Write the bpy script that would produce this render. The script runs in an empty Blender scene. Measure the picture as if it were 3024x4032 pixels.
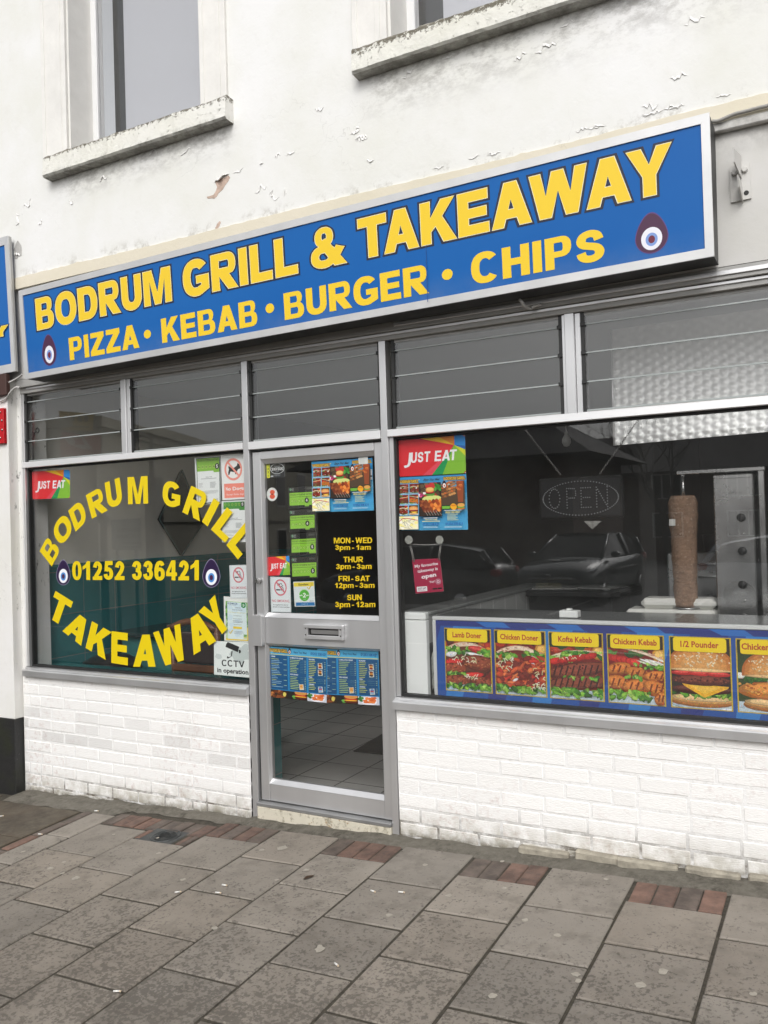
import bpy, math, random
from math import radians as R_, sin, cos, pi
from mathutils import Vector, Matrix
from mathutils.geometry import tessellate_polygon
random.seed(7)
SC = bpy.context.scene
COL = SC.collection

# ---------------------------------------------------------------- camera
FPX, CX, CY = 3350.050, 1512.0, 2016.0            # focal length and centre in photo pixels
PITCH, ROLL, YAW = -0.013754, -0.029387, 0.502098
CAM = Vector((3.002875, -3.840237, 1.670091))
def cam_basis():
    cy, sy = cos(YAW), sin(YAW)
    ry = Matrix(((cy, sy, 0), (-sy, cy, 0), (0, 0, 1)))
    b = Matrix(((1, 0, 0), (0, 0, -1), (0, 1, 0)))
    cp, sp = cos(PITCH), sin(PITCH)
    rp = Matrix(((1, 0, 0), (0, cp, -sp), (0, sp, cp)))
    cr, sr = cos(ROLL), sin(ROLL)
    rr = Matrix(((cr, -sr, 0), (sr, cr, 0), (0, 0, 1)))
    return rr @ rp @ b @ ry                       # world -> camera (x right, y down, z forward)
RW = cam_basis()
RT = RW.transposed()
cd = bpy.data.cameras.new('camera')
cam = bpy.data.objects.new('camera', cd); COL.objects.link(cam)
cd.sensor_fit = 'VERTICAL'; cd.sensor_height = 36.0
cd.lens = FPX / 4032.0 * 36.0
cd.clip_start = 0.05; cd.clip_end = 600
m3 = RT @ Matrix(((1, 0, 0), (0, -1, 0), (0, 0, -1)))
cam.matrix_world = Matrix.Translation(CAM) @ m3.to_4x4()
SC.camera = cam

# ---------------------------------------------------------------- world, sun, exposure
SUN_EL, SUN_AZ = 43.0, 160.0                      # azimuth measured from +Y, clockwise seen from above
w = bpy.data.worlds.new('World'); SC.world = w; w.use_nodes = True
nt = w.node_tree
sky = nt.nodes.new('ShaderNodeTexSky'); sky.sky_type = 'NISHITA'; sky.sun_disc = False
sky.sun_elevation = R_(SUN_EL); sky.sun_rotation = R_(SUN_AZ)
sky.air_density = 1.0; sky.dust_density = 4.0; sky.ozone_density = 1.0
hs = nt.nodes.new('ShaderNodeHueSaturation'); hs.inputs['Saturation'].default_value = 0.12
nt.links.new(sky.outputs[0], hs.inputs['Color'])
bg = nt.nodes['Background']; bg.inputs['Strength'].default_value = 0.15
nt.links.new(hs.outputs[0], bg.inputs['Color'])
sl = bpy.data.lights.new('sun', 'SUN'); sl.energy = 0.6; sl.angle = R_(25); sl.color = (1.0, 0.97, 0.93)
so = bpy.data.objects.new('sun', sl); COL.objects.link(so)
az = R_(SUN_AZ); el = R_(SUN_EL)
sdir = Vector((sin(az) * cos(el), cos(az) * cos(el), sin(el)))
so.rotation_euler = sdir.to_track_quat('Z', 'Y').to_euler(); so.location = (0, -8, 12)
SC.view_settings.view_transform = 'Standard'; SC.view_settings.look = 'None'
SC.view_settings.exposure = 0.30; SC.view_settings.gamma = 1.0
SC.render.engine = 'CYCLES'
SC.cycles.use_denoising = True
SC.cycles.max_bounces = 10; SC.cycles.diffuse_bounces = 5; SC.cycles.glossy_bounces = 5
SC.cycles.transparent_max_bounces = 24; SC.cycles.caustics_reflective = False

# ---------------------------------------------------------------- measuring: photo pixel -> point on a plane of the place
ZR = {'z1': (0, 0, 1659/1512), 'z2': (1300, 0, 1659/1724), 'z3': (0, 900, 1.659), 'z4': (0, 1700, 1.58), 'z5': (950, 1650, 1659/650),
      'z6': (950, 2300, 1475/700), 'z7': (1500, 1100, 1659/1524), 'z8': (1500, 1900, 1659/1524), 'b1': (0, 2600, 1659/1500),
      'b2': (1400, 2700, 1659/1624), 'b3': (1020, 1770, 1626/500), 'b4': (1030, 2500, 1659/500), 'b5': (740, 1750, 629/270),
      'b6': (1700, 2420, 1659/1324), 'b7': (1540, 1700, 1138/360), 'b8': (2100, 1900, 1659/924), 'd': (0, 0, 1659/3024),
      'c1': (0, 850, 1659/400), 'c2': (0, 1350, 1659/400), 'c3': (0, 2550, 2.765), 'c4': (2624, 350, 1106/400),
      'c5': (1800, 1100, 1659/900), 'c6': (2500, 1750, 1449/524), 'c7': (100, 2150, 1659/900), 'c8': (1540, 2250, 1659/660)}
def ray(z, x, y):
    a, b, s = ZR[z]
    return RT @ Vector(((a + x/s - CX)/FPX, (b + y/s - CY)/FPX, 1.0))
def at(z, x, y, Y=0.0):
    d = ray(z, x, y); return CAM + d*((Y - CAM.y)/d.y)
def atg(z, x, y):                                 # on the pavement
    d = ray(z, x, y)
    t = (0.034 + .043*CAM.x + .04*CAM.y - CAM.z)/(d.z - .043*d.x - .04*d.y); return CAM + d*t
def refl(z, x, y, D):                             # a thing seen mirrored in the window glass stands at Y = -D
    p = at(z, x, y, D); p.y = -D; return p
def atx(z, x, y, X):                               # on a wall plane X = const
    d = ray(z, x, y); return CAM + d*((X - CAM.x)/d.x)
def gz(x, y): return 0.034 + .043*max(min(x, 6), -6) + .04*max(y, -5.0)

# ---------------------------------------------------------------- materials
def lin(c):
    return tuple((v/12.92 if v <= .04045 else ((v+.055)/1.055)**2.4) for v in c)
def hx(h):
    return lin(tuple(int(h[i:i+2], 16)/255 for i in (0, 2, 4)))
MATS = {}
def mat(name, col, rough=.6, metal=0.0, var=0.0, vscale=6.0, bump=0.0, bscale=80.0, stretch=(1, 1, 1), spec=.5, rvar=0.0):
    if name in MATS: return MATS[name]
    m = bpy.data.materials.new(name); m.use_nodes = True; n = m.node_tree.nodes; L = m.node_tree.links
    b = n['Principled BSDF']
    if isinstance(col, str): col = hx(col)
    b.inputs['Base Color'].default_value = (*col, 1); b.inputs['Roughness'].default_value = rough
    b.inputs['Metallic'].default_value = metal; b.inputs['Specular IOR Level'].default_value = spec
    if var or bump or rvar:
        tc = n.new('ShaderNodeTexCoord'); mp = n.new('ShaderNodeMapping'); mp.inputs['Scale'].default_value = stretch
        L.new(tc.outputs['Object'], mp.inputs['Vector'])
    if var or rvar:
        no = n.new('ShaderNodeTexNoise'); no.inputs['Scale'].default_value = vscale; no.inputs['Detail'].default_value = 8; no.inputs['Roughness'].default_value = .62
        L.new(mp.outputs[0], no.inputs['Vector'])
        if var:
            rp = n.new('ShaderNodeMapRange'); rp.inputs['From Min'].default_value = .3; rp.inputs['From Max'].default_value = .7
            rp.inputs['To Min'].default_value = 1-var; rp.inputs['To Max'].default_value = 1+var*.6
            L.new(no.outputs['Fac'], rp.inputs['Value'])
            mx = n.new('ShaderNodeVectorMath'); mx.operation = 'SCALE'; mx.inputs[0].default_value = col
            L.new(rp.outputs[0], mx.inputs['Scale']); L.new(mx.outputs[0], b.inputs['Base Color'])
        if rvar:
            rr = n.new('ShaderNodeMapRange'); rr.inputs['From Min'].default_value = .3; rr.inputs['From Max'].default_value = .7
            rr.inputs['To Min'].default_value = max(.02, rough-rvar); rr.inputs['To Max'].default_value = min(1, rough+rvar)
            L.new(no.outputs['Fac'], rr.inputs['Value']); L.new(rr.outputs[0], b.inputs['Roughness'])
    if bump:
        n2 = n.new('ShaderNodeTexNoise'); n2.inputs['Scale'].default_value = bscale; n2.inputs['Detail'].default_value = 6
        L.new(mp.outputs[0], n2.inputs['Vector'])
        bp = n.new('ShaderNodeBump'); bp.inputs['Strength'].default_value = bump; bp.inputs['Distance'].default_value = .01
        L.new(n2.outputs['Fac'], bp.inputs['Height']); L.new(bp.outputs[0], b.inputs['Normal'])
    MATS[name] = m; return m
class NB:                                         # small node-graph helper for the larger materials
    def __init__(s, name):
        s.m = bpy.data.materials.new(name); s.m.use_nodes = True; s.n = s.m.node_tree.nodes; s.L = s.m.node_tree.links
        s.b = s.n['Principled BSDF']; MATS[name] = s.m
        s.tc = s.n.new('ShaderNodeTexCoord'); s.geo = s.n.new('ShaderNodeNewGeometry')
        s.pos = s.geo.outputs['Position']
        sp = s.n.new('ShaderNodeSeparateXYZ'); s.L.new(s.pos, sp.inputs[0]); s.x, s.y, s.z = sp.outputs
    def set(s, sock, v):
        if hasattr(v, 'links') or isinstance(v, bpy.types.NodeSocket): s.L.new(v, sock)
        else: sock.default_value = v
    def noise(s, scale, detail=6, rough=.6, stretch=(1, 1, 1), off=(0, 0, 0)):
        mp = s.n.new('ShaderNodeMapping'); mp.inputs['Scale'].default_value = stretch; mp.inputs['Location'].default_value = off; s.L.new(s.pos, mp.inputs[0])
        t = s.n.new('ShaderNodeTexNoise'); t.inputs['Scale'].default_value = scale; t.inputs['Detail'].default_value = detail; t.inputs['Roughness'].default_value = rough
        s.L.new(mp.outputs[0], t.inputs['Vector']); return t.outputs['Fac']
    def voro(s, scale, feature='F1', off=(0, 0, 0), warp=0.0, stretch=(1, 1, 1)):
        mp = s.n.new('ShaderNodeMapping'); mp.inputs['Location'].default_value = off; mp.inputs['Scale'].default_value = stretch; s.L.new(s.pos, mp.inputs[0])
        v = mp.outputs[0]
        if warp:
            t = s.n.new('ShaderNodeTexNoise'); t.inputs['Scale'].default_value = scale*2.2; t.inputs['Detail'].default_value = 4; s.L.new(v, t.inputs['Vector'])
            a = s.n.new('ShaderNodeVectorMath'); a.operation = 'MULTIPLY_ADD'; s.L.new(t.outputs['Color'], a.inputs[0]); a.inputs[1].default_value = (warp,)*3; s.L.new(v, a.inputs[2]); v = a.outputs[0]
        t = s.n.new('ShaderNodeTexVoronoi'); t.feature = feature; t.inputs['Scale'].default_value = scale; s.L.new(v, t.inputs['Vector']); return t.outputs['Distance']
    def mr(s, v, a, b, c=0.0, d=1.0, smooth=False):
        t = s.n.new('ShaderNodeMapRange'); t.interpolation_type = 'SMOOTHSTEP' if smooth else 'LINEAR'
        s.set(t.inputs['Value'], v)
        for k, q in zip(('From Min', 'From Max', 'To Min', 'To Max'), (a, b, c, d)): t.inputs[k].default_value = q
        return t.outputs[0]
    def math(s, op, a, b=0.0):
        t = s.n.new('ShaderNodeMath'); t.operation = op; s.set(t.inputs[0], a); s.set(t.inputs[1], b); return t.outputs[0]
    def mul(s, a, b): return s.math('MULTIPLY', a, b)
    def mix(s, f, a, b):
        t = s.n.new('ShaderNodeMix'); t.data_type = 'RGBA'; s.set(t.inputs[0], f)
        for i, v in ((6, a), (7, b)):
            if isinstance(v, str): v = (*hx(v), 1)
            elif isinstance(v, tuple) and len(v) == 3: v = (*v, 1)
            s.set(t.inputs[i], v)
        return t.outputs[2]
    def attr(s, name):
        t = s.n.new('ShaderNodeAttribute'); t.attribute_name = name; return t.outputs['Color']
    def bump(s, h, strength, dist=.01, base=None):
        t = s.n.new('ShaderNodeBump'); t.inputs['Strength'].default_value = strength; t.inputs['Distance'].default_value = dist
        s.L.new(h, t.inputs['Height'])
        if base is not None: s.L.new(base, t.inputs['Normal'])
        s.L.new(t.outputs[0], s.b.inputs['Normal']); return t.outputs[0]
    def col(s, c):
        if isinstance(c, tuple) and len(c) == 3: c = (*c, 1)
        s.set(s.b.inputs['Base Color'], c)
    def rough(s, v): s.set(s.b.inputs['Roughness'], v)

def glass(name, tint=(1, 1, 1), boost=1.8, dust=.0085):
    if name in MATS: return MATS[name]
    m = bpy.data.materials.new(name); m.use_nodes = True; n = m.node_tree.nodes; L = m.node_tree.links
    n.remove(n['Principled BSDF'])
    tr = n.new('ShaderNodeBsdfTransparent'); tr.inputs[0].default_value = (*tint, 1)
    gl = n.new('ShaderNodeBsdfGlossy'); gl.inputs['Roughness'].default_value = 0.0
    lw = n.new('ShaderNodeLayerWeight'); lw.inputs['Blend'].default_value = .5
    p = n.new('ShaderNodeMath'); p.operation = 'POWER'; L.new(lw.outputs['Facing'], p.inputs[0]); p.inputs[1].default_value = 5.0
    q = n.new('ShaderNodeMath'); q.operation = 'MULTIPLY_ADD'; L.new(p.outputs[0], q.inputs[0]); q.inputs[1].default_value = .957; q.inputs[2].default_value = .043*boost
    mx = n.new('ShaderNodeMixShader'); L.new(q.outputs[0], mx.inputs[0]); L.new(tr.outputs[0], mx.inputs[1]); L.new(gl.outputs[0], mx.inputs[2])
    df = n.new('ShaderNodeBsdfDiffuse'); df.inputs[0].default_value = (.62, .64, .62, 1)          # thin film of dust on each face
    tc = n.new('ShaderNodeNewGeometry'); no = n.new('ShaderNodeTexNoise'); no.inputs['Scale'].default_value = 2.2; no.inputs['Detail'].default_value = 7; no.inputs['Roughness'].default_value = .65; L.new(tc.outputs['Position'], no.inputs['Vector'])
    mr = n.new('ShaderNodeMapRange'); mr.inputs['From Min'].default_value = .3; mr.inputs['From Max'].default_value = .7; mr.inputs['To Min'].default_value = dust*.4; mr.inputs['To Max'].default_value = dust*1.6; L.new(no.outputs['Fac'], mr.inputs['Value'])
    m2 = n.new('ShaderNodeMixShader'); L.new(mr.outputs[0], m2.inputs[0]); L.new(mx.outputs[0], m2.inputs[1]); L.new(df.outputs[0], m2.inputs[2])
    L.new(m2.outputs[0], n['Material Output'].inputs['Surface'])
    MATS[name] = m; return m

# ---------------------------------------------------------------- mesh building
class MB:
    def __init__(s): s.v = []; s.f = []; s.mi = []; s.c = []; s.sm = []
    def face(s, idx, mi=0, col=(1, 1, 1), smooth=False): s.f.append(tuple(idx)); s.mi.append(mi); s.c.append(col); s.sm.append(smooth)
    def add(s, vs, fs, mi=0, col=(1, 1, 1), smooth=False):
        o = len(s.v); s.v += [Vector(q) for q in vs]
        for f in fs: s.face([i+o for i in f], mi, col, smooth)
    def box(s, x0, x1, y0, y1, z0, z1, b=0.0, mi=0, col=(1, 1, 1), xf=None):
        if b <= 0:
            vs = [(x, y, z) for z in (z0, z1) for y in (y0, y1) for x in (x0, x1)]
            fs = [(0, 2, 3, 1), (4, 5, 7, 6), (0, 1, 5, 4), (2, 6, 7, 3), (0, 4, 6, 2), (1, 3, 7, 5)]
        else:
            b = min(b, (x1-x0)*.45, (y1-y0)*.45, (z1-z0)*.45)
            vs = []; ix = {}
            for sx in (0, 1):
                for sy in (0, 1):
                    for sz in (0, 1):
                        X, Y, Z = (x0, x1)[sx], (y0, y1)[sy], (z0, z1)[sz]; dx, dy, dz = b*(1-2*sx), b*(1-2*sy), b*(1-2*sz)
                        for k, q in enumerate(((X, Y+dy, Z+dz), (X+dx, Y, Z+dz), (X+dx, Y+dy, Z))): ix[sx, sy, sz, k] = len(vs); vs.append(q)
            fs = []
            for k in range(3):
                for q in (0, 1):
                    cyc = []
                    for (a, c) in ((0, 0), (1, 0), (1, 1), (0, 1)):
                        t = [0, 0, 0]; t[k] = q; t[(k+1) % 3] = a; t[(k+2) % 3] = c; cyc.append(ix[t[0], t[1], t[2], k])
                    fs.append(cyc if q else cyc[::-1])
            for k in range(3):
                k1, k2 = (k+1) % 3, (k+2) % 3
                for a in (0, 1):
                    for c in (0, 1):
                        t0 = [0, 0, 0]; t0[k1] = a; t0[k2] = c; t1 = list(t0); t1[k] = 1
                        f = [ix[(*t0, k1)], ix[(*t1, k1)], ix[(*t1, k2)], ix[(*t0, k2)]]
                        fs.append(f if (a ^ c) else f[::-1])
            for sx in (0, 1):
                for sy in (0, 1):
                    for sz in (0, 1):
                        f = [ix[sx, sy, sz, k] for k in range(3)]; fs.append(f if (sx+sy+sz) % 2 else f[::-1])
        if xf is not None: vs = [xf @ Vector(q) for q in vs]
        s.add(vs, fs, mi, col)
    def prism(s, pts, d, mi=0, col=(1, 1, 1)):      # planar outline (3D points) pushed along vector d
        n = len(pts); d = Vector(d); a = [Vector(q) for q in pts]
        s.add(a + [q+d for q in a], [tuple(range(n)), tuple(range(2*n-1, n-1, -1))] + [(i, i+n, (i+1) % n+n, (i+1) % n) for i in range(n)], mi, col)
    def tube(s, pts, r, n=8, mi=0, col=(1, 1, 1), cap=True):
        pts = [Vector(q) for q in pts]; rs = r if isinstance(r, (list, tuple)) else [r]*len(pts)
        o = len(s.v); up = None
        for i, q in enumerate(pts):
            t = (pts[min(i+1, len(pts)-1)] - pts[max(i-1, 0)]).normalized()
            if up is None: up = t.orthogonal().normalized()
            a = (up - t*up.dot(t))
            a = a.normalized() if a.length > 1e-6 else t.orthogonal().normalized()
            up = a; c = t.cross(a)
            for k in range(n): s.v.append(q + (a*cos(2*pi*k/n) + c*sin(2*pi*k/n))*rs[i])
        for i in range(len(pts)-1):
            for k in range(n):
                s.face((o+i*n+k, o+i*n+(k+1) % n, o+(i+1)*n+(k+1) % n, o+(i+1)*n+k), mi, col, True)
        if cap:
            s.face(tuple(o+k for k in range(n))[::-1], mi, col); s.face(tuple(o+(len(pts)-1)*n+k for k in range(n)), mi, col)
    def lathe(s, c, prof, n=24, axis='z', mi=0, col=(1, 1, 1), jit=0.0, rnd=None):
        o = len(s.v); c = Vector(c)
        for (r, h) in prof:
            for k in range(n):
                rr = r*(1 + (rnd.uniform(-jit, jit) if jit else 0)); a = 2*pi*k/n
                p = {'z': (rr*cos(a), rr*sin(a), h), 'y': (rr*cos(a), h, rr*sin(a)), 'x': (h, rr*cos(a), rr*sin(a))}[axis]
                s.v.append(c + Vector(p))
        for i in range(len(prof)-1):
            for k in range(n): s.face((o+i*n+k, o+i*n+(k+1) % n, o+(i+1)*n+(k+1) % n, o+(i+1)*n+k), mi, col, True)
        s.face(tuple(o+k for k in range(n))[::-1], mi, col); s.face(tuple(o+(len(prof)-1)*n+k for k in range(n)), mi, col)
    def build(s, name, mats, parent=None, loc=None, colors=False):
        me = bpy.data.meshes.new(name)
        L = Vector(loc) if loc is not None else Vector((0, 0, 0))
        me.from_pydata([q-L for q in s.v], [], s.f)
        for m in (mats if isinstance(mats, (list, tuple)) else [mats]): me.materials.append(m)
        me.polygons.foreach_set('material_index', s.mi); me.polygons.foreach_set('use_smooth', s.sm)
        if colors:
            ca = me.color_attributes.new('Col', 'FLOAT_COLOR', 'CORNER'); buf = []
            for f, c in zip(s.f, s.c): buf += [c[0], c[1], c[2], 1.0]*len(f)
            ca.data.foreach_set('color', buf)
        me.update()
        o = bpy.data.objects.new(name, me); COL.objects.link(o); o.location = L
        if parent is not None: put(o, parent)
        return o
WPOS = {}
def put(o, parent):                               # parent without moving; every parent here is only translated
    wl = Vector(o.location); pw = wpos(parent)
    o.parent = parent; o.location = wl - pw
def wpos(o):
    p = Vector(o.location)
    while o.parent is not None: o = o.parent; p += Vector(o.location)
    return p
def tag(o, label=None, cat=None, group=None, kind=None):
    if label: o['label'] = label
    if cat: o['category'] = cat
    if group: o['group'] = group
    if kind: o['kind'] = kind
    return o
def empty(name, loc, label=None, cat=None, group=None, kind=None):
    o = bpy.data.objects.new(name, None); COL.objects.link(o); o.location = loc; o.empty_display_size = .1
    return tag(o, label, cat, group, kind)
def copy_tree(o, parent=None):
    c = o.copy(); COL.objects.link(c)
    if parent is not None: c.parent = parent
    for ch in [q for q in bpy.data.objects if q.parent == o]: copy_tree(ch, c)
    return c
# ---------------------------------------------------------------- lettering: a heavy grotesque drawn as outlines (cap height 1)
def sgnpow(v, e): return math.copysign(abs(v)**e, v)
def arc(cx, cy, rx, ry, a0, a1, n=12, e=.86):
    return [(cx+rx*sgnpow(cos(R_(a0+(a1-a0)*i/n)), e), cy+ry*sgnpow(sin(R_(a0+(a1-a0)*i/n)), e)) for i in range(n+1)]
def catmull(p, n=5):
    q = [p[0]] + list(p) + [p[-1]]; out = []
    for i in range(1, len(q)-2):
        for k in range(n):
            t = k/n
            out.append(tuple(.5*((2*q[i][j]) + (-q[i-1][j]+q[i+1][j])*t + (2*q[i-1][j]-5*q[i][j]+4*q[i+1][j]-q[i+2][j])*t*t + (-q[i-1][j]+3*q[i][j]-3*q[i+1][j]+q[i+2][j])*t**3) for j in (0, 1)))
    out.append(tuple(p[-1])); return out
def band(p, s, t):                                # stroke along a centre line: s across where it runs upright, t where it runs level
    a, b = [], []
    for i in range(len(p)):
        dx = p[min(i+1, len(p)-1)][0]-p[max(i-1, 0)][0]; dy = p[min(i+1, len(p)-1)][1]-p[max(i-1, 0)][1]
        l = math.hypot(dx, dy) or 1; nx, ny = -dy/l, dx/l
        a.append((p[i][0]+nx*s/2, p[i][1]+ny*t/2)); b.append((p[i][0]-nx*s/2, p[i][1]-ny*t/2))
    return [a + b[::-1]]
def isect(a, b, c, d):
    x1, y1, x2, y2, x3, y3, x4, y4 = *a, *b, *c, *d
    D = (x1-x2)*(y3-y4)-(y1-y2)*(x3-x4)
    u = ((x1*y2-y1*x2)*(x3-x4)-(x1-x2)*(x3*y4-y3*x4))/D; v = ((x1*y2-y1*x2)*(y3-y4)-(y1-y2)*(x3*y4-y3*x4))/D
    return (u, v)
WD = dict(I=0, L=.72, T=.80, E=.76, F=.70, H=.84, A=.94, V=.92, W=1.30, M=1.12, N=.86, K=.90, Y=.92, X=.9, Z=.80, O=.98, Q=.98, D=.86, B=.84, P=.80, R=.88,
          C=.90, G=.94, S=.82, U=.84, J=.68)
WD['&'] = .95
def glyph(ch, s=.27, t=.22, k=1.0):
    """pieces of one glyph: each piece = [outer, hole, ...]; returns (pieces, width)"""
    w = WD.get(ch, .68)*k; c = w/2
    if ch == 'I': return [[[(0, 0), (s, 0), (s, 1), (0, 1)]]], s
    if ch == 'L': return [[[(0, 0), (w, 0), (w, t), (s, t), (s, 1), (0, 1)]]], w
    if ch == 'T': return [[[(c-s/2, 0), (c+s/2, 0), (c+s/2, 1-t), (w, 1-t), (w, 1), (0, 1), (0, 1-t), (c-s/2, 1-t)]]], w
    if ch in 'EF':
        m0, m1 = .5-t*.46, .5+t*.46
        if ch == 'E': return [[[(0, 0), (w, 0), (w, t), (s, t), (s, m0), (w*.93, m0), (w*.93, m1), (s, m1), (s, 1-t), (w*.98, 1-t), (w*.98, 1), (0, 1)]]], w
        return [[[(0, 0), (s, 0), (s, m0-.04), (w*.9, m0-.04), (w*.9, m1-.04), (s, m1-.04), (s, 1-t), (w, 1-t), (w, 1), (0, 1)]]], w
    if ch == 'H': return [[[(0, 0), (s, 0), (s, .5-t/2), (w-s, .5-t/2), (w-s, 0), (w, 0), (w, 1), (w-s, 1), (w-s, .5+t/2), (s, .5+t/2), (s, 1), (0, 1)]]], w
    if ch == 'A':
        d, q = s*1.06, s*.56; b0 = .19; b1 = b0+t*.86; ix = lambda y: d+(c-q)*y*.98; ap = (c-d)/((c-q)*.98)
        return [[[(0, 0), (d, 0), (ix(b0), b0), (w-ix(b0), b0), (w-d, 0), (w, 0), (c+q, 1), (c-q, 1)], [(ix(b1), b1), (w-ix(b1), b1), (c, min(ap, .86))]]], w
    if ch == 'V':
        d, q = s*1.06, s*.54; return [[[(0, 1), (c-q, 0), (c+q, 0), (w, 1), (w-d, 1), (c, 1-(c-d)/(c-q)), (d, 1)]]], w
    if ch == 'W':
        d, q = s*.98, s*.50; f1, f2 = w*.27, w*.73
        lo = isect((f1+q, 0), (c+q, 1), (f2-q, 0), (c-q, 1)); u1 = isect((d, 1), (f1+q, 0), (f1-q, 0), (c-q, 1)); u2 = (w-u1[0], u1[1])
        return [[[(0, 1), (f1-q, 0), (f1+q, 0), lo, (f2-q, 0), (f2+q, 0), (w, 1), (w-d, 1), u2, (c+q, 1), (c-q, 1), u1, (d, 1)]]], w
    if ch == 'M':
        return [[[(0, 0), (0, 1), (s*1.30, 1), (c, .34), (w-s*1.30, 1), (w, 1), (w, 0), (w-s*.93, 0), (w-s*.93, .70), (c+s*.44, 0), (c-s*.44, 0), (s*.93, .70), (s*.93, 0)]]], w
    if ch == 'N': return [[[(0, 0), (0, 1), (s*1.02, 1), (w-s, .38), (w-s, 1), (w, 1), (w, 0), (w-s*1.02, 0), (s, .62), (s, 0)]]], w
    if ch == 'K':
        return [[[(0, 0), (0, 1), (s, 1), (s, .60), (w-1.36*s, 1), (w-.01, 1), (s+.47*(w-s), .60), (w+.02, 0), (w-1.22*s, 0), (s+.20*(w-s), .40), (s, .27), (s, 0)]]], w
    if ch == 'Y': return [[[(0, 1), (s*1.14, 1), (c, .64), (w-s*1.14, 1), (w, 1), (c+s/2, .41), (c+s/2, 0), (c-s/2, 0), (c-s/2, .41)]]], w
    if ch == 'X': return [[[(0, 0), (1.2*s, 0), (c, .34), (w-1.2*s, 0), (w, 0), (c+.6*s, .5), (w, 1), (w-1.2*s, 1), (c, .66), (1.2*s, 1), (0, 1), (c-.6*s, .5)]]], w
    if ch == 'Z': return [[[(0, 0), (w, 0), (w, t), (1.34*s, t), (w, 1-t*.92), (w, 1), (.03, 1), (.03, 1-t), (w-1.34*s, 1-t), (0, t*.92)]]], w
    if ch in 'OQ': return [[arc(c, .5, c, .515, 0, 350, 35), arc(c, .5, c-s, .515-t, 0, 350, 35)]], w
    if ch == 'D':
        r = w*.52; return [[[(0, 0)] + arc(w-r, .5, r, .5, -90, 90, 18) + [(0, 1)], [(s, t)] + arc(w-r, .5, r-s, .5-t, -90, 90, 14) + [(s, 1-t)]]], w
    if ch == 'B':
        r1, r2 = .24, .29; xa, xb = w*.92-r1, w-r2
        out = [(0, 0)] + arc(xb, r2, r2, r2, -90, 62, 9) + arc(xa, 1-r1, r1, r1, -50, 90, 9) + [(0, 1)]
        tt = t*.78
        h1 = [(s, tt)] + arc(xb-.02, (.5-tt*.5+tt)/2, max(.05, r2-s*.86), (.5-tt*1.5)/2, -90, 90, 6) + [(s, .5-tt*.5)]
        h2 = [(s, .5+tt*.5)] + arc(xa-.02, (.5+tt*.5+1-tt)/2, max(.05, r1-s*.78), (.5-tt*1.5)/2, -90, 90, 6) + [(s, 1-tt)]
        return [[out, h1, h2]], w
    if ch in 'PR':
        y0 = .36 if ch == 'P' else .40; r = (1-y0)/2; xb = w*.97-r*.92; tt = t*.84
        hole = [(s, y0+tt)] + arc(xb, y0+r, max(.05, r*.92-s*.92), r-tt, -90, 90, 8) + [(s, 1-tt)]
        bowl = arc(xb, y0+r, r*.92, r, -90, 90, 12)
        if ch == 'P': return [[[(0, 0), (s, 0), (s, y0)] + bowl + [(0, 1)], hole]], w
        return [[[(0, 0), (s, 0), (s, y0-.02), (w-s*1.12, 0), (w+.03, 0)] + [(xb+.04, y0+.01)] + bowl[2:] + [(0, 1)], hole]], w
    if ch == 'C':
        return [[arc(c, .5, c, .515, 38, 322, 26) + arc(c, .5, c-s, .515-t, 318, 42, 22)]], w
    if ch == 'G':
        o = arc(c, .5, c, .515, 38, 300, 24); i = arc(c, .5, c-s, .515-t, 300, 42, 20)
        return [[o + [(w, .14), (w, .54), (c+.02, .54), (c+.02, .54-t*.9), (w-s, .54-t*.9), (w-s, .27)] + i]], w
    if ch == 'S':
        p = catmull([(.96, .72), (.84, .92), (.5, 1), (.16, .92), (.04, .74), (.16, .585), (.5, .505), (.84, .42), (.98, .25), (.86, .07), (.5, 0), (.14, .08), (.02, .28)], 4)
        p = [(s/2+x*(w-s), t/2+y*(1-t)) for x, y in p]; return [band(p, s, t*.98)], w
    if ch == 'U':
        return [[[(0, 1)] + arc(c, .40, c, .415, 180, 360, 18) + [(w, 1), (w-s, 1)] + arc(c, .40, c-s, .415-t, 360, 180, 14) + [(s, 1)]]], w
    if ch == 'J':
        return [[[(w-s, 1), (w, 1)] + arc(c, .34, c, .355, 360, 180, 14) + [(s*.96, .36)] + arc(c, .34, c-s, .355-t, 180, 360, 10)]], w
    if ch == '&':
        a = s/w
        return [[arc(.41*w, .765, .27*w, .25, 0, 350, 26), arc(.41*w, .775, .27*w-s*.66, .25-t*.66, 0, 350, 20)],
                [arc(.38*w, .27, .38*w, .285, 0, 350, 28), arc(.38*w, .27, .38*w-s*.80, .285-t*.82, 0, 350, 22)],
                [[(.20*w, .66), (.70*w, 0), (1.06*w, 0), (.46*w, .72)]], [[(.58*w, .20), (.76*w, .50), (1.0*w, .42), (.74*w, .05)]]], w*1.04
    w = .66*k; c = w/2
    if ch == '0': return [[arc(c, .5, c, .51, 0, 350, 30), arc(c, .5, c-s*.9, .51-t*.85, 0, 350, 30)]], w
    if ch == '1': x = w*.78; return [[[(x-s, 0), (x, 0), (x, 1), (x-s*.82, 1), (x-s*1.2, .84), (x-s*1.95, .72), (x-s*1.95, .54), (x-s, .66)]]], w*.92
    if ch == '2':
        p = catmull([(.08, .70), (.2, .9), (.5, 1), (.84, .88), (.93, .70), (.78, .48), (.42, .24), (.2, .08)], 4); p = [(s*.45+x*(w-s*.9), t/2+y*(1-t)) for x, y in p]
        return [band(p, s*.95, t*.95), [[(0, 0), (w, 0), (w, t), (s*.6, t), (0, t*.8)]]], w
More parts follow.
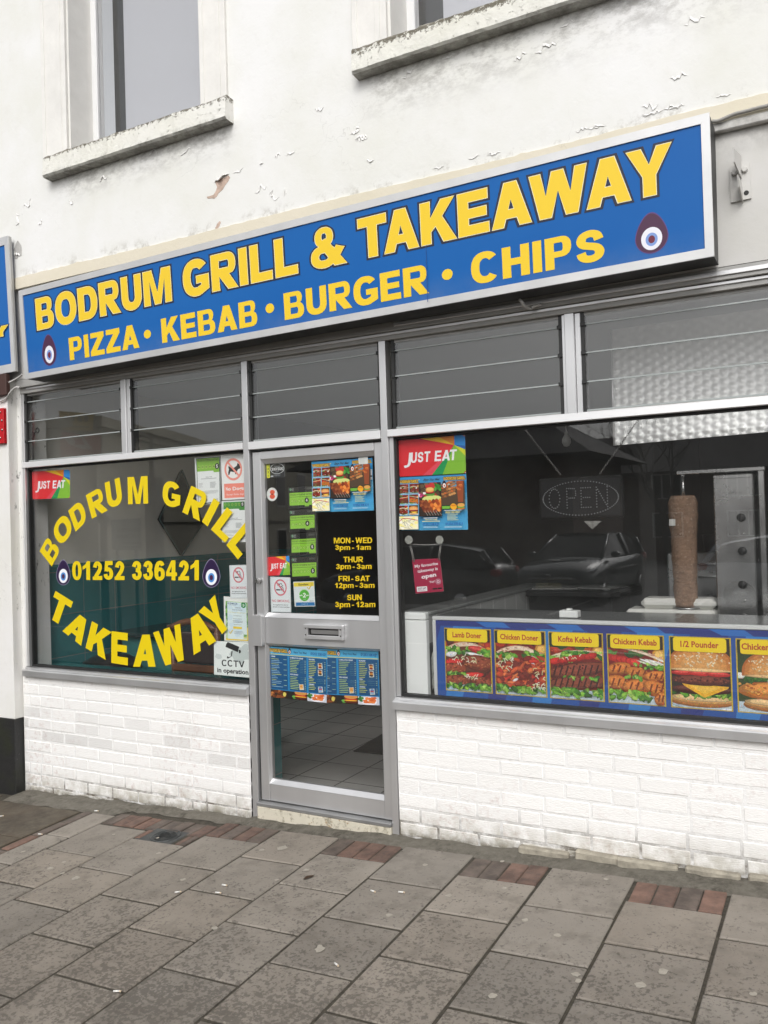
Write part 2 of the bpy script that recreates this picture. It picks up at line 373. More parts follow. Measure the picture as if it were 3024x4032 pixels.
    if ch == '3':
        g = lambda L: [(s*.45+x*(w-s*.9), t/2+y*(1-t)) for x, y in catmull(L, 4)]
        return [band(g([(.04, .74), (.2, .93), (.5, 1), (.82, .90), (.88, .74), (.74, .58), (.36, .53)]), s*.95, t*.9), band(g([(.36, .53), (.78, .47), (.98, .27), (.84, .07), (.5, 0), (.15, .08), (.02, .28)]), s*.95, t*.9)], w
    if ch == '4': return [[[(w*.52, 0), (w*.52+s*.92, 0), (w*.52+s*.92, .21), (w*1.04, .21), (w*1.04, .21+t*.86), (w*.52+s*.92, .21+t*.86), (w*.52+s*.92, 1), (w*.50, 1), (0, .21+t*.95), (0, .21), (w*.52, .21)], [(s*.78, .21+t*.86), (w*.52, .21+t*.86), (w*.52, .70)]]], w*1.04
    if ch == '5':
        g = lambda L: [(s*.45+x*(w-s*.9), t/2+y*(1-t)) for x, y in catmull(L, 4)]
        return [band(g([(.12, .50), (.45, .60), (.82, .50), (.97, .29), (.84, .07), (.5, 0), (.15, .08), (.02, .26)]), s*.95, t*.9), [[(.09*w, .44), (.09*w+s*.7, .50), (.2*w+s*.7, 1-t), (w*.93, 1-t), (w*.93, 1), (.17*w, 1)]]], w
    if ch == '6':
        g = lambda L: [(s*.45+x*(w-s*.9), t/2+y*(1-t)) for x, y in catmull(L, 4)]
        return [[arc(c, .32, c, .33, 0, 350, 28), arc(c, .32, c-s*.92, .33-t*.85, 0, 350, 24)], band(g([(.96, .80), (.80, .95), (.5, 1), (.18, .88), (.0, .55), (.0, .35)]), s*.95, t*.9)], w
    if ch == '-': return [[[(0, .26), (.36, .26), (.36, .26+t*.95), (0, .26+t*.95)]]], .36
    if ch == '•': return [[[(.17+.17*cos(R_(i*20)), .38+.17*sin(R_(i*20))) for i in range(18)]]], .34
    if ch == '.': return [[[(0, 0), (s, 0), (s, s), (0, s)]]], s
    if ch == 'm':
        w = .98*k; h = .74; q = s*.86; return [[[(0, 0), (q, 0), (q, h*.66)] + arc(w/2-q*.5-.08, h*.62, .10, h*.38-t*.8, 150, 0, 5) + [(w/2-q*.5, 0), (w/2+q*.5, 0), (w/2+q*.5, h*.62)] + arc(w-q-.1, h*.62, .1, h*.38-t*.8, 150, 0, 5) + [(w-q, 0), (w, 0)] + arc(w-.22, h*.62, .22, h*.40, 0, 100, 7) + [(w/2+.02, h*.88)] + arc(w/2-.12, h*.64, .2, h*.38, 50, 120, 5) + [(q, h*.9), (q, h*.98), (0, h*.98)]]], w
    if ch == 'p':
        w = .68*k; q = s*.88; return [[[(0, -.28), (q, -.28), (q, .74), (0, .74)]], [arc(w*.54, .37, w*.46, .39, 0, 350, 24), arc(w*.54, .37, w*.46-q, .39-t*.8, 0, 350, 20)]], w
    if ch == 'a':
        w = .64*k; q = s*.86; g = lambda L: [(x*w, y) for x, y in catmull(L, 4)]
        return [band(g([(.12, .56), (.28, .66), (.55, .66), (.76, .56), (.78, .3), (.80, .0)]), q, t*.75), [arc(w*.40, .21, w*.40, .23, 0, 350, 22), arc(w*.40, .20, w*.40-q*.85, .23-t*.72, 0, 350, 16)]], w
    return [], .3
def caps(txt, s=.27, t=.22, k=1.0, gap=.085, space=.38):
    """list of pieces for a line of text and its total width"""
    out = []; x = 0; prev = None
    for ch in txt:
        if ch == ' ': x += space-gap; prev = None; continue
        ps, w = glyph(ch, s, t, k)
        kern = {'TA': -.16, 'AT': -.16, 'AW': -.10, 'WA': -.10, 'AY': -.15, 'AV': -.1, 'LT': -.1, 'KE': 0}.get((prev or '')+ch, 0)
        x += kern
        for p in ps: out.append([[(a+x, b) for a, b in c] for c in p])
        x += w + gap; prev = ch
    return out, x-gap
def area(c): return .5*sum(c[i][0]*c[(i+1) % len(c)][1]-c[(i+1) % len(c)][0]*c[i][1] for i in range(len(c)))
def grow(piece, dx, dy=None):
    """outline moved outward by dx,dy (holes shrink)"""
    dy = dx if dy is None else dy; out = []
    for j, c in enumerate(piece):
        c = [q for i, q in enumerate(c) if math.hypot(q[0]-c[i-1][0], q[1]-c[i-1][1]) > 1e-5]
        if (area(c) < 0) == (j == 0): c = c[::-1]          # outer ccw, holes cw
        n = len(c); r = []
        for i in range(n):
            a, b, d = c[i-1], c[i], c[(i+1) % n]
            e1 = (b[0]-a[0], b[1]-a[1]); e2 = (d[0]-b[0], d[1]-b[1]); l1 = math.hypot(*e1) or 1; l2 = math.hypot(*e2) or 1
            n1 = (e1[1]/l1, -e1[0]/l1); n2 = (e2[1]/l2, -e2[0]/l2); q = 1+n1[0]*n2[0]+n1[1]*n2[1]
            q = max(q, .62 if e1[0]*e2[1]-e1[1]*e2[0] > 0 else .12)
            r.append((b[0]+(n1[0]+n2[0])/q*dx, b[1]+(n1[1]+n2[1])/q*dy))
        if j and abs(area(r)) > 1e-6 and (area(r) < 0) != (area(c) < 0): continue
        out.append(r)
    return out
_TX = {}
def small(txt, off=.012):                         # Blender's own text, for the small print
    if (txt, off) in _TX: return _TX[txt, off]
    cu = bpy.data.curves.new('text', 'FONT'); cu.body = txt; cu.offset = off; cu.size = 1; cu.resolution_u = 2
    o = bpy.data.objects.new('text', cu); COL.objects.link(o)
    dg = bpy.context.evaluated_depsgraph_get(); e = o.evaluated_get(dg); me = e.to_mesh()
    vs = [(v.co.x, v.co.y) for v in me.vertices]; fs = [tuple(p.vertices) for p in me.polygons]
    e.to_mesh_clear(); bpy.data.objects.remove(o); bpy.data.curves.remove(cu)
    x0 = min(v[0] for v in vs); x1 = max(v[0] for v in vs); H = .69
    _TX[txt, off] = ([((x-x0)/(x1-x0), y/H) for x, y in vs], fs, (x1-x0)/H); return _TX[txt, off]
def clip(c, x0, y0, x1, y1):
    for ax, lim, sg in ((0, x0, 1), (0, x1, -1), (1, y0, 1), (1, y1, -1)):
        o = []
        for i in range(len(c)):
            a, b = c[i-1], c[i]; da, db = sg*(a[ax]-lim), sg*(b[ax]-lim)
            if (da >= 0) != (db >= 0):
                u = da/(da-db); o.append((a[0]+(b[0]-a[0])*u, a[1]+(b[1]-a[1])*u))
            if db >= 0: o.append(b)
        c = o
        if len(c) < 3: return []
    return c

STEP = 2.2e-5
class Print:
    """a flat printed sheet or vinyl: coloured outlines laid one on another, (u, v) in 0..1 across the sheet"""
    def __init__(s): s.items = []; s.rnd = random.Random(11)
    def poly(s, pts, col, holes=()): s.items.append(([list(pts)] + [list(h) for h in holes], None, hx(col) if isinstance(col, str) else col))
    def rect(s, x0, y0, x1, y1, col): s.poly([(x0, y0), (x1, y0), (x1, y1), (x0, y1)], col)
    def rrect(s, x0, y0, x1, y1, rx, ry, col):
        s.poly(arc(x1-rx, y0+ry, rx, ry, -90, 0, 5, 1) + arc(x1-rx, y1-ry, rx, ry, 0, 90, 5, 1) + arc(x0+rx, y1-ry, rx, ry, 90, 180, 5, 1) + arc(x0+rx, y0+ry, rx, ry, 180, 270, 5, 1), col)
    def ell(s, cx, cy, rx, ry, col, n=24, hole=None, a0=0):
        p = [(cx+rx*cos(a0+2*pi*i/n), cy+ry*sin(a0+2*pi*i/n)) for i in range(n)]
        h = [[(cx+rx*hole*cos(2*pi*i/n), cy+ry*hole*sin(2*pi*i/n)) for i in range(n)]] if hole else []
        s.poly(p, col, h)
    def stroke(s, pts, wx, wy, col): s.poly(band(pts, wx, wy)[0], col)
    def cap(s, txt, x0, y0, x1, y1, col, st=.27, t=.22, k=1.0, gap=.085, space=.38, outline=None, skew=0):
        ps, w = caps(txt, st, t, k, gap, space); sx = (x1-x0)/w; sy = y1-y0
        T = lambda p: [[(x0+(a+skew*b)*sx, y0+b*sy) for a, b in c] for c in p]
        if outline:
            for (ox, oy, oc) in outline:
                for p in ps: s.items.append((grow(T(p), ox, oy), None, hx(oc)))
        for p in ps: s.items.append((T(p), None, hx(col)))
    def txt(s, t, x0, y0, x1, y1, col, off=.012, skew=0, lean=0):
        vs, fs, _ = small(t, off); s.items.append(([(x0+(x1-x0)*a+skew*b, y0+(y1-y0)*b+lean*a) for a, b in vs], fs, hx(col)))
    def lines(s, x0, y0, x1, y1, n, col, thick=.35, rag=.4):
        for i in range(n):
            y = y1-(y1-y0)*(i+.5)/n; h = (y1-y0)/n*thick/2; s.rect(x0, y-h, x1-(x1-x0)*s.rnd.random()*rag, y+h, col)
    def blob(s, cx, cy, rx, ry, col, ang=0, jit=.12, n=14, box=None, cj=.0):
        c = hx(col) if isinstance(col, str) else col
        f = 1+s.rnd.uniform(-cj, cj); c = tuple(min(1, q*f) for q in c); a = R_(ang); p = []
        for i in range(n):
            r = 1+s.rnd.uniform(-jit, jit); t = 2*pi*i/n; x, y = rx*r*cos(t), ry*r*sin(t); p.append((cx+x*cos(a)-y*sin(a), cy+x*sin(a)+y*cos(a)))
        if box: p = clip(p, *box)
        if len(p) >= 3: s.poly(p, c)
    def mb(s, fn, nrm, base=0.0, step=None, thick=0.0):
        m = MB(); nrm = Vector(nrm)
        for i, (cs, fs, col) in enumerate(s.items):
            z = nrm*(base+i*(step or STEP)); 
            if fs is not None: m.add([fn(*p)+z for p in cs], fs, 0, col); continue
            vs = [p for c in cs for p in c]
            tri = tessellate_polygon([[Vector((p[0], p[1], 0)) for p in c] for c in cs])
            if len(cs) == 1 and len(vs) % 2 == 0 and len(vs) > 12:      # a curved stroke that folds on itself: lay it as a strip instead
                A0 = abs(area(cs[0])); T0 = sum(abs(area([vs[k] for k in f])) for f in tri)
                if abs(A0-T0) > .02*A0: n = len(vs); tri = [(k, k+1, n-2-k, n-1-k) for k in range(n//2-1)]
            m.add([fn(*p)+z for p in vs], tri, 0, col)
        return m
def quad(TL, TR, BR, BL):
    TL, TR, BR, BL = map(Vector, (TL, TR, BR, BL))
    return lambda u, v: (BL*(1-u)+BR*u)*(1-v) + (TL*(1-u)+TR*u)*v
def printmat(name, rough, spec=.5):
    g = NB(name); g.col(g.attr('Col')); g.rough(rough); g.b.inputs['Specular IOR Level'].default_value = spec; return g.m
def photomat():
    g = NB('printed_photo'); c = g.attr('Col'); n1 = g.noise(170, 5, .7); n2 = g.noise(520, 4, .65); n3 = g.noise(60, 4)
    f = g.mul(g.mr(n1, .3, .7, .70, 1.25), g.mul(g.mr(n2, .3, .7, .80, 1.18), g.mr(n3, .35, .65, .88, 1.1)))
    v = g.n.new('ShaderNodeVectorMath'); v.operation = 'SCALE'; g.L.new(c, v.inputs[0]); g.L.new(f, v.inputs['Scale']); g.col(v.outputs[0]); g.rough(.4); return g.m
PF = photomat()
PM = printmat('printed_paper', .45); PV = printmat('sign_vinyl', .28)
OUT = Vector((0, -1, 0))
def sheet(name, pr, z, pts, Y, label, cat, group=None, mtl=None, parent=None, thick=.0012):
    """print on a thin card hung in the plane Y, corners (TL TR BR BL) measured on the photo"""
    q = [at(z, x, y, Y) for x, y in pts]; fn = quad(*q)
    m = pr.mb(fn, OUT, STEP)
    c = sum(q, Vector())/4
    if thick:
        n = len(m.v); m.add([fn(*p) for p in ((0, 0), (1, 0), (1, 1), (0, 1))] + [fn(*p)-OUT*thick for p in ((0, 0), (1, 0), (1, 1), (0, 1))],
              [(4, 5, 6, 7), (0, 1, 5, 4), (1, 2, 6, 5), (2, 3, 7, 6), (3, 0, 4, 7)], 0, hx('c8ccc8'))
    o = m.build(name, mtl or PM, parent, c, colors=True)
    return tag(o, label, cat, group) if parent is None else o
# ================================================================ materials of the place
ALU = mat('aluminium', (.70, .70, .705), .36, .75, var=.08, vscale=3, rvar=.08, bump=.04, bscale=300, stretch=(1, 1, .1))
ALUH = mat('aluminium_brushed_sky_sheen', (.88, .88, .885), .50, .6, var=.05, vscale=3, rvar=.06, bump=.04, bscale=300, stretch=(.1, 1, 1))  # level bars: brushed along, sky sheen painted in as a paler base
ALUD = mat('aluminium_dull', (.36, .36, .36), .45, .7, var=.15, vscale=5, rvar=.1)
GREYP = mat('grey_fascia_paint', (.40, .395, .38), .5, .0, var=.14, vscale=4, bump=.1, bscale=40)
RUBBER = mat('black_gasket', (.012, .012, .012), .6)
DARK = mat('dark_plastic', (.02, .02, .02), .45)
GLASS = glass('window_glass'); GLASSD = glass('door_glass', boost=1.4, dust=.003)
STEEL = mat('stainless_steel', (.50, .50, .49), .26, .95, var=.12, vscale=2.5, rvar=.12)
WOOD = mat('chair_wood', (.13, .052, .022), .4, var=.3, vscale=9, stretch=(1, 1, .15))
def wall_mat(name, base, dirty=1.0):
    g = NB(name)
    n1 = g.noise(1.6, 6); n2 = g.noise(14, 8, .7); n3 = g.noise(60, 5)
    c = g.mix(g.mr(n1, .35, .7), base, tuple(q*.90 for q in base[:2]) + (base[2]*.84,))
    c = g.mix(g.mul(g.mr(n2, .55, .75), .12), c, (.50, .46, .40))
    # fine cracks in the paint, only here and there
    ck = g.mr(g.voro(2.1, 'DISTANCE_TO_EDGE', warp=.5), .0, .0045, 1, 0); where = g.mr(g.noise(.9, 3, off=(3, 1, 2)), .54, .62)
    c = g.mix(g.mul(g.mul(ck, where), .22*dirty), c, (.16, .14, .12))
    # grime specks
    sp = g.mul(g.mr(g.noise(26, 8, .75, off=(5, 2, 8)), .66, .72), g.mr(g.noise(1.3, 4, off=(1, 7, 3)), .5, .66))
    c = g.mix(g.mul(sp, .25*dirty), c, (.17, .15, .12))
    g.wall = c
    return g, n1, n2, n3
# upper wall: old white paint with soot that has run down under the two sills
g, n1, n2, n3 = wall_mat('weathered_white_paint', (.825, .823, .815))
def streak(g, x0, x1, ztop, depth):
    m = g.mul(g.mr(g.x, x0-.05, x0+.12, smooth=True), g.mr(g.x, x1-.12, x1+.05, 1, 0, True))
    m = g.mul(m, g.mul(g.mr(g.z, ztop-depth, ztop, smooth=True), g.mr(g.z, ztop, ztop+.02, 1, 0)))
    return m
rag = g.mr(g.noise(9, 8, .74, stretch=(1, 1, 1.8)), .44, .62)
s1 = g.math('ADD', streak(g, -1.42, .05, 3.945, .22), streak(g, .86, 3.2, 3.96, .32))
c = g.mix(g.mul(g.mul(s1, rag), .58), g.wall, (.17, .155, .13))
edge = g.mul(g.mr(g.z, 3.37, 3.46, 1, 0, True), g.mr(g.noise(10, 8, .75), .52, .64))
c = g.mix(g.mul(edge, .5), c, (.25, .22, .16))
g.col(c); g.rough(.72)
h = g.math('ADD', g.mul(n1, .6), g.math('ADD', g.mul(n2, .22), g.mul(n3, .08)))
flake = g.mr(g.voro(7, 'F1', warp=.5, off=(2, 0, 1)), .1, .5)
g.bump(g.math('ADD', h, g.mul(flake, .06)), .22, .02)
WALL = g.m
g, n1, n2, n3 = wall_mat('cream_render', (.76, .70, .58)); g.col(g.wall); g.rough(.7); g.bump(n2, .25); CREAM = g.m
g, n1, n2, n3 = wall_mat('pale_fascia_paint', (.62, .61, .60)); 
g.col(g.mix(g.mul(g.mul(g.mr(g.z, 3.1, 3.33, smooth=True), g.mr(g.noise(8, 8, .7), .45, .62)), .5), g.wall, (.12, .11, .10))); g.rough(.6); g.bump(n2, .2); FASC = g.m
# sill: flaking paint over stone, lichen along the top edge
g, n1, n2, n3 = wall_mat('flaking_sill_paint', (.82, .81, .77), 1.0)
pl = g.mr(g.noise(38, 9, .80, off=(4, 4, 1)), .60, .65); c = g.mix(g.mul(pl, .42), g.wall, (.40, .375, .32))
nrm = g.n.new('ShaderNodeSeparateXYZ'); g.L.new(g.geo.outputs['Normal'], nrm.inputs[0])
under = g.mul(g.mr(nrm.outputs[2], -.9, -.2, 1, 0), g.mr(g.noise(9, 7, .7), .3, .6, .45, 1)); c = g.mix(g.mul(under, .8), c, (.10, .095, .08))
topm = g.math('MAXIMUM', g.mr(nrm.outputs[2], .3, .8), g.mr(g.z, 4.015, 4.078))
lich = g.mul(g.mr(g.math('ADD', g.mul(topm, .30), g.noise(34, 9, .78, off=(1, 3, 9))), .70, .76), g.mr(topm, .05, .3)); c = g.mix(g.mul(lich, .88), c, (.085, .070, .038))
low = g.mul(g.mr(g.z, 3.945, 3.99, 1, 0), g.mr(g.noise(16, 8, .75, off=(2, 8, 3)), .5, .6)); c = g.mix(g.mul(low, .5), c, (.12, .11, .09))
g.col(c); g.rough(.8); g.bump(g.math('ADD', g.mul(n2, .7), g.mul(pl, -.5)), .8, .02); SILL = g.m
REVEAL = mat('reveal_paint', (.80, .785, .75), .6, var=.08, vscale=5, bump=.3, bscale=20)
UPVC = mat('white_window_frame', (.80, .80, .80), .3)
# painted brick: white paint, grey grime rubbed over the brick faces, green-brown splash at the foot
g = NB('painted_brick')
n1 = g.noise(1.7, 5, off=(2, 0, 5)); n2 = g.noise(34, 8, .72); n3 = g.noise(150, 4)
scr = g.noise(70, 6, .7, stretch=(1, 1, 1))
mp = g.n.new('ShaderNodeMapping'); mp.inputs['Rotation'].default_value = (0, R_(38), 0); mp.inputs['Scale'].default_value = (1, 1, 5); g.L.new(g.pos, mp.inputs[0])
dg = g.n.new('ShaderNodeTexNoise'); dg.inputs['Scale'].default_value = 55; dg.inputs['Detail'].default_value = 3; g.L.new(mp.outputs[0], dg.inputs['Vector']); drag = dg.outputs['Fac']
tint = g.attr('Col')
c = g.mix(g.mul(g.mr(n2, .50, .70), g.mr(n1, .46, .62)), (.88, .875, .865), (.64, .545, .52))
mulc = g.n.new('ShaderNodeMix'); mulc.data_type = 'RGBA'; mulc.blend_type = 'MULTIPLY'; mulc.inputs[0].default_value = 1; g.L.new(c, mulc.inputs[6]); g.L.new(tint, mulc.inputs[7]); c = mulc.outputs[2]
# height above the pavement
gh = g.math('SUBTRACT', g.z, g.math('ADD', g.mul(g.x, .043), .034))
foot = g.mul(g.mr(gh, .0, .20, 1, 0, True), g.mr(g.noise(11, 8, .7), .36, .60))
c = g.mix(g.mul(foot, .72), c, (.30, .27, .19))
foot2 = g.mul(g.mr(gh, .0, .055, 1, 0, True), g.mr(g.noise(20, 8, .75, off=(9, 1, 1)), .34, .56))
c = g.mix(g.mul(foot2, .85), c, (.10, .085, .05))
g.col(c); g.rough(.66)
g.bump(g.math('ADD', g.mul(drag, .55), g.math('ADD', g.mul(n2, .3), g.mul(n3, .1))), .36, .012)
BRICK = g.m
g = NB('painted_mortar'); n2 = g.noise(30, 8, .7)
gh = g.math('SUBTRACT', g.z, g.math('ADD', g.mul(g.x, .043), .034))
c = g.mix(g.mul(g.mr(n2, .52, .7), .5), (.83, .825, .815), (.58, .565, .54))
c = g.mix(g.mul(g.mr(gh, .02, .22, 1, 0, True), g.mr(g.noise(9, 8, .7), .35, .6)), c, (.13, .11, .08)); g.col(c); g.rough(.8); g.bump(n2, .5); MORT = g.m
# black tarred plinth with chips of white showing
g = NB('black_plinth_paint'); ch = g.mul(g.mr(g.noise(38, 6, .7), .68, .70), g.mr(g.x, -2.0, -1.9)); mo = g.mr(g.noise(7, 6), .45, .65)
g.col(g.mix(ch, g.mix(g.mul(mo, .6), (.018, .018, .018), (.022, .026, .012)), (.55, .54, .52))); g.rough(.5); g.bump(g.noise(25, 6), .4); BLK = g.m
g, n1, n2, n3 = wall_mat('white_pier_paint', (.80, .79, .78))
sc = g.mul(g.mr(g.y, -.070, -.02), g.mr(g.noise(20, 8, .75, stretch=(1, 1, .4)), .60, .64)); g.col(g.mix(g.mul(sc, .8), g.wall, (.05, .05, .045))); g.rough(.6); g.bump(n2, .25); PIER = g.m
# threshold
g = NB('worn_threshold_paint'); n2 = g.noise(16, 8, .72); g.col(g.mix(g.mr(n2, .55, .60), (.62, .58, .47), (.33, .24, .15))); g.rough(.8); g.bump(n2, .6)
c = g.mix(g.mul(g.mr(g.noise(28, 8, .7, off=(3, 2, 1)), .52, .62), .7), g.mix(g.mr(n2, .60, .63), (.60, .56, .46), (.36, .26, .16)), (.22, .19, .13)); g.col(c); THR = g.m

# ================================================================ the building
bld = empty('shop_building', (0, .1, .03), 'old white rendered shop building with aluminium shopfront and peeling paint', 'building')
XL, XR, YW = -6.0, 6.2, -.05                      # wall extents and its face
# upper wall with two window openings
W1 = (-1.285, -.185, 4.055); W2 = (1.03, 2.13, 4.07); ZT = 6.2
m = MB(); b0 = 3.372
m.box(XL, W1[0], YW, .25, b0, ZT); m.box(W1[1], W2[0], YW, .25, b0, ZT); m.box(W2[1], XR, YW, .25, b0, ZT)
m.box(W1[0], W1[1], YW, .25, b0, W1[2]); m.box(W2[0], W2[1], YW, .25, b0, W2[2]); m.box(W1[0], W1[1], YW, .25, 5.75, ZT); m.box(W2[0], W2[1], YW, .25, 5.75, ZT)
m.build('upper_wall', WALL, bld)
rnd = random.Random(3)
m = MB()                                          # cream band with a ragged painted upper edge
xs = [XL + i*.03 for i in range(int((XR-XL)/.03)+1)]; zz = [3.372+rnd.uniform(-.002, .003)+.003*sin(x*3)+(.006 if rnd.random() < .04 else 0) for x in xs]
pts = [(x, YW-.006, z) for x, z in zip(xs, zz)]
for i in range(len(xs)-1):
    a, b = xs[i], xs[i+1]
    m.add([(a, YW-.008, 3.30), (b, YW-.008, 3.30), (b, YW-.008, zz[i+1]), (a, YW-.008, zz[i]), (a, YW+.02, zz[i]), (b, YW+.02, zz[i+1]), (a, YW+.02, 3.30), (b, YW+.02, 3.30)], [(0, 1, 2, 3), (3, 2, 5, 4), (0, 6, 7, 1)])
m.build('cream_band', CREAM, bld)
m = MB(); m.box(XL, XR, -.03, .25, 2.705, 3.371); m.build('fascia_board', FASC, bld)
m = MB(); m.box(2.53, 6.2, -.062, -.031, 3.262, 3.30, .004); m.build('fascia_trim', FASC, bld)
# peeled paint: bare patches and lifting flakes
PE = mat('bare_plaster', (.58, .44, .36), .9, var=.25, vscale=30, bump=.4, bscale=60); PEG = mat('grey_undercoat', (.47, .46, .44), .9, var=.2, vscale=30)
FLK = mat('paint_flake', (.80, .79, .77), .6, bump=.2, bscale=60)
def ragged(cx, cz, rx, rz, n=13, jit=.28, ang=0):
    o = []
    for i in range(n):
        t = 2*pi*i/n; r = 1+rnd.uniform(-jit, jit); x, z = rx*r*cos(t), rz*r*sin(t); o.append((cx+x*cos(ang)-z*sin(ang), cz+x*sin(ang)+z*cos(ang)))
    return o
def peel(z, x, y, rx, rz, ang=0, bare=0, lift=.012, flake=True):
    p = at(z, x, y, YW); o = ragged(p.x, p.z, rx, rz, ang=ang)
    if bare: pm = MB(); pm.prism([(a, YW-.0015, b) for a, b in o], (0, .003, 0)); pm.build('peeled_patch', (PE, PEG)[bare-1], bld)
    if flake:                                     # a chip of paint: fixed along its top, curling off the wall along its broken lower edge
        n = rnd.randint(5, 8); L = []
        for i in range(n+1):
            t = -1+2*i/n; u, v = rx*t, rz*(rnd.uniform(-.35, .35)+.5*(1-t*t)*rnd.choice((-1, -1, 1))); L.append((p.x+u*cos(ang)-v*sin(ang), p.z+u*sin(ang)+v*cos(ang)))
        fm = MB()
        for i in range(n):
            (a, b), (c, d) = L[i], L[i+1]; e0, e1 = (min(rz*.6, .014)*(1-abs(-1+2*q/n))**.5 + .001 for q in (i, i+1)); k0, k1 = (lift*(1-abs(-1+2*q/n))**.6 + .0006 for q in (i, i+1))
            fm.add([(a, YW-.0008, b+e0), (c, YW-.0008, d+e1), (c, YW-k1-.001, d), (a, YW-k0-.001, b), (a, YW-.0002, b+e0*.8), (c, YW-.0002, d+e1*.8), (c, YW-k1, d), (a, YW-k0, b)], [(0, 1, 2, 3), (7, 6, 5, 4), (2, 3, 7, 6)])
        fm.build('paint_flake', FLK, bld)
def bare(pts, mt):
    m = MB(); m.prism([at('z1', x, y, YW-.0015) for x, y in pts], (0, .003, 0)); m.build('peeled_patch', mt, bld)
bare([(930, 788), (948, 776), (968, 768), (988, 758), (993, 766), (986, 782), (972, 800), (962, 818), (944, 834), (936, 848), (925, 858), (914, 856), (897, 858), (893, 850), (908, 846), (922, 842), (932, 826), (938, 808)], PE)
bare([(934, 978), (938, 966), (950, 954), (953, 962), (947, 978), (937, 990), (928, 986)], PE)
peel('z1', 958, 768, .055, .02, .30, 0, .022)
peel('z1', 76, 1085, .035, .06, 0, 2, .008); pass
for q in [('z1', 1125, 815, .06, .05, .3), ('z1', 1185, 845, .05, .045, -.7), ('z1', 1232, 830, .015, .05, 0), ('z1', 1535, 565, .05, .03, .4), ('z1', 1562, 600, .05, .035, 0), ('z1', 1200, 675, .03, .02, 0),
          ('z1', 1255, 662, .045, .016, .2), ('z1', 75, 950, .05, .06, .8), ('z1', 175, 960, .03, .05, 0), ('z1', 120, 880, .06, .05, .6), ('z1', 445, 775, .06, .025, .2), ('z1', 655, 660, .05, .02, .2),
          ('z2', 95, 495, .04, .03, .3), ('z2', 118, 528, .05, .03, 0), ('z2', 820, 180, .08, .03, .2), ('z2', 1212, 400, .05, .045, 0), ('z2', 720, 215, .05, .02, .3), ('z2', 300, 280, .06, .025, .3),
          ('z2', 450, 215, .05, .02, .1), ('z2', 1380, 80, .06, .03, .2), ('z2', 1320, 290, .05, .03, 0), ('z2', 900, 90, .05, .02, .2), ('z2', 640, 130, .05, .02, .2), ('z1', 1030, 740, .05, .02, .3), ('z1', 1130, 705, .02, .012, 0),
          ('z1', 310, 875, .03, .03, 0), ('z1', 800, 655, .06, .02, .3), ('z1', 1380, 470, .04, .03, 0), ('z1', 1600, 690, .03, .02, 0)]:
    peel(q[0], q[1], q[2], q[3]*.7, q[4]*.8, q[5], 0, rnd.uniform(.002, .006))
for i in range(14):                               # ragged paint edge along the band
    x = rnd.uniform(300, 1640); peel('z2', x, 738-x*.253+rnd.uniform(-4, 3), .03, .010, .0, 0, .003)
# upper windows
BLIND = mat('window_blind', (.52, .53, .57), .8); DROOM = mat('unlit_room', (.03, .03, .03), .9)
def upper_window(x0, x1, z0, sill, arch_l, arch_r, lab):
    jambs = []
    for (a, b) in (arch_l, arch_r):               # moulded plaster surround
        fr = MB(); jambs.append(fr)
        fr.box(a, b, YW-.022, YW, z0+.03, 5.95, .004); fr.box(a, a+.03, YW-.028, YW-.022, z0+.03, 5.95, .003)
        fr.box(b-.065, b-.035, YW-.027, YW-.022, z0+.03, 5.95, .003)
    wn = MB()
    f = wn; yb = .14
    f.box(x0, x0+.055, yb, yb+.06, z0, 5.75, .004); f.box(x1-.055, x1, yb, yb+.06, z0, 5.75, .004); f.box(x0+.055, x1-.055, yb, yb+.06, z0, z0+.06, .004); f.box(x0+.055, x1-.055, yb, yb+.06, 5.69, 5.75)
    win = wn.build('upper_window', UPVC, bld); win['label'] = lab
    for fr in jambs: fr.build('surround', REVEAL, win)
    
    for (a, b) in ((x0-.001, x0+.012), (x1-.012, x1+.001)): rv = MB(); rv.box(a, b, YW+.002, yb, z0, 5.75); rv.build('reveal', REVEAL, win)
    pn = MB(); pn.box(x0+.055, x1-.055, yb+.02, yb+.026, z0+.06, 5.69); pn.build('pane', GLASS, win)
    bl = MB(); bl.box(x0+.155, x1+.2, yb+.15, yb+.154, z0-.05, 5.8); bl.build('blind', BLIND, win)
    bk = MB(); bk.box(x0-.3, x1+.4, yb+.5, yb+.55, z0-.3, 6.1); bk.build('room_back', DROOM, win)
    s = MB(); xs0, xs1, zs0, zs1 = sill; n = int((xs1-xs0)/.035)
    # stone sill with a chipped front edge
    va = []
    for i in range(n+1):
        x = xs0+(xs1-xs0)*i/n; j = lambda a: rnd.uniform(-a, a)
        va.append([(x, YW+.19, zs1-.02), (x, YW-.055+j(.003), zs1+j(.003)), (x, YW-.068+j(.002), zs1-.012+j(.003)), (x, YW-.074+j(.002), zs0+.012+j(.0006)), (x, YW-.064+j(.0008), zs0+j(.0006)), (x, YW+.0, zs0-.004)])
    o = len(s.v)
    for r in va: s.v += [Vector(q) for q in r]
    for i in range(n):
        for k in range(5): s.face((o+i*6+k, o+i*6+k+1, o+(i+1)*6+k+1, o+(i+1)*6+k))
    s.face(tuple(range(6))); s.face(tuple(o+n*6+k for k in range(6)))
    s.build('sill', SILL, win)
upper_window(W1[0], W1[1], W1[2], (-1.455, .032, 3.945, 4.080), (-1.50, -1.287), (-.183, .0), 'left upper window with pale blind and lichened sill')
upper_window(W2[0], W2[1], W2[2], (.848, 2.40, 3.962, 4.094), (.83, 1.028), (2.132, 2.33), 'upper window cut off by the top edge, with flaking sill')
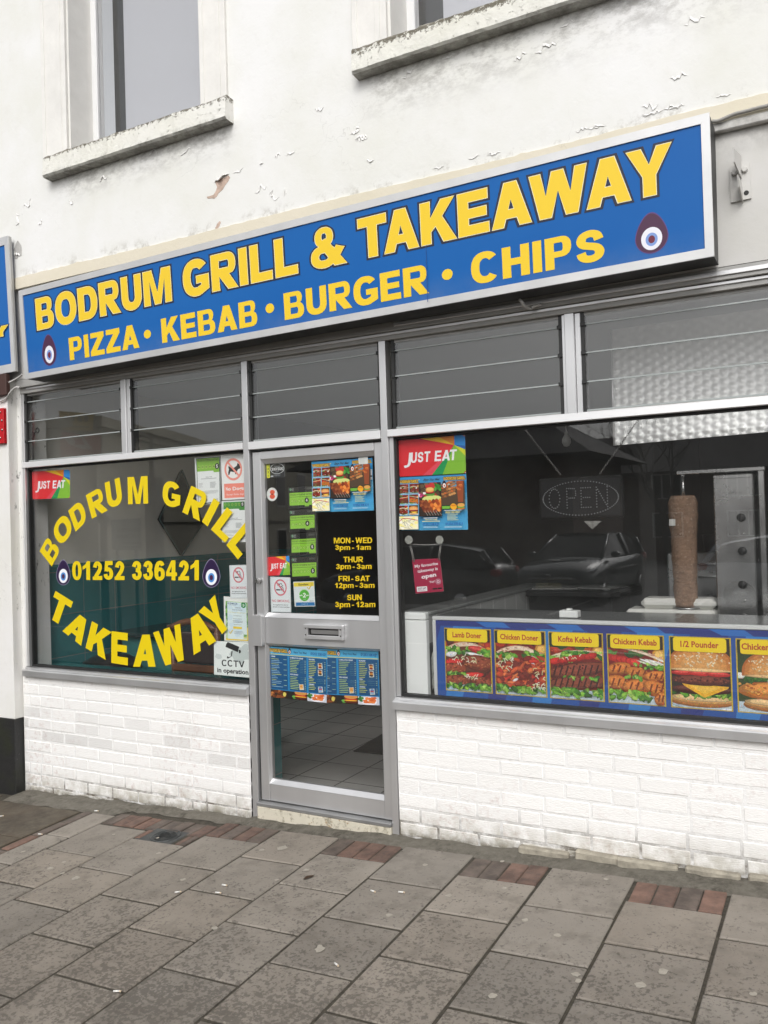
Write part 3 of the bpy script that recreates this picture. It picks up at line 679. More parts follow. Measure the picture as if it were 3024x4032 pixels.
# left pier with its black foot
PXR = -1.905
m = MB(); m.box(-3.3, PXR, -.075, .2, .445, 2.704, .003); pr_ = m.build('pier', PIER, bld); pr_['label'] = 'white pier with black painted foot'
m = MB(); m.box(-3.3, PXR+.002, -.079, .2, -.6, .445, .003); m.build('black_foot', BLK, pr_)
m = MB(); m.box(PXR+.001, -1.868, -.004, .2, -.2, 2.70); m.build('side_return', PIER, pr_)
# brick plinth, one real brick at a time, set in thick painted mortar
def brickwork(name, x0, x1, ztop, off, lab):
    b = MB(); P = .2165; H = .0745; k = -4
    while True:
        z0 = .081 + H*k + .005; z1 = z0 + H - .010; k += 1
        if z0 > ztop-.02: break
        z1 = min(z1, ztop-.004)
        if z1 < gz(x0, 0)-.05 and z1 < gz(x1, 0)-.05: continue
        x = x0 - (off + P*.5*(k % 2) + rnd.uniform(-.01, .01)) % P
        sm = .35 + .65*rnd.random()
        while x < x1:
            w = P-.010 if rnd.random() > .05 else P*.5-.010
            a, c = max(x, x0), min(x+w, x1)
            if c-a > .012:
                jy = rnd.uniform(-.0013, .0013); j = lambda: rnd.uniform(-.0016, .0016)
                dirty = rnd.uniform(.955, 1.0) * (rnd.uniform(.80, .97) if (name.endswith('wall') and x0 < 0 and .26 < z0 < .48 and rnd.random() < .75) else 1)
                col = (dirty, dirty*.995, dirty*.985)
                b.box(a, c, -.012+jy, .06, z0+j()*1.5, z1+j()*1.5, rnd.uniform(.0025, .0042), 0, col)
            x += w+.010
    o = b.build(name, BRICK, bld, colors=True); o['label'] = lab
    mo = MB(); mo.box(x0, x1, -.0100, .08, -.25, ztop-.002); mo.build('mortar', MORT, o)
    return o
brickwork('brick_stall_wall', PXR+.012, -.004, .735, .05, 'white painted brick wall under the left window')
brickwork('brick_stall_wall', .938, 6.2, .728, .10, 'white painted brick wall under the right window')

# ---------------------------------------------------------------- aluminium shopfront
FY = 0.0                                          # front of the frame
def bars(name, lst, m_, par, b=.002, y0=0.0, y1=.07):
    q = MB()
    for r in lst: q.box(r[0], r[1], r[4] if len(r) > 4 else y0, r[5] if len(r) > 5 else y1, r[2], r[3], b)
    return q.build(name, m_, par)
ZB0, ZB1, ZH = 2.114, 2.151, 2.612               # transom bar, head
head = bars('head_beam', [(-1.868, 6.2, 2.650, 2.704, -.028, .10), (-1.868, 6.2, 2.612, 2.649, -.004, .10)], GREYP, bld)
bars('head_strip', [(-1.80, 6.2, 2.634, 2.648, -.012, -.0045), (1.0, 6.2, 2.668, 2.688, -.036, -.0285)], ALU, head)
bars('corner_post', [(-1.866, -1.842, .785, 2.611, .0, .075)], ALU, bld)
bars('corner_edge', [(-1.8675, -1.862, .79, 2.611, -.003, .003)], UPVC, bld)
bars('door_post', [(0.0, .040, .025, 2.611, -.006, .09)], ALU, bld); bars('door_post', [(.892, .931, .06, 2.611, -.006, .05)], ALU, bld)
bars('mullion', [(-.944, -.903, ZB1, 2.611, -.003, .075), (-.9025, -.877, ZB1, 2.611, .010, .075)], ALU, bld)
bars('mullion', [(1.872, 1.916, ZB1, 2.611, -.004, .075), (1.855, 1.8715, ZB1, 2.611, .010, .075), (1.9165, 1.942, ZB1, 2.611, .012, .075)], ALU, bld)
bars('mullion', [(3.9, 3.944, ZB1, 2.611, -.004, .075)], ALU, bld)
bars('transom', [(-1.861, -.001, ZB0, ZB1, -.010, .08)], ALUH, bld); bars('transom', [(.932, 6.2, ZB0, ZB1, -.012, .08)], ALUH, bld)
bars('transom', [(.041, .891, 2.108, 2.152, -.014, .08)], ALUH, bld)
def sill_(x0, x1):
    q = MB(); pr = [(-.040, .728), (-.040, .764), (-.034, .770), (-.012, .774), (-.010, .783), (.075, .783), (.075, .728)]
    q.prism([(x0, y, z) for y, z in pr], (x1-x0, 0, 0)); return q
sill_(-1.868, -.001).build('window_sill', ALU, bld); sill_(.932, 6.2).build('window_sill', ALU, bld)
def shop_window(x0, x1, z0, z1, lab):
    p = MB(); p.box(x0, x1, .036, .042, z0, z1); o = p.build('shop_window', GLASS if x0 > 0 else GLASSD, bld); o['label'] = lab
    q = MB(); e = .012
    q.box(x0-.001, x0+e, .022, .058, z0, z1); q.box(x1-e, x1+.001, .022, .058, z0, z1); q.box(x0+e, x1-e, .022, .058, z0-.002, z0+e); q.box(x0+e, x1-e, .022, .058, z1-e, z1+.002)
    q.build('gasket', RUBBER, o); return o
shop_window(-1.8415, -.001, .785, ZB0, 'left shop window pane'); shop_window(.955, 6.1, .785, ZB0, 'right shop window pane')
bars('glazing_bead', [(.9315, .954, .785, ZB0, .010, .048)], ALU, bld)
BLADE = glass('louvre_glass', boost=1.65); EDGE = mat('ground_glass_edge', (.36, .39, .385), .35)
def louvre(x0, x1, lab):
    q = MB()
    q.box(x0, x0+.016, .014, .062, ZB1+.001, ZH-.001); q.box(x1-.016, x1, .014, .062, ZB1+.001, ZH-.001); q.box(x0+.0165, x1-.0165, .056, .062, ZB1+.001, ZB1+.010); q.box(x0+.0165, x1-.0165, .056, .062, ZH-.010, ZH-.001)
    o = q.build('louvre_window', DARK, bld); o['label'] = lab
    t = MB(); t.box(x0+.016, x1-.016, .020, .05, ZB1+.001, ZB1+.012); t.build('rail', GREYP, o); t = MB(); t.box(x0+.016, x1-.016, .020, .055, ZH-.014, ZH-.001); t.build('rail', GREYP, o)
    zs = [2.158, 2.289, 2.422, 2.553]; zt = [2.2885, 2.4215, 2.5525, 2.612]
    for a, b in zip(zs, zt):
        y0, y1 = .020, .020+(b-a)*.014; th = .005
        y1 += rnd.uniform(-.0010, .0012); bl = MB(); bl.add([(x0+.014, y0, a), (x1-.014, y0, a), (x1-.014, y0+th, a), (x0+.014, y0+th, a), (x0+.014, y1, b), (x1-.014, y1, b), (x1-.014, y1+th, b), (x0+.014, y1+th, b)],
                          [(4, 5, 6, 7), (0, 1, 5, 4), (2, 3, 7, 6), (0, 4, 7, 3), (1, 2, 6, 5)], 0)
        bl.add([(x0+.014, y0, a), (x1-.014, y0, a), (x1-.014, y0+th, a), (x0+.014, y0+th, a)], [(0, 3, 2, 1)], 1)
        bl.box(x0+.014, x1-.014, y0-.0012, y0-.0002, a, a+.0065, 0, 1)
        bl.build('louvre_blade', [BLADE, EDGE], o)
    for a in zs[1:]:
        for xx in (x0, x1-.022): cl = MB(); cl.box(xx, xx+.022, .006, .0139, a-.006, a+.012, .002); cl.build('blade_clip', DARK, o)
    return o
l1 = louvre(-1.8415, -.945, 'leftmost louvre window, three quarters reflecting a red board'); louvre(-.876, -.001, 'second louvre window from the left, next to the door'); louvre(.041, .891, 'louvre window over the shop door')
louvre(.955, 1.8545, 'louvre window right of the door'); louvre(1.9425, 3.899, 'wide louvre window in front of the quilted panel'); 
m = MB(); a = at('c2', 525, 1600, .03); b = at('c2', 560, 1470, .03); c_ = at('c2', 610, 1430, .03)
m.tube([a, a*.5+b*.5, b, b*.4+c_*.6], .008, 8); ring = [c_ + Vector((.016*cos(t*pi/6), 0, .016*sin(t*pi/6))) for t in range(13)]; m.tube(ring, .004, 6, cap=False); m.build('louvre_handle', DARK, l1)

# door: outer leaf frame with a deep middle rail
DY = .012
lf = MB()
lf.box(.050, .106, DY, DY+.045, .143, 2.094, .003); lf.box(.839, .889, DY, DY+.045, .143, 2.094, .003)
lf.box(.1065, .8385, DY+.004, DY+.045, .143, .238, .002); lf.box(.1065, .8385, DY+.004, DY+.045, 1.018, 1.166, .002); lf.box(.1065, .8385, DY-.004, DY+.045, 2.050, 2.094, .003)
door = lf.build('door', ALU, bld, colors=False); door['label'] = 'aluminium shop door with two glass panes'
bv = MB()                                         # splayed beads round both panes
def bead(q, x0, x1, z0, z1, wl=.010, wr=.010, wt=.024, wb=.024):
    y0, y1 = DY+.002, DY+.022
    O = [(x0, y0, z0), (x1, y0, z0), (x1, y0, z1), (x0, y0, z1)]; I = [(x0+wl, y1, z0+wb), (x1-wr, y1, z0+wb), (x1-wr, y1, z1-wt), (x0+wl, y1, z1-wt)]
    q.add(O+I, [(i, (i+1) % 4, (i+1) % 4+4, i+4) for i in range(4)])
    B = [(a, DY+.044, c) for a, _, c in I]; q.add(I+B, [(i, (i+1) % 4, (i+1) % 4+4, i+4) for i in range(4)])
bead(bv, .106, .839, 1.166, 2.050); bead(bv, .106, .839, .238, 1.018, wt=.012)
bv.build('bead', ALU, door)
for (z0, z1, nm) in ((1.19, 2.028, 'upper_pane'), (.261, 1.007, 'lower_pane')):
    p = MB(); p.box(.1155, .830, DY+.024, DY+.030, z0, z1); p.build(nm, GLASSD, door)
m = MB(); m.box(.044, .1055, -.022, DY-.0005, 1.008, 1.182, .003); m.build('lock_case', ALU, door)
p = at('z5', 170, 1625, -.0); m = MB(); m.lathe((p.x, -.012, p.z), [(.016, .022), (.016, .004), (.012, .0), (.0115, -.004)], 18, 'y'); m.box(p.x-.0012, p.x+.0012, -.0172, -.0155, p.z-.007, p.z+.007, 0, 1); m.build('lock_cylinder', [STEEL, DARK], door)
m = MB(); lx0, lx1, lz0, lz1 = .380, .627, 1.058, 1.138
m.box(lx0, lx1, -.008, DY+.003, lz0, lz0+.022, .003); m.box(lx0, lx1, -.012, DY+.003, lz1-.020, lz1, .003); m.box(lx0, lx0+.027, -.008, DY+.003, lz0+.022, lz1-.020, .001); m.box(lx1-.025, lx1, -.008, DY+.003, lz0+.022, lz1-.020, .001)
lp = m.build('letter_plate', ALU, door)
m = MB(); m.box(lx0+.027, lx1-.025, DY-.004, DY+.0035, lz0+.022, lz1-.020); m.build('flap_shadow_gap', RUBBER, lp)
m = MB(); m.add([(lx0+.045, -.001, lz0+.03), (lx1-.03, -.001, lz0+.03), (lx1-.03, -.004, lz1-.028), (lx0+.045, -.004, lz1-.028), (lx0+.045, .006, lz0+.03), (lx1-.03, .006, lz0+.03), (lx1-.03, .006, lz1-.028), (lx0+.045, .006, lz1-.028)], [(0, 1, 2, 3), (0, 4, 5, 1), (3, 2, 6, 7), (0, 3, 7, 4), (1, 5, 6, 2)]); m.build('flap', ALUD, lp)
m = MB()
for xx in (lx0+.013, lx1-.012):
    for zz_ in (lz0+.012, lz1-.034): m.lathe((xx, -.008, zz_+.012), [(.004, 0), (.0035, -.0015), (.0005, -.002)], 10, 'y')
m.build('screws', DARK, lp)
m = MB(); m.box(.0405, .0495, .02, .08, .143, 2.094); m.build('door_stop', RUBBER, door); m = MB(); m.box(.8895, .8915, .02, .08, .143, 2.094); m.build('door_stop', RUBBER, door)
m = MB(); m.box(.041, .8915, -.022, .09, -.05, .118, .006); th = m.build('threshold', THR, bld)
m = MB(); m.box(.041, .8915, -.026, .085, .1185, .138, .003); m.build('threshold_strip', ALUD, th)

# ---------------------------------------------------------------- pavement
g = NB('concrete_paving'); t = g.attr('Col'); n1 = g.noise(3.2, 6, .65); n2 = g.noise(42, 8, .7); n3 = g.noise(210, 3); n5 = g.noise(8.5, 7, .68, off=(7, 3, 0))
base = g.mix(g.mr(n1, .33, .7), (.285, .252, .214), (.228, .201, .170))
mm = g.n.new('ShaderNodeMix'); mm.data_type = 'RGBA'; mm.blend_type = 'MULTIPLY'; mm.inputs[0].default_value = 1; g.L.new(base, mm.inputs[6]); g.L.new(t, mm.inputs[7])
fl = g.mr(n2, .45, .7); c = g.mix(g.mul(fl, .25), mm.outputs[2], (.27, .245, .21)); c = g.mix(g.mul(g.mr(n5, .50, .66), .45), c, (.115, .100, .082))
# black lichen blots, thicker towards the road
lv = g.math('ADD', g.math('ADD', g.mul(g.noise(64, 6, .62), .68), g.mul(g.noise(22, 5, .6, off=(4, 1, 1)), .32)), g.mul(g.noise(1.7, 4), .22))
th_ = g.mr(g.y, -.35, -1.7, .695, .585); lich = g.math('SUBTRACT', lv, th_); lich = g.mr(lich, .0, .045)
c = g.mix(g.mul(lich, .56), c, (.050, .044, .037))
grim = g.mul(g.mr(g.y, -.5, -1.9, 0, 1, True), g.mr(g.noise(3.4, 6, .65, off=(1, 9, 2)), .3, .62)); c = g.mix(g.mul(grim, .42), c, (.105, .090, .074))
lv2 = g.mr(g.noise(95, 4, .6), .63, .67); c = g.mix(g.mul(lv2, .4), c, (.05, .045, .04))
wallside = g.mul(g.mr(g.y, -.35, -.05), g.mr(g.noise(6, 6, .7, off=(4, 4, 4)), .4, .62)); c = g.mix(g.mul(wallside, .35), c, (.07, .062, .048))  # slabs mottled darker towards the wall
g.col(c); g.rough(.82); g.bump(g.math('ADD', g.mul(n2, .5), g.mul(n3, .5)), .35, .004); SLAB = g.m
g = NB('clay_paver'); t = g.attr('Col'); n2 = g.noise(30, 8, .7); n4 = g.noise(12, 5)
mm = g.n.new('ShaderNodeMix'); mm.data_type = 'RGBA'; mm.blend_type = 'MULTIPLY'; mm.inputs[0].default_value = 1; g.L.new(t, mm.inputs[6]); g.L.new(g.mix(g.mr(n4, .35, .65), (.6, .6, .6), (1.15, 1.15, 1.15)), mm.inputs[7])
g.col(g.mix(g.mul(g.mr(n2, .5, .68), .5), mm.outputs[2], (.075, .065, .055))); g.rough(.8); g.bump(n2, .4); PAVER = g.m
g = NB('joint_soil'); n2 = g.noise(40, 8, .7); g.col(g.mix(g.mr(n2, .4, .65), (.040, .034, .025), (.080, .070, .052))); g.rough(.95); g.bump(n2, .8); JOINT = g.m
g = NB('rough_cement'); n2 = g.noise(24, 9, .75); n1 = g.noise(5, 5); g.col(g.mix(g.mr(n2, .35, .65), g.mix(g.mr(n1, .4, .62), (.13, .118, .095), (.062, .054, .040)), (.19, .175, .145))); g.rough(.92); g.bump(n2, .9, .02); CEM = g.m
g = NB('brown_flagstone'); n2 = g.noise(12, 9, .7); n1 = g.noise(2.5, 5); g.col(g.mix(g.mr(n2, .4, .65), g.mix(g.mr(n1, .4, .62), (.085, .066, .046), (.052, .043, .032)), (.11, .092, .068))); g.rough(.85); g.bump(n2, .5); FLAG = g.m
pav = empty('pavement', (1.0, -1.5, 0), kind='structure')
def gp(x, y, dz=0.0): return Vector((x, y, gz(x, y)+dz))
m = MB()
NX = [-60, -6, 6, 60]; NYs = [-5.1, 0.02]
for i in range(3):
    m.add([gp(NX[i], -5.1, -.007), gp(NX[i+1], -5.1, -.007), gp(NX[i+1], .02, -.007), gp(NX[i], .02, -.007)], [(0, 1, 2, 3)])
m.build('pavement_bed', JOINT, pav)
def slab(mb, x0, x1, y0, y1, mi=0, col=(1, 1, 1), jt=.0016, b=.004):
    tz = rnd.uniform(-jt, jt); ax, ay = rnd.uniform(-.004, .004), rnd.uniform(-.004, .004); cx_, cy_ = (x0+x1)/2, (y0+y1)/2
    def P(x, y, d): return gp(x, y, d + tz + ax*(x-cx_) + ay*(y-cy_))
    q = [(x0, y0), (x1, y0), (x1, y1), (x0, y1)]; n = 4
    q = [(x+rnd.uniform(-.0015, .0015), y+rnd.uniform(-.0015, .0015)) for x, y in q]
    ins = [(x+(b if i in (0, 3) else -b), y+(b if i in (0, 1) else -b)) for i, (x, y) in enumerate(q)]
    vs = [P(x, y, -.03) for x, y in q] + [P(x, y, -.004) for x, y in q] + [P(x, y, .0) for x, y in ins]
    fs = [(8, 9, 10, 11)] + [(k*4+i, k*4+(i+1) % 4, k*4+4+(i+1) % 4, k*4+4+i) for k in (0, 1) for i in range(4)]
    mb.add(vs, fs, mi, col)
PX0, PP, JG = .260, .377, .0064
sl_ = MB(); bk_ = MB(); ct = MB()
def brickrow(k, y0, y1, n=4, x0=None, x1=None):
    a = PX0+PP*k+JG if x0 is None else x0; b = PX0+PP*(k+1)-JG if x1 is None else x1; w = (b-a)/n
    for i in range(n):
        v = rnd.random(); col = (.135+.06*v, .088+.025*v, .070+.015*v) if rnd.random() > .45 else (.130, .102, .085)
        slab(bk_, a+w*i+.003, a+w*(i+1)-.003, y0+.002, y1-.002, 0, col, .003, .004)
for k in range(-14, 16):
    x0, x1 = PX0+PP*k, PX0+PP*(k+1)
    odd = k % 2
    yj = -.455-.012*k if not odd else -.653-.010*(k-1)
    ys = [yj-.378*j for j in range(-1, 14)]
    if k == -4: ys = [-.185, -.535] + [-.91-.378*j for j in range(12)]; x0 = -1.065
    if k == -3: ys = [-.318, -.69] + [-1.068-.378*j for j in range(12)]
    if k < -4: continue
    for j in range(len(ys)-1):
        yt, yb = ys[j], ys[j+1]
        if j == 0:
            if odd and k > -3: yt = ys[1]+.352
            yt = min(yt, -.10)
            if k == -2: continue
        if yb < -5.0: break
        sh = rnd.uniform(.82, 1.08); wm = rnd.uniform(-.02, .02)
        slab(sl_, x0+JG, x1-JG, yb+.0075, yt-.0075, 0, (sh*(1+wm), sh, sh*(1-wm)))
    if odd and k >= -1: t0 = ys[1]+.352; brickrow(k, t0, min(t0+.19, -.10))
# left part: brick infill round the cover, a brick edge along the neighbour's flagstones
brickrow(-2, -.305, -.15, 9, -.865, -.125); brickrow(-1, -.425, -.312, 2, -.20, -.122); brickrow(-3, -.425, -.312, 1, -.49, -.45)
for y0 in (-.36, -.565, -.77, -.975, -1.18, -1.385): brickrow(-3, y0, y0+.195, 1, -1.14, -1.07)
# brown flagstones of the neighbour's forecourt on the far left
fl_ = MB()
for (a, b, c_, d) in ((-1.98, -1.16, -.62, -.20), (-2.7, -1.99, -.55, -.12), (-3.4, -2.71, -.62, -.12), (-1.98, -1.16, -1.12, -.63), (-2.75, -1.99, -1.12, -.56), (-3.5, -2.76, -1.12, -.63), (-1.98, -1.16, -1.7, -1.13), (-2.8, -1.99, -1.7, -1.13), (-3.5, -2.81, -1.7, -1.13)):
    slab(fl_, a, b, c_, d, 0, (1, 1, 1), .003, .008)
ct_n = 60                                         # cement fillet against the wall, ragged outer edge
for i in range(ct_n*2):
    a, b = -1.9+i*(8.0/ct_n/2), -1.9+(i+1)*(8.0/ct_n/2)
    def ed(x):
        e = .10 + .035*max(0, x-.2)*.8; e = min(e, .165)
        if x < -.85: e = .19
        return -(e + .010*sin(x*31)+.008*sin(x*73+1))
    h = lambda x: .012+.006*sin(x*17)+.004*sin(x*41)
    ct.add([gp(a, ed(a), -.004), gp(b, ed(b), -.004), gp(b, ed(b)*.7, .004), gp(a, ed(a)*.7, .004), gp(a, 0, h(a)), gp(b, 0, h(b))], [(0, 1, 2, 3), (3, 2, 5, 4)], 0, (1, 1, 1), True)
sl_.build('paving_slabs', SLAB, pav, colors=True); bk_.build('brick_pavers', PAVER, pav, colors=True); fl_.build('flagstones', FLAG, pav); ct.build('cement_fillet', CEM, pav)
# loose broken bricks at the foot of the right wall
CHP = mat('broken_brick_edge', (.34, .31, .25), .9, var=.4, vscale=18, bump=.8, bscale=30)
for (xx, yy, w_, h_) in ((1.70, -.03, .24, .035), (1.95, -.032, .2, .045), (2.17, -.035, .26, .035), (2.44, -.03, .22, .03), (2.68, -.03, .2, .03)):
    m = MB(); m.box(xx-w_/2, xx+w_/2, yy-.012, yy+.03, gz(xx, yy)-.01, gz(xx, yy)+h_, .008, xf=Matrix.Translation((xx, yy, 0)) @ Matrix.Rotation(rnd.uniform(-.06, .06), 4, 'Z') @ Matrix.Translation((-xx, -yy, 0)))
    m.build('broken_brick', CHP, bld)
# gum spots trodden into the slabs
GUM = mat('trodden_gum', (.36, .33, .28), .8, var=.2, vscale=60)
gm = MB()
for (z, x, y, r) in [('b1', 1230, 818, .026), ('b1', 1140, 828, .014), ('b1', 1335, 915, .015), ('b1', 330, 950, .02), ('b1', 218, 908, .017), ('b1', 272, 930, .012), ('b1', 797, 957, .014), ('b1', 278, 880, .012), ('b1', 100, 835, .012), ('b1', 1395, 1260, .022), ('b1', 1392, 1248, .012),
                     ('b2', 552, 1250, .015), ('b2', 886, 1163, .015), ('b2', 896, 1190, .013), ('b2', 1238, 1153, .018), ('b2', 1147, 1206, .018), ('b2', 376, 846, .014), ('b2', 812, 1006, .013), ('b2', 682, 945, .013), ('b2', 1602, 1243, .012), ('b2', 135, 925, .013), ('b2', 598, 816, .012),
                     ('b2', 280, 722, .012), ('b2', 590, 708, .010), ('b2', 1008, 780, .010), ('b1', 685, 775, .010), ('b1', 935, 1168, .013), ('b1', 1205, 958, .01), ('b1', 495, 760, .010), ('b1', 690, 842, .012)]:
    p = atg(z, x, y); a0 = rnd.random()*6
    pts = [gp(p.x+r*(1+rnd.uniform(-.25, .25))*cos(a0+t*pi/6), p.y+r*(1+rnd.uniform(-.25, .25))*sin(a0+t*pi/6), .0026) for t in range(12)]
    gm.add(pts + [gp(p.x, p.y, .0030)], [(i, (i+1) % 12, 12) for i in range(12)], 0, (1, 1, 1), True)
tag(gm.build('chewing_gum', GUM), kind='stuff')['label'] = 'pale spots of trodden gum on the grey paving slabs'
# road beyond the pavement, behind the photographer, and the kerb
g = NB('asphalt'); n2 = g.noise(60, 8, .7); n1 = g.noise(1.2, 5); g.col(g.mix(g.mr(n2, .35, .65), g.mix(g.mr(n1, .4, .6), (.075, .075, .076), (.10, .10, .10)), (.075, .075, .075))); g.rough(.85); g.bump(n2, .5); ASP = g.m
KERB = mat('kerb_stone', (.20, .195, .18), .8, var=.2, vscale=12, bump=.4, bscale=40)
ZR0 = -.30
m = MB(); m.add([(-200, -160, ZR0), (200, -160, ZR0), (200, -5.2, ZR0), (-200, -5.2, ZR0)], [(0, 1, 2, 3)]); tag(m.build('road', ASP), kind='structure')
m = MB()
for i in range(-7, 8): m.box(i*.92-.458, i*.92+.458, -5.25, -5.1, -.55, gz(i*.92, -5)-.006+0*i, .012)
m.box(-60, -6.91, -5.25, -5.1, -.55, gz(-6, -5), .012); m.box(6.91, 60, -5.25, -5.1, -.55, gz(6, -5), .012)
tag(m.build('kerb', KERB), kind='structure')
MARK = mat('road_paint', (.55, .55, .53), .7, var=.2, vscale=20)
m = MB()
for i in range(-8, 9): m.box(i*4-1, i*4+1, -8.55, -8.45, ZR0+.001, ZR0+.004)
for i in range(-6, 9): m.box(i*2.5-.05, i*2.5+.05, -18.5, -13.0, ZR0+.001, ZR0+.004)
tag(m.build('road_markings', MARK), kind='structure')
# ================================================================ inside the shop
def tile_mat(name, ca, cb, grout, size, gw, ax, rough=.2, off=(0, 0)):
    g = NB(name); comp = (g.x, g.y, g.z); ms = []
    for k, o in zip(ax, off):
        f = g.math('FRACT', g.math('ADD', g.mul(comp[k], 1/size), o)); ms.append(g.math('MINIMUM', f, g.math('SUBTRACT', 1.0, f)))
    d = g.math('MINIMUM', ms[0], ms[1]); line = g.mr(d, gw*.6, gw, 1, 0)
    c = g.mix(g.mr(g.noise(1.3, 4), .35, .65), ca, cb); g.col(g.mix(line, c, grout)); g.rough(g.mr(line, 0, 1, rough, .8)); g.bump(g.math('SUBTRACT', 1.0, line), .3, .004); return g.m
TEAL = tile_mat('teal_wall_tile', (.06, .25, .26), (.045, .20, .21), (.20, .24, .23), .30, .012, (1, 2), .18, (.2, .35))
FLOORT = tile_mat('grey_floor_tile', (.42, .415, .395), (.36, .355, .34), (.05, .048, .045), .32, .018, (0, 1), .3, (.15, .4))
WTILE = tile_mat('white_counter_tile', (.55, .56, .54), (.50, .51, .5), (.80, .80, .78), .20, .018, (1, 2), .25)
CTOP = tile_mat('grey_counter_tile', (.30, .31, .30), (.27, .28, .27), (.12, .12, .12), .20, .02, (0, 1), .25, (.2, 0))
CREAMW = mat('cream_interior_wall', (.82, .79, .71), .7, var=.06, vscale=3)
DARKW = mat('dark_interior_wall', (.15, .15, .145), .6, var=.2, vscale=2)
CEIL = mat('interior_ceiling', (.70, .70, .68), .9)
ZF, ZC, YB = .13, 2.74, 5.6; XI0, XI1 = -1.93, 5.6
m = MB(); m.box(XI0-.1, XI1+.1, .085, YB+.1, -.1, ZF); tag(m.build('floor', FLOORT), kind='structure')
m = MB(); m.box(XI0-.1, XI1+.1, .085, YB+.1, ZC, ZC+.1); tag(m.build('ceiling', CEIL), kind='structure')
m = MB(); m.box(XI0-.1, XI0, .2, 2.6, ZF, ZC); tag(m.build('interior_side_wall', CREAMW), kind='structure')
m = MB(); m.box(XI0-.1, XI0, 2.601, YB, ZF, ZC); tag(m.build('interior_side_wall', DARKW), kind='structure')  # same wall further back, its gloom put into a dark colour
m = MB(); m.box(XI0, XI0+.012, .085, 3.6, ZF, 1.42); m.box(XI0, XI0+.02, .085, 3.6, 1.42, 1.45, .004); m.box(XI0, -.06, .10, .112, ZF, .76); tag(m.build('wall_tiling', TEAL), kind='structure')
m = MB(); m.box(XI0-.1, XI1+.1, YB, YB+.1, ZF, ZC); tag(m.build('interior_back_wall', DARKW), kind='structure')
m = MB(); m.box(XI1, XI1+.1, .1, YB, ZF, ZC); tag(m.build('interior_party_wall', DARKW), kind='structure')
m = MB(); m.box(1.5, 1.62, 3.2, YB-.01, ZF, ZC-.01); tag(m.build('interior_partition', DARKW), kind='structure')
m = MB(); m.box(XI0, -.06, .10, .30, .70, .765, .006); tag(m.build('window_ledge', mat('teal_ledge', (.05, .16, .16), .25)), 'teal tiled ledge inside the foot of the left window', 'ledge')
# teal tiled return beside the door
m = MB(); m.box(-.30, -.045, .115, .345, ZF, .78); tag(m.build('tiled_pier', TEAL), 'teal tiled low wall just inside the shop door', 'low wall')
def atf(z, x, y, Z):
    d = ray(z, x, y); return CAM + d*((Z - CAM.z)/d.z)
m = MB(); a, b, c_ = (atf('z6', x, y, ZF+.004) for x, y in ((930, 1390), (1165, 1250), (1165, 1415))); b = a + (b-a)*2.2; c_ = a + (c_-a)*2.2
m.prism([a, b, b+c_-a, c_], (0, 0, .006)); tag(m.build('door_mat', mat('dark_mat', (.02, .02, .02), .95, bump=.5, bscale=200)), 'dark mat lying on the grey tiled shop floor', 'mat')
# black diamond wall panel
c = XI0+.05
m = MB(); dm = [tuple(atx('z4', *q, c)) for q in ((990, 545), (1130, 238), (1262, 568), (1130, 770))]
m.prism(dm, (-.02, 0, 0)); dn = m.build('diamond_panel', mat('black_gloss_panel', (.010, .013, .013), .6, spec=.1)); tag(dn, 'black diamond shaped panel with thin teal edge on the inside wall', 'wall panel')
m = MB()
for i in range(4):
    a, b = Vector(dm[i]), Vector(dm[(i+1) % 4]); m.tube([a+Vector((.004, 0, 0)), b+Vector((.004, 0, 0))], .006, 6)
m.build('edge_strip', mat('teal_strip', (.012, .05, .046), .4), dn)
# table and chairs seen through the left window
def table(x0, x1, y0, y1, zt):
    t = empty('cafe_table', ((x0+x1)/2, (y0+y1)/2, ZF), 'dark topped cafe table behind the left window', 'table')
    q = MB(); q.box(x0, x1, y0, y1, zt-.03, zt, .008); q.build('tabletop', mat('dark_laminate', (.025, .045, .045), .25), t)
    q = MB(); q.box(x0+.05, x1-.05, y0+.05, y0+.07, ZF+.30, zt-.03); q.build('modesty_panel', mat('teal_panel', (.04, .17, .16), .35), t)
    for sx in (x0+.05, x1-.09):
        for sy in (y0+.05, y1-.09): q = MB(); q.box(sx, sx+.04, sy, sy+.04, ZF, zt-.03, .004); q.build('leg', DARK, t)
    return t
table(-1.90, -1.12, .75, 1.35, .92)
def chair(x, y, rz, wood, seat_m, lab):
    t = empty('chair', (x, y, ZF), lab, 'chair', 'chairs inside the shop')
    X = Matrix.Translation((x, y, ZF)) @ Matrix.Rotation(rz, 4, 'Z')
    for sx in (-.19, .19):
        q = MB(); q.tube([X @ Vector((sx, -.2, .0)), X @ Vector((sx, -.2, .43))], .02, 8); q.build('leg', wood, t)
        q = MB(); q.tube([X @ Vector((sx, .2, .0)), X @ Vector((sx, .2, .45)), X @ Vector((sx*1.02, .25, .92))], .02, 8); q.build('leg', wood, t)
    q = MB(); q.box(-.22, .22, -.23, .22, .42, .48, .02, xf=X); q.build('seat', seat_m, t)
    q = MB(); q.tube([X @ Vector((-.195, .25, .90))] + [X @ Vector((-.195+.39*i/8, .25, .90+.05*sin(pi*i/8))) for i in range(9)], .022, 8)
    q.box(-.19, .19, .215, .24, .62, .67, .006, xf=X); q.box(-.19, .19, -.205, -.185, .25, .28, .005, xf=X); q.build('back_frame', wood, t)
    q = MB(); q.box(-.17, .17, .225, .25, .68, .88, .01, xf=X); q.build('back_pad', seat_m, t)
    return t
BSEAT = mat('black_vinyl', (.015, .014, .013), .3); RSEAT = mat('dark_red_vinyl', (.022, .011, .010), .6)
chair(at('z4', 1330, 1300, .55).x, .60, R_(180), WOOD, RSEAT, 'wooden chair with dark padding behind the takeaway lettering')
SX = at('z4', 690, 1420, .50).x
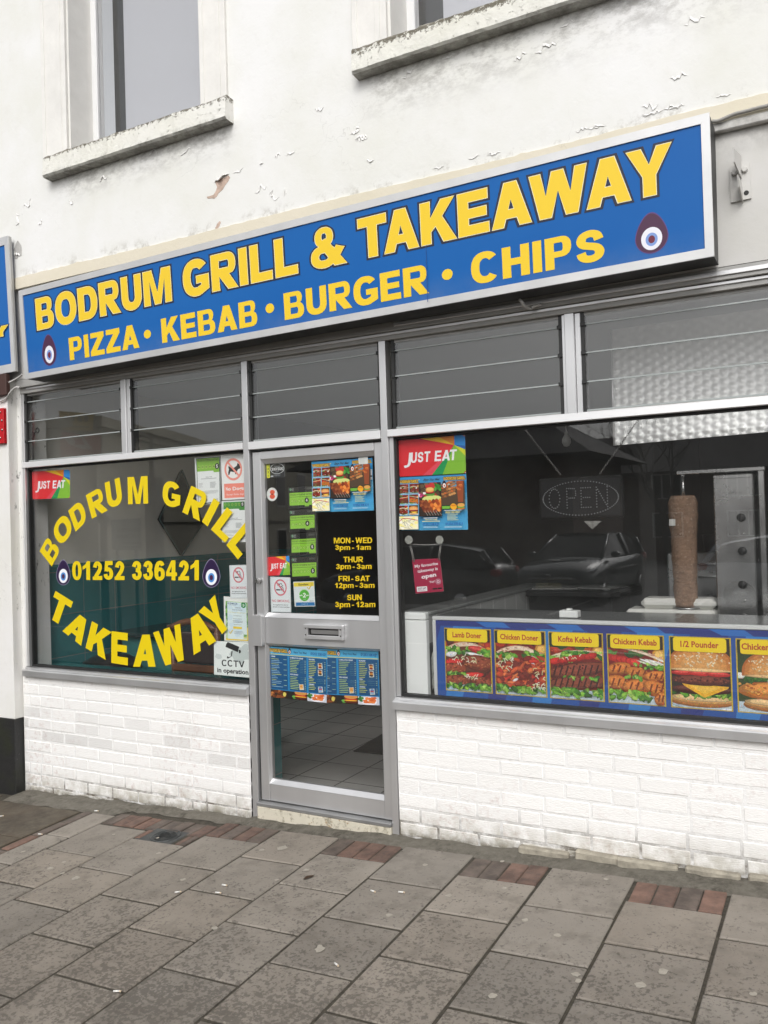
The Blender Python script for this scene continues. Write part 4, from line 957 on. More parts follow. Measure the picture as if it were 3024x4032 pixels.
t = empty('stool', (SX, .50, ZF), 'low stool with rounded black vinyl seat near the window', 'stool')
m = MB(); m.lathe((SX, .50, ZF), [(.02, .50), (.16, .50), (.205, .53), (.215, .575), (.19, .63), (.12, .665), (.02, .675)], 28); m.build('seat', BSEAT, t)
m = MB(); m.tube([(SX, .50, ZF+.02), (SX, .50, ZF+.5)], .03, 12); m.build('stem', STEEL, t); m = MB(); m.lathe((SX, .50, ZF), [(.18, 0), (.18, .012), (.03, .04)], 24); m.build('base', STEEL, t)

# white counter end and tiled counter running back from the window
CW = mat('white_laminate', (.84, .87, .85), .3, var=.03, vscale=4)
ct = empty('counter', (.97, 1.0, ZF), 'white ended counter with grey tiled top running back from the window', 'counter')
m = MB(); m.box(.926, 1.084, .064, .10, ZF, 1.170, .003); m.build('end_panel', CW, ct); m = MB(); m.box(.926, 1.084, .060, .10, 1.172, 1.209, .004); m.build('end_cap', CW, ct)
m = MB(); m.box(.928, 1.082, .1005, 2.05, 1.05, 1.191); m.build('tiled_front', WTILE, ct); m = MB(); m.box(.920, 1.090, .1005, 2.06, 1.192, 1.211, .004); m.build('countertop', CTOP, ct)
m = MB(); m.box(.95, 1.05, .1005, 2.0, ZF, 1.0495); m.build('core', DARKW, ct)
m = MB(); m.box(1.095, 1.65, 1.62, 2.1, ZF, 1.16, .006); m.box(1.095, 1.72, 1.55, 2.15, 1.161, 1.20, .006); tag(m.build('back_counter', mat('black_worktop', (.03, .03, .03), .3)), 'dark worktop behind the tiled counter', 'worktop')
PAPER = mat('newsprint', (.30, .30, .29), .8, var=.4, vscale=40)
for i, (x, y, r, lab) in enumerate(((1.25, 1.72, .2, 'folded newspaper on the dark worktop, nearest the hanging sign'), (1.52, 1.80, -.3, 'open newspaper on the dark worktop, right hand one'))):
    m = MB(); m.box(-.15, .15, -.11, .11, 1.202, 1.212, .002, xf=Matrix.Translation((x, y, 0)) @ Matrix.Rotation(r, 4, 'Z')); tag(m.build('newspaper', PAPER, None, None), lab, 'newspaper')
# food display counter behind the right window
YD = .085
dsp = empty('food_display', (2.4, .3, .75), 'long illuminated style food counter panel with six kebab and burger pictures', 'display counter')
dx0, dx1, dz0, dz1 = 1.108, 4.6, .774, 1.191
m = MB()
m.box(dx0, dx1, YD, YD+.03, dz1-.020, dz1, .004); m.box(dx0, dx1, YD, YD+.03, dz0, dz0+.016, .004); m.box(dx0, dx0+.022, YD, YD+.03, dz0+.016, dz1-.020, .004)
m.build('frame', mat('pale_metal_frame', (.78, .80, .79), .4, .4), dsp)
m = MB(); m.box(dx0, dx1, YD+.0305, YD+.42, dz1-.022, dz1-.002, .004); m.box(dx0+.01, dx1, YD+.0305, YD+.05, dz0-.1, dz1-.023); m.build('shelf', mat('grey_shelf', (.28, .29, .285), .25, .6, var=.1), dsp)
m = MB(); m.box(dx0+.02, dx1, YD+.06, YD+.40, ZF, dz1-.03); m.build('carcass', DARK, dsp)
p = at('c8', 0, 0, .2); a = at('z8', 772, 597, .20); b = at('z8', 850, 568, .20)
m = MB(); m.box(a.x, b.x, .17, .23, dz1+.0, dz1+.034, .004); m.box(a.x+.03, a.x+.055, .185, .215, dz1+.0335, dz1+.043, .003); tag(m.build('switch_box', mat('white_plastic', (.74, .76, .74), .35)), 'small white plastic switch box on the display counter top', 'switch box')
# shredded something stuffed beside the display
m = MB(); rr_ = random.Random(5)
for i in range(26):
    x, z = 1.092+rr_.random()*.012, .80+rr_.random()*.17
    m.tube([(x, .10, z), (x+.006, .092, z+.012), (x+.002, .10, z+.03), (x+.008, .096, z+.04)], .0022, 5)
tag(m.build('plastic_strips', mat('pale_strips', (.35, .36, .33), .5)), 'tangle of pale plastic strips beside the white counter end', 'packing strips')
# doner on its spit
YK = .70
kb = empty('doner_spit', (2.262, YK, 1.13), 'tall brown lamb doner cone on a vertical steel spit', 'doner kebab')
g = NB('doner_meat'); n1 = g.noise(26, 8, .72, stretch=(1, 1, 1.25)); n2 = g.noise(95, 5, .65); n3 = g.noise(48, 6, .65, stretch=(1, 1, 1.4), off=(3, 3, 3)); g.col(g.mix(g.mr(n1, .35, .65), (.34, .215, .14), g.mix(g.mr(n2, .58, .68), (.20, .12, .072), (.62, .52, .43)))); g.rough(.45); g.bump(g.math('ADD', n3, g.math('ADD', n1, g.mul(n2, .5))), .7, .02)
rr_ = random.Random(2); prof = []
for i in range(31):
    t = i/30; z = 1.203 + t*.565; r = .056 + .010*t + .010*max(0, t-.55)/.45 + .0015*sin(t*19) + .001*sin(t*47); 
    if t > .95: r *= 1-(t-.95)*5
    prof.append((r*(1+rr_.uniform(-.03, .03)), z-1.13))
m = MB(); m.lathe((2.250, YK, 1.13), prof, 30, jit=.035, rnd=rr_); m.build('meat', g.m, kb)
m = MB(); m.tube([(2.255, YK, 1.07), (2.255, YK, 1.22)], .009, 10); m.tube([(2.255, YK, 1.74), (2.255, YK, 1.868)], .008, 10); m.lathe((2.255, YK, 1.195), [(.07, 0), (.07, .006), (.01, .008)], 24); m.build('spit_rod', STEEL, kb)
m = MB(); m.box(2.192, 2.222, YK-.064, YK-.062, 1.617, 1.650); tag(m.build('meat_label', mat('paper_label', (.55, .55, .52), .7)), None); bpy.data.objects['meat_label'].parent = None; put(bpy.data.objects['meat_label'], kb)
# grill machine
gr = empty('kebab_grill', (2.5, .8, ZF), 'stainless steel vertical kebab grill with four black knobs', 'grill')
m = MB(); m.box(2.398, 2.585, .70, .95, 1.06, 1.866, .006); m.box(2.402, 2.580, .694, .70, 1.846, 1.862, .001); m.build('burner_cabinet', STEEL, gr)
m = MB(); m.box(2.607, 2.635, .70, .73, 1.06, 1.886, .003); m.box(2.225, 2.640, .695, .725, 1.876, 1.897, .003); m.box(2.247, 2.263, .695, .72, 1.862, 1.876, .002); m.build('spit_arm', STEEL, gr)
for i, (x, y) in enumerate(((1155, 795), (1168, 1160), (1172, 1525), (1180, 1890))):
    p = at('c6', x, y, .69); m = MB(); m.lathe((p.x, .70, p.z), [(.021, 0), (.021, -.012), (.019, -.02), (.002, -.021)], 20, 'y'); m.box(p.x-.003, p.x+.003, .672, .6795, p.z-.018, p.z+.018, .001); m.build('knob', DARK, gr)
for (x, y) in ((1182, 972), (1197, 1702)):
    p = at('c6', x, y, .69); m = MB(); m.lathe((p.x, .70, p.z), [(.007, 0), (.006, -.006), (.001, -.008)], 12, 'y'); m.build('indicator', STEEL, gr)
pr = Print(); pr.txt('ARCHWAY', 0, .1, 1, .9, '8a8a86'); q = [at('c6', x, y, .699) for x, y in ((1022, 518), (1170, 516), (1170, 535), (1022, 538))]; pr.mb(quad(*q), OUT, .0004).build('maker_lettering', PM, gr, colors=True)
m = MB(); m.box(1.965, 2.397, .62, .80, 1.128, 1.192, .012); m.box(2.03, 2.397, .66, .82, 1.193, 1.245, .02); m.build('drip_tray', mat('white_enamel', (.62, .62, .58), .3, var=.1, vscale=8), gr)
p = at('c6', 330, 1910, .55); m = MB(); m.lathe((p.x, .52, 1.110), [(.02, .0), (.05, .003), (.085, .018), (.092, .028), (.086, .024), (.04, .010), (.01, .008)], 28); tag(m.build('steel_dish', STEEL), 'shallow round steel dish in front of the kebab spit', 'dish')
# steel cooker with two handles behind the meat
ck = empty('steel_cooker', (2.33, 1.25, ZF), 'steel cooker with drawer handles half hidden behind the doner', 'cooker')
m = MB(); m.box(2.08, 2.60, 1.15, 1.5, ZF, 1.46, .008); m.build('body', STEEL, ck)
for z in (1.325, 1.395): m = MB(); m.tube([(2.25, 1.149, z), (2.25, 1.125, z), (2.42, 1.125, z), (2.42, 1.149, z)], .007, 8); m.build('handle', STEEL, ck)
m = MB(); m.lathe((2.36, 1.3, 1.462), [(.10, 0), (.11, .09), (.10, .095), (.02, .1)], 24); tag(m.build('cooking_pot', DARK), 'dark cooking pot on the steel cooker', 'pot')
# quilted metal sheet under the ceiling, embossed in a honeycomb of shallow cushions
g = NB('quilted_metal'); K = 2*pi/.040; W3 = lambda a, b: g.math('COSINE', g.math('ADD', g.mul(g.x, K*a), g.mul(g.z, K*b))); v = g.math('ADD', W3(1, 0), g.math('ADD', W3(.5, .866), W3(.5, -.866))); v = g.mr(v, -1.5, 3); g.col((.88, .89, .87)); g.rough(.45); g.b.inputs['Metallic'].default_value = .35; g.bump(v, .5, .012); QM = g.m
hd = MB()
def hp(x, z): return (x, .62-(2.66-z)*.14, z)
hd.prism([hp(1.937, 2.645), hp(4.3, 2.66), hp(4.3, 2.08), hp(1.953, 2.035)], (0, .02, 0)); hdo = hd.build('quilted_panel', QM); tag(hdo, 'bright quilted stainless steel sheet hanging behind the right louvre window', 'metal panel')
m = MB(); m.tube([hp(1.937, 2.645), hp(1.953, 2.035)], .006, 6); m.build('folded_edge', ALU, hdo)
# pendant bulb seen beside the sign chain
p = at('z7', 795, 685, 1.6); m = MB(); m.tube([(p.x, 1.6, ZC), (p.x, 1.6, p.z+.03)], .004, 6); cb = m.build('pendant_cord', UPVC); 
pl_ = empty('pendant_lamp', (p.x, 1.6, ZC), 'unlit pale pendant bulb hanging inside the right window', 'lamp'); put(cb, pl_); cb.name = 'cord'
m = MB(); m.lathe((p.x, 1.6, p.z), [(.008, .05), (.012, .03), (.028, .0), (.030, -.02), (.018, -.045), (.002, -.05)], 16); m.build('bulb', mat('milk_glass', (.6, .6, .57), .3), pl_)
# ================================================================ the fascia sign
BLUE, YEL, NAVY, CREAMC = '1f62b0', 'f0cb28', '1d2136', 'f2e6b0'
sg = empty('shop_sign', (.5, -.16, 2.95), 'long blue fascia sign with yellow lettering above the shopfront', 'shop sign')
YT, YBm = -.232, -.200                            # the face leans a little forward at the top
cTL, cTR = at('z3', 120, 406, YT), at('z2', 1437, 425, YT); cBL, cBR = at('z3', 163, 985, YBm), at('z2', 1455, 970, YBm)
sfn = quad(cTL, cTR, cBR, cBL); SW = (cTR-cTL).length; SH = (cTL-cBL).length
snrm = ((cTR-cTL).cross(cTL-cBL)).normalized(); snrm = snrm if snrm.y < 0 else -snrm
fu, fv = .034/SW, .036/SH                         # frame width
m = MB()
def fbar(a, b, c, d, dep=.012):
    v = [sfn(*p) for p in (a, b, c, d)]; m.add([q for q in v] + [q-snrm*dep for q in v] , [(0, 1, 2, 3), (0, 1, 5, 4), (1, 2, 6, 5), (2, 3, 7, 6), (3, 0, 4, 7)])
g0 = .0004
fbar((0, 0), (1, 0), (1-fu, fv), (fu, fv)); fbar((fu, 1-fv), (1-fu, 1-fv), (1, 1), (0, 1)); fbar((0, g0), (fu, fv+g0), (fu, 1-fv-g0), (0, 1-g0)); fbar((1-fu, fv+g0), (1, g0), (1, 1-g0), (1-fu, 1-fv-g0))
m.build('frame', mat('sign_frame', (.68, .68, .68), .42, .55, var=.10, vscale=4, rvar=.08), sg)
m = MB(); v = [sfn(*p)-snrm*.0125 for p in ((.0006, .002), (.9994, .002), (.9994, .998), (.0006, .998))]; bk = [Vector((q.x, -.05, q.z)) for q in v]
m.add(v + bk, [(0, 1, 5, 4), (1, 2, 6, 5), (2, 3, 7, 6), (3, 0, 4, 7), (4, 5, 6, 7)]); m.build('box_sides', mat('dark_sign_return', (.055, .055, .055), .5, .3, var=.5, vscale=9), sg)
inn = lambda u, v: sfn(fu*.9+(1-1.8*fu)*u, fv*.9+(1-1.8*fv)*v) - snrm*.006
m = MB(); m.add([inn(0, 0), inn(1, 0), inn(1, 1), inn(0, 1)], [(0, 1, 2, 3)])
BLU = NB('sign_blue'); n1 = BLU.noise(1.6, 5); lo = BLU.mul(BLU.mr(BLU.z, 2.70, 2.86, 1, 0, True), BLU.mr(BLU.noise(5, 6, .7), .3, .6))
BLU.col(BLU.mix(BLU.mul(lo, .28), BLU.mix(BLU.mr(n1, .3, .7), (.0055, .112, .40), (.0085, .126, .42)), (.16, .22, .36))); BLU.rough(.3); BLU.b.inputs['Specular IOR Level'].default_value = .25
m.build('panel', BLU.m, sg)
def onsign(z, x, y):                              # photo point -> (u, v) on the blue panel
    d = ray(z, x, y); o = inn(.5, .5); t = (o-CAM).dot(snrm)/d.dot(snrm); p = CAM+d*t
    best = (.5, .5)
    for _ in range(12):
        u, v = best; q = inn(u, v); du = (inn(u+.001, v)-q)/.001; dv = (inn(u, v+.001)-q)/.001; e = p-q
        best = (u+e.dot(du)/du.length_squared, v+e.dot(dv)/dv.length_squared)
    return best
W_, H_ = SW, SH
ox = lambda d: (d/W_, d/H_)
def word(pr, t, L, R, zt, zb, col, st, tt, k, gap, out=True, sp=.38):
    """L/R: left and right ends on the photo, zt/zb (u,v) of cap line and base line at the left; the line runs level on the panel"""
    pr.cap(t, L, zb, R, zt, col, st, tt, k, gap, sp, outline=[(.0135/W_, .0135/H_, NAVY), (.003/W_, .003/H_, 'efe7c0')] if out else None)
uB = onsign('z3', 230, 470)[0]; uM = onsign('z3', 1118, 380)[0]; uG = onsign('z3', 1196, 330)[0]
uGl = onsign('z1', 1287, 1160)[0]; ua0 = onsign('z1', 1345, 1110)[0]; ua1 = onsign('z1', 1495, 1100)[0]; uT = onsign('z2', 104, 850)[0]; uY = onsign('z2', 1292, 545)[0]
vt = (onsign('z3', 232, 460)[1] + onsign('z2', 1280, 545)[1] + onsign('z3', 1370, 180)[1])/3; vb = (onsign('z3', 244, 660)[1] + onsign('z2', 1180, 752)[1] + onsign('z3', 1390, 415)[1])/3
for t, a, b, k, gp_ in (('BODRUM', uB, uM, 1.0, .105), ('GRILL', uG, uGl, 1.0, .11), ('&', ua0, ua1, 1.0, .07), ('TAKEAWAY', uT, uY, 1.05, .08)):
    pr = Print(); word(pr, t, a, b, vt, vb, YEL, .27, .225, k, gp_)
    lt = pr.mb(inn, snrm, .0008).build('lettering', PV, sg, colors=True); lt['label'] = 'large outlined yellow lettering'
vt2 = (onsign('z3', 452, 713)[1] + onsign('z2', 830, 905)[1])/2 ; vb2 = (onsign('z3', 460, 862)[1] + onsign('z2', 770, 1036)[1])/2
ws = [('PIZZA', onsign('z3', 452, 780)[0], onsign('z3', 912, 780)[0]), ('KEBAB', onsign('z3', 1055, 660)[0], onsign('d', 556, 685)[0]), ('BURGER', onsign('d', 614, 665)[0], onsign('z2', 372, 1112)[0]), ('CHIPS', onsign('z2', 533, 1000)[0], onsign('z2', 1040, 920)[0])]
for t, a, b in ws:
    pr = Print(); word(pr, t, a, b, vt2, vb2, YEL, .27, .22, 1.0, .10, False); l2 = pr.mb(inn, snrm, .0008).build('lettering', PV, sg, colors=True); l2['label'] = 'plain yellow %s lettering' % t
for (z, x, y) in (('z3', 963, 690), ('d', 583, 666), ('z2', 444, 1040)):
    pr = Print(); u, v = onsign(z, x, y); pr.ell(u, v, .028/W_, .028/H_, YEL); pr.mb(inn, snrm, .0008).build('bullet_dot', PV, sg, colors=True)
def eye(pr, u0, v0, u1, v1, c=('4a2344', 'e9e9f2', '7d9ad6', '6d1f3a'), rim=None):
    """egg shaped charm with rings, box (u0,v0)-(u1,v1)"""
    cx, w, h = (u0+u1)/2, u1-u0, v1-v0
    egg = lambda k: [(cx+k*w/2*cos(t)*(1-.24*max(0, sin(t))**1.2), v0+h*.40+ (k*h*.60*sin(t) if sin(t) > 0 else k*h*.40*sin(t))) for t in (2*pi*i/36 for i in range(36))]
    if rim: pr.poly(egg(1.05), rim)
    pr.poly(egg(1), c[0]); cy = v0+h*.36
    pr.ell(cx, cy, w*.33, h*.29, c[1], 30); pr.ell(cx, cy-h*.02, w*.19, h*.17, c[2], 24); pr.ell(cx, cy-h*.02, w*.105, h*.10, c[3], 20)
for (z, L, T, Rr, B) in (('c2', 688, -130, 915, 368), ('z2', 1157, 808, 1279, 958)):
    xm, ym = (L+Rr)/2, (T+B)/2
    u0, u1 = onsign(z, L, ym)[0], onsign(z, Rr, ym)[0]; v0, v1 = onsign(z, xm, B)[1], onsign(z, xm, T)[1]
    pr = Print(); eye(pr, u0, v0, u1, v1, rim='5a3f7d'); e = pr.mb(inn, snrm, .0008).build('eye_emblem', PV, sg, colors=True)
u, v = onsign('z2', 352, 870)
m = MB(); m.box(-.0012, .0012, -.001, .001, -.26, .26, xf=Matrix.Translation(inn(onsign('z2', 358, 830)[0], .5) + snrm*.0004)); m.build('panel_seam', mat('seam', (.01, .08, .28), .4), sg)
# cable under the sign, wires at its ends
CAB = mat('grey_cable', (.30, .29, .27), .5); CABW = mat('white_cable', (.55, .54, .52), .5)
def cable(pts, r, mt, lab):
    p = [Vector(q) for q in pts]; c = catmull3(p); m = MB(); m.tube(c, r, 8); return tag(m.build('cable', mt, None, c[0]), lab, 'cable')
def catmull3(p, n=6):
    q = [p[0]]+p+[p[-1]]; o = []
    for i in range(1, len(q)-2):
        for k in range(n):
            t = k/n; o.append(.5*((2*q[i])+(-q[i-1]+q[i+1])*t+(2*q[i-1]-5*q[i]+4*q[i+1]-q[i+2])*t*t+(-q[i-1]+3*q[i]-3*q[i+1]+q[i+2])*t**3))
    return o+[p[-1]]
cable([at('c4', x, y, -.072) for x, y in ((500, 352), (560, 350), (640, 318), (740, 275), (860, 245), (980, 212), (1106, 182), (1300, 120))], .008, CAB, 'grey cable running right from the top corner of the blue sign')
cable([at('c2', x, y, Y) for x, y, Y in ((-60, 670, -.1), (40, 678, -.1), (130, 655, -.085), (220, 610, -.085), (300, 565, -.09), (370, 515, -.12))], .006, CABW, 'thin white cable looping under the left end of the sign')
cable([at('c2', x, y, -.09) for x, y in ((-20, 955), (50, 935), (110, 890), (150, 830), (200, 770), (260, 725), (320, 730))], .006, CABW, 'frayed white cable on the pier beside the brown board')
cable([at('c5', x, y, Y) for x, y, Y in ((452, 148, -.10), (470, 165, -.11), (490, 195, -.09), (530, 212, -.05), (560, 195, -.045), (610, 182, -.04))], .007, CABW, 'loose white wire end hanging under the right half of the sign')
# bracket on the pale fascia
br = empty('wall_bracket', at('c4', 805, 1020, -.031), 'white painted steel bracket plate with a bent fin right of the sign', 'bracket')
q = [at('c4', x, y, -.031) for x, y in ((686, 860), (903, 810), (926, 1195), (706, 1245))]; m = MB(); m.prism([Vector((p.x, -.040, p.z)) for p in q], (0, .009, 0)); m.build('plate', FASC, br)
cz = at('c4', 795, 950, -.04); m = MB()
m.prism([(cz.x+.004, -.041, cz.z+.085), (cz.x-.012, -.16, cz.z+.075), (cz.x-.010, -.15, cz.z+.02), (cz.x, -.09, cz.z-.005), (cz.x+.004, -.041, cz.z-.01)], (.005, 0, 0)); m.prism([(cz.x+.004, -.041, cz.z-.03), (cz.x-.002, -.13, cz.z-.025), (cz.x+.002, -.11, cz.z-.07), (cz.x+.006, -.041, cz.z-.115)], (.005, 0, 0))
m.build('fin', FASC, br)
m = MB()
for (x, y) in ((740, 915), (852, 880)): p = at('c4', x, y, -.045); m.lathe((p.x, -.0405, p.z), [(.012, 0), (.012, -.010), (.008, -.013)], 6, 'y')
m.build('bolt', FASC, br); p = at('c4', 870, 1132, -.04); m = MB(); m.lathe((p.x, -.0405, p.z), [(.010, 0), (.010, -.0006)], 14, 'y'); m.build('hole', RUBBER, br)
# brown board and red plate on the neighbour's side, and the neighbour's blue sign
nb = empty('neighbour_sign', (-2.6, -.15, 2.95), 'end of a second blue sign with a yellow Y at the left edge', 'shop sign')
q = [at('c1', 118, 322, -.11), at('c2', 250, 460, -.10)]
xr0, zt_, xr1, zb_ = q[0].x, q[0].z, q[1].x, q[1].z
def nf(u, v): return Vector((-3.6+u*(xr0*v+xr1*(1-v)+3.6), -.10-.008*v, zb_+v*(zt_-zb_) - (1-u)*.03))
nn = Vector((0, -1, 0)); m = MB(); fw = .036
def nbar(pts): v = [nf(*p) for p in pts]; m.add(v + [p-nn*.012 for p in v], [(0, 1, 2, 3), (0, 1, 5, 4), (1, 2, 6, 5), (2, 3, 7, 6), (3, 0, 4, 7)])
a_, b_ = .020, .06
nbar(((0, 0), (1, 0), (1-a_, b_), (0, b_))); nbar(((0, 1-b_), (1-a_, 1-b_), (1, 1), (0, 1))); nbar(((1-a_, b_+.001), (1, .001), (1, .999), (1-a_, .999-b_)))
m.build('frame', MATS['sign_frame'], nb); m = MB(); v = [nf(*p)-nn*.0125 for p in ((0, 0), (.999, 0), (.999, 1), (0, 1))]; bk = [Vector((p.x, -.076, p.z)) for p in v]; m.add(v+bk, [(0, 1, 5, 4), (1, 2, 6, 5), (2, 3, 7, 6)]); m.build('box_sides', mat('pale_sign_return', (.42, .42, .41), .5, .3), nb)
m = MB(); m.add([nf(*p)-nn*.006 for p in ((0, .05), (1-a_*.9, .05), (1-a_*.9, .95), (0, .95))], [(0, 1, 2, 3)]); m.build('panel', BLU.m, nb)
pr = Print(); yl = at('c1', 95, 1770, -.12); yb2 = at('c1', 55, 1945, -.12); w_ = .17
pr.cap('Y', 0, 0, 1, 1, YEL, .31, .25, 1, .1, outline=[(.07, .09, NAVY), (.02, .026, 'efe7c0')]); fnY = lambda u, v: Vector((yl.x-w_+u*w_, -.0985-.005*v, yb2.z+v*(yl.z-yb2.z)))
pr.mb(fnY, OUT, .001).build('lettering', PV, nb, colors=True)
m = MB(); p0, p1 = at('c2', 0, 510, -.11), at('c2', 100, 845, -.11); m.box(p0.x-.4, p1.x, -.11, -.076, p1.z, p0.z, .004); tag(m.build('brown_board', mat('brown_painted_board', (.060, .026, .020), .6, var=.2, vscale=6)), 'dark brown board on the pier under the left hand sign', 'board')
p0, p1 = at('c2', 0, 1068, -.10), at('c2', 66, 1638, -.10); rp = empty('red_plate', (p1.x-.1, -.09, p1.z), 'bright red plate with silver screws at the left edge', 'plate')
m = MB(); m.box(p1.x-.5, p1.x, -.10, -.0765, p1.z, p0.z, .002); m.build('board', mat('red_gloss', (.50, .008, .014), .25), rp)
for (x, y) in ((33, 1268), (37, 1420), (8, 1553), (4, 1130)):
    p = at('c2', x, y, -.10); m = MB(); m.lathe((p.x, -.1002, p.z), [(.008, 0), (.007, -.004), (.002, -.006)], 12, 'y'); m.build('screw', STEEL, rp)

# ================================================================ lettering and notices on the glass
YG = .0345                                        # outside face of the panes
WY = 'e2c812'
VY = printmat('window_vinyl', .35)
def arcword(txt, boxes, name, lab, st=.28, t=.235):
    """each letter set on its own slanted base line: boxes = (zoom, bottom-left, bottom-right, top-left) on the photo"""
    root = empty(name, (0, 0, 0), lab, 'window lettering'); root.location = at(boxes[0][0], *boxes[0][1], YG)
    for ch, (z, bl, brr, tl) in zip(txt, boxes):
        A, B, C = at(z, *bl, YG-.0005), at(z, *brr, YG-.0005), at(z, *tl, YG-.0005)
        ps, w = glyph(ch, st*1.0, t, 1.0); pr = Print()
        for p in ps: pr.items.append(([[(a/w, b) for a, b in c] for c in p], None, hx(WY)))
        pr.mb(lambda u, v: A + (B-A)*u + (C-A)*v, OUT).build('letter', VY, root, A, colors=True)
    return root
# photo points in zoom z4: bottom-left, bottom-right, top-left of every letter
arcword('BODRUM', [('z4', (322, 838), (376, 738), (246, 742)), ('z4', (378, 720), (462, 606), (318, 610)), ('z4', (470, 622), (548, 548), (424, 492)), ('z4', (572, 542), (668, 490), (533, 395)), ('z4', (672, 478), (766, 446), (650, 318)), ('z4', (797, 452), (922, 447), (793, 283))], 'window_lettering', 'rising arch of six yellow letters at upper left of the left window')
arcword('GRILL', [('z4', (1008, 452), (1118, 478), (1016, 300)), ('z4', (1134, 500), (1240, 555), (1190, 335)), ('z4', (1256, 560), (1292, 590), (1330, 412)), ('z4', (1312, 608), (1400, 690), (1412, 470)), ('z4', (1408, 705), (1480, 795), (1532, 556))], 'window_lettering', 'five yellow letters slanting down towards the door post in the left window')
arcword('TAKEAWAY', [('z4', (290, 1148), (398, 1218), (345, 990)), ('z4', (388, 1240), (505, 1332), (458, 1108)), ('z4', (532, 1345), (655, 1418), (572, 1178)), ('z4', (692, 1438), (795, 1454), (694, 1240)), ('z4', (828, 1462), (968, 1462), (838, 1264)), ('z4', (1002, 1464), (1172, 1412), (952, 1250)), ('z4', (1205, 1390), (1345, 1302), (1140, 1190)), ('z4', (1345, 1295), (1450, 1190), (1235, 1120))], 'window_lettering', 'curved yellow TAKEAWAY lettering along the bottom of the left window')
ph = empty('window_lettering', at('z4', 850, 920, YG), 'yellow 01252 336421 phone number across the left window', 'window lettering')
for t_, q in (('01252', ((448, 806), (775, 803), (775, 923), (450, 922))), ('336421', ((820, 803), (1247, 798), (1247, 925), (820, 924)))):
    pr = Print(); pr.cap(t_, 0, 0, 1, 1, WY, .265, .215, 1.0, .085, .40); sheet('number_row', pr, 'z4', q, YG-.0005, None, None, mtl=VY, thick=0, parent=ph)
for (L, T, Rr, B, lab) in ((352, 800, 436, 952, 'small purple eye emblem left of the phone number'), (1262, 795, 1368, 966, 'purple eye emblem right of the phone number')):
    pr = Print(); eye(pr, 0, 0, 1, 1, ('2a1a40', 'eceef4', '4a8fd0', '4a1c44'), rim='8a86a0'); sheet('eye_emblem', pr, 'z4', ((L, T), (Rr, T), (Rr, B), (L, B)), YG-.0005, lab, 'emblem', mtl=VY, thick=0)
def justeat(pr, rd='e3212c'):
    pr.rrect(0, 0, 1, 1, .035, .055, rd)
    cx, cy = .84, .76
    pr.poly([(.34, 1), (.83, 1), (cx, cy)], 'f7c51b'); pr.poly([(.62, 1), (.84, 1), (cx, cy)], 'ee8a1c'); pr.poly([(.845, 1), (.965, 1), (1, .95), (1, .72), (cx+.005, cy)], '1e8fdd'); pr.poly([(1, .72), (1, .62), (cx, cy)], '0f5db0')
    pr.poly([(1, .62), (1, .45), (cx, cy)], 'd9dd21'); pr.poly([(1, .45), (1, .06), (.965, 0), (.66, 0), (cx, cy)], '86c232'); pr.poly([(.66, 0), (.50, 0), (.76, .55), (cx, cy)], '0a9a52'); pr.poly([(.50, 0), (.36, 0), (.70, .50), (.76, .55)], 'ea4a5d')
    # slanted white wordmark, J with its tail below the line
    y0, y1 = .36, .64; sk = .035
    for t, a, b in (('UST', .185, .475), ('EAT', .545, .865)): pr.cap(t, a, y0, b, y1, 'f6f4f6', .23, .19, .95, .10, skew=.12)
    pr.stroke(catmull([(.188, .64), (.178, .50), (.166, .36), (.142, .285), (.085, .262)], 4), .042, .065, 'f6f4f6')
    return pr
YI = .047                                         # inside face of the window panes
sheet('food_app_sticker', justeat(Print()), 'z4', ((198, 248), (434, 235), (436, 412), (203, 420)), YI, 'red and rainbow food app sticker in the top left corner of the left window', 'sticker', 'food app stickers')
sheet('food_app_sticker', justeat(Print()), 'b7', ((85, 110), (918, 38), (932, 515), (100, 560)), YI, 'largest red and rainbow food app sticker, above the menu poster in the right window', 'sticker', 'food app stickers')
YDI = .047                                        # inside of the door glass
sheet('food_app_sticker', justeat(Print()), 'b3', ((110, 1378), (386, 1360), (398, 1605), (124, 1616)), YDI, 'red and rainbow food app sticker on the door glass', 'sticker', 'food app stickers')
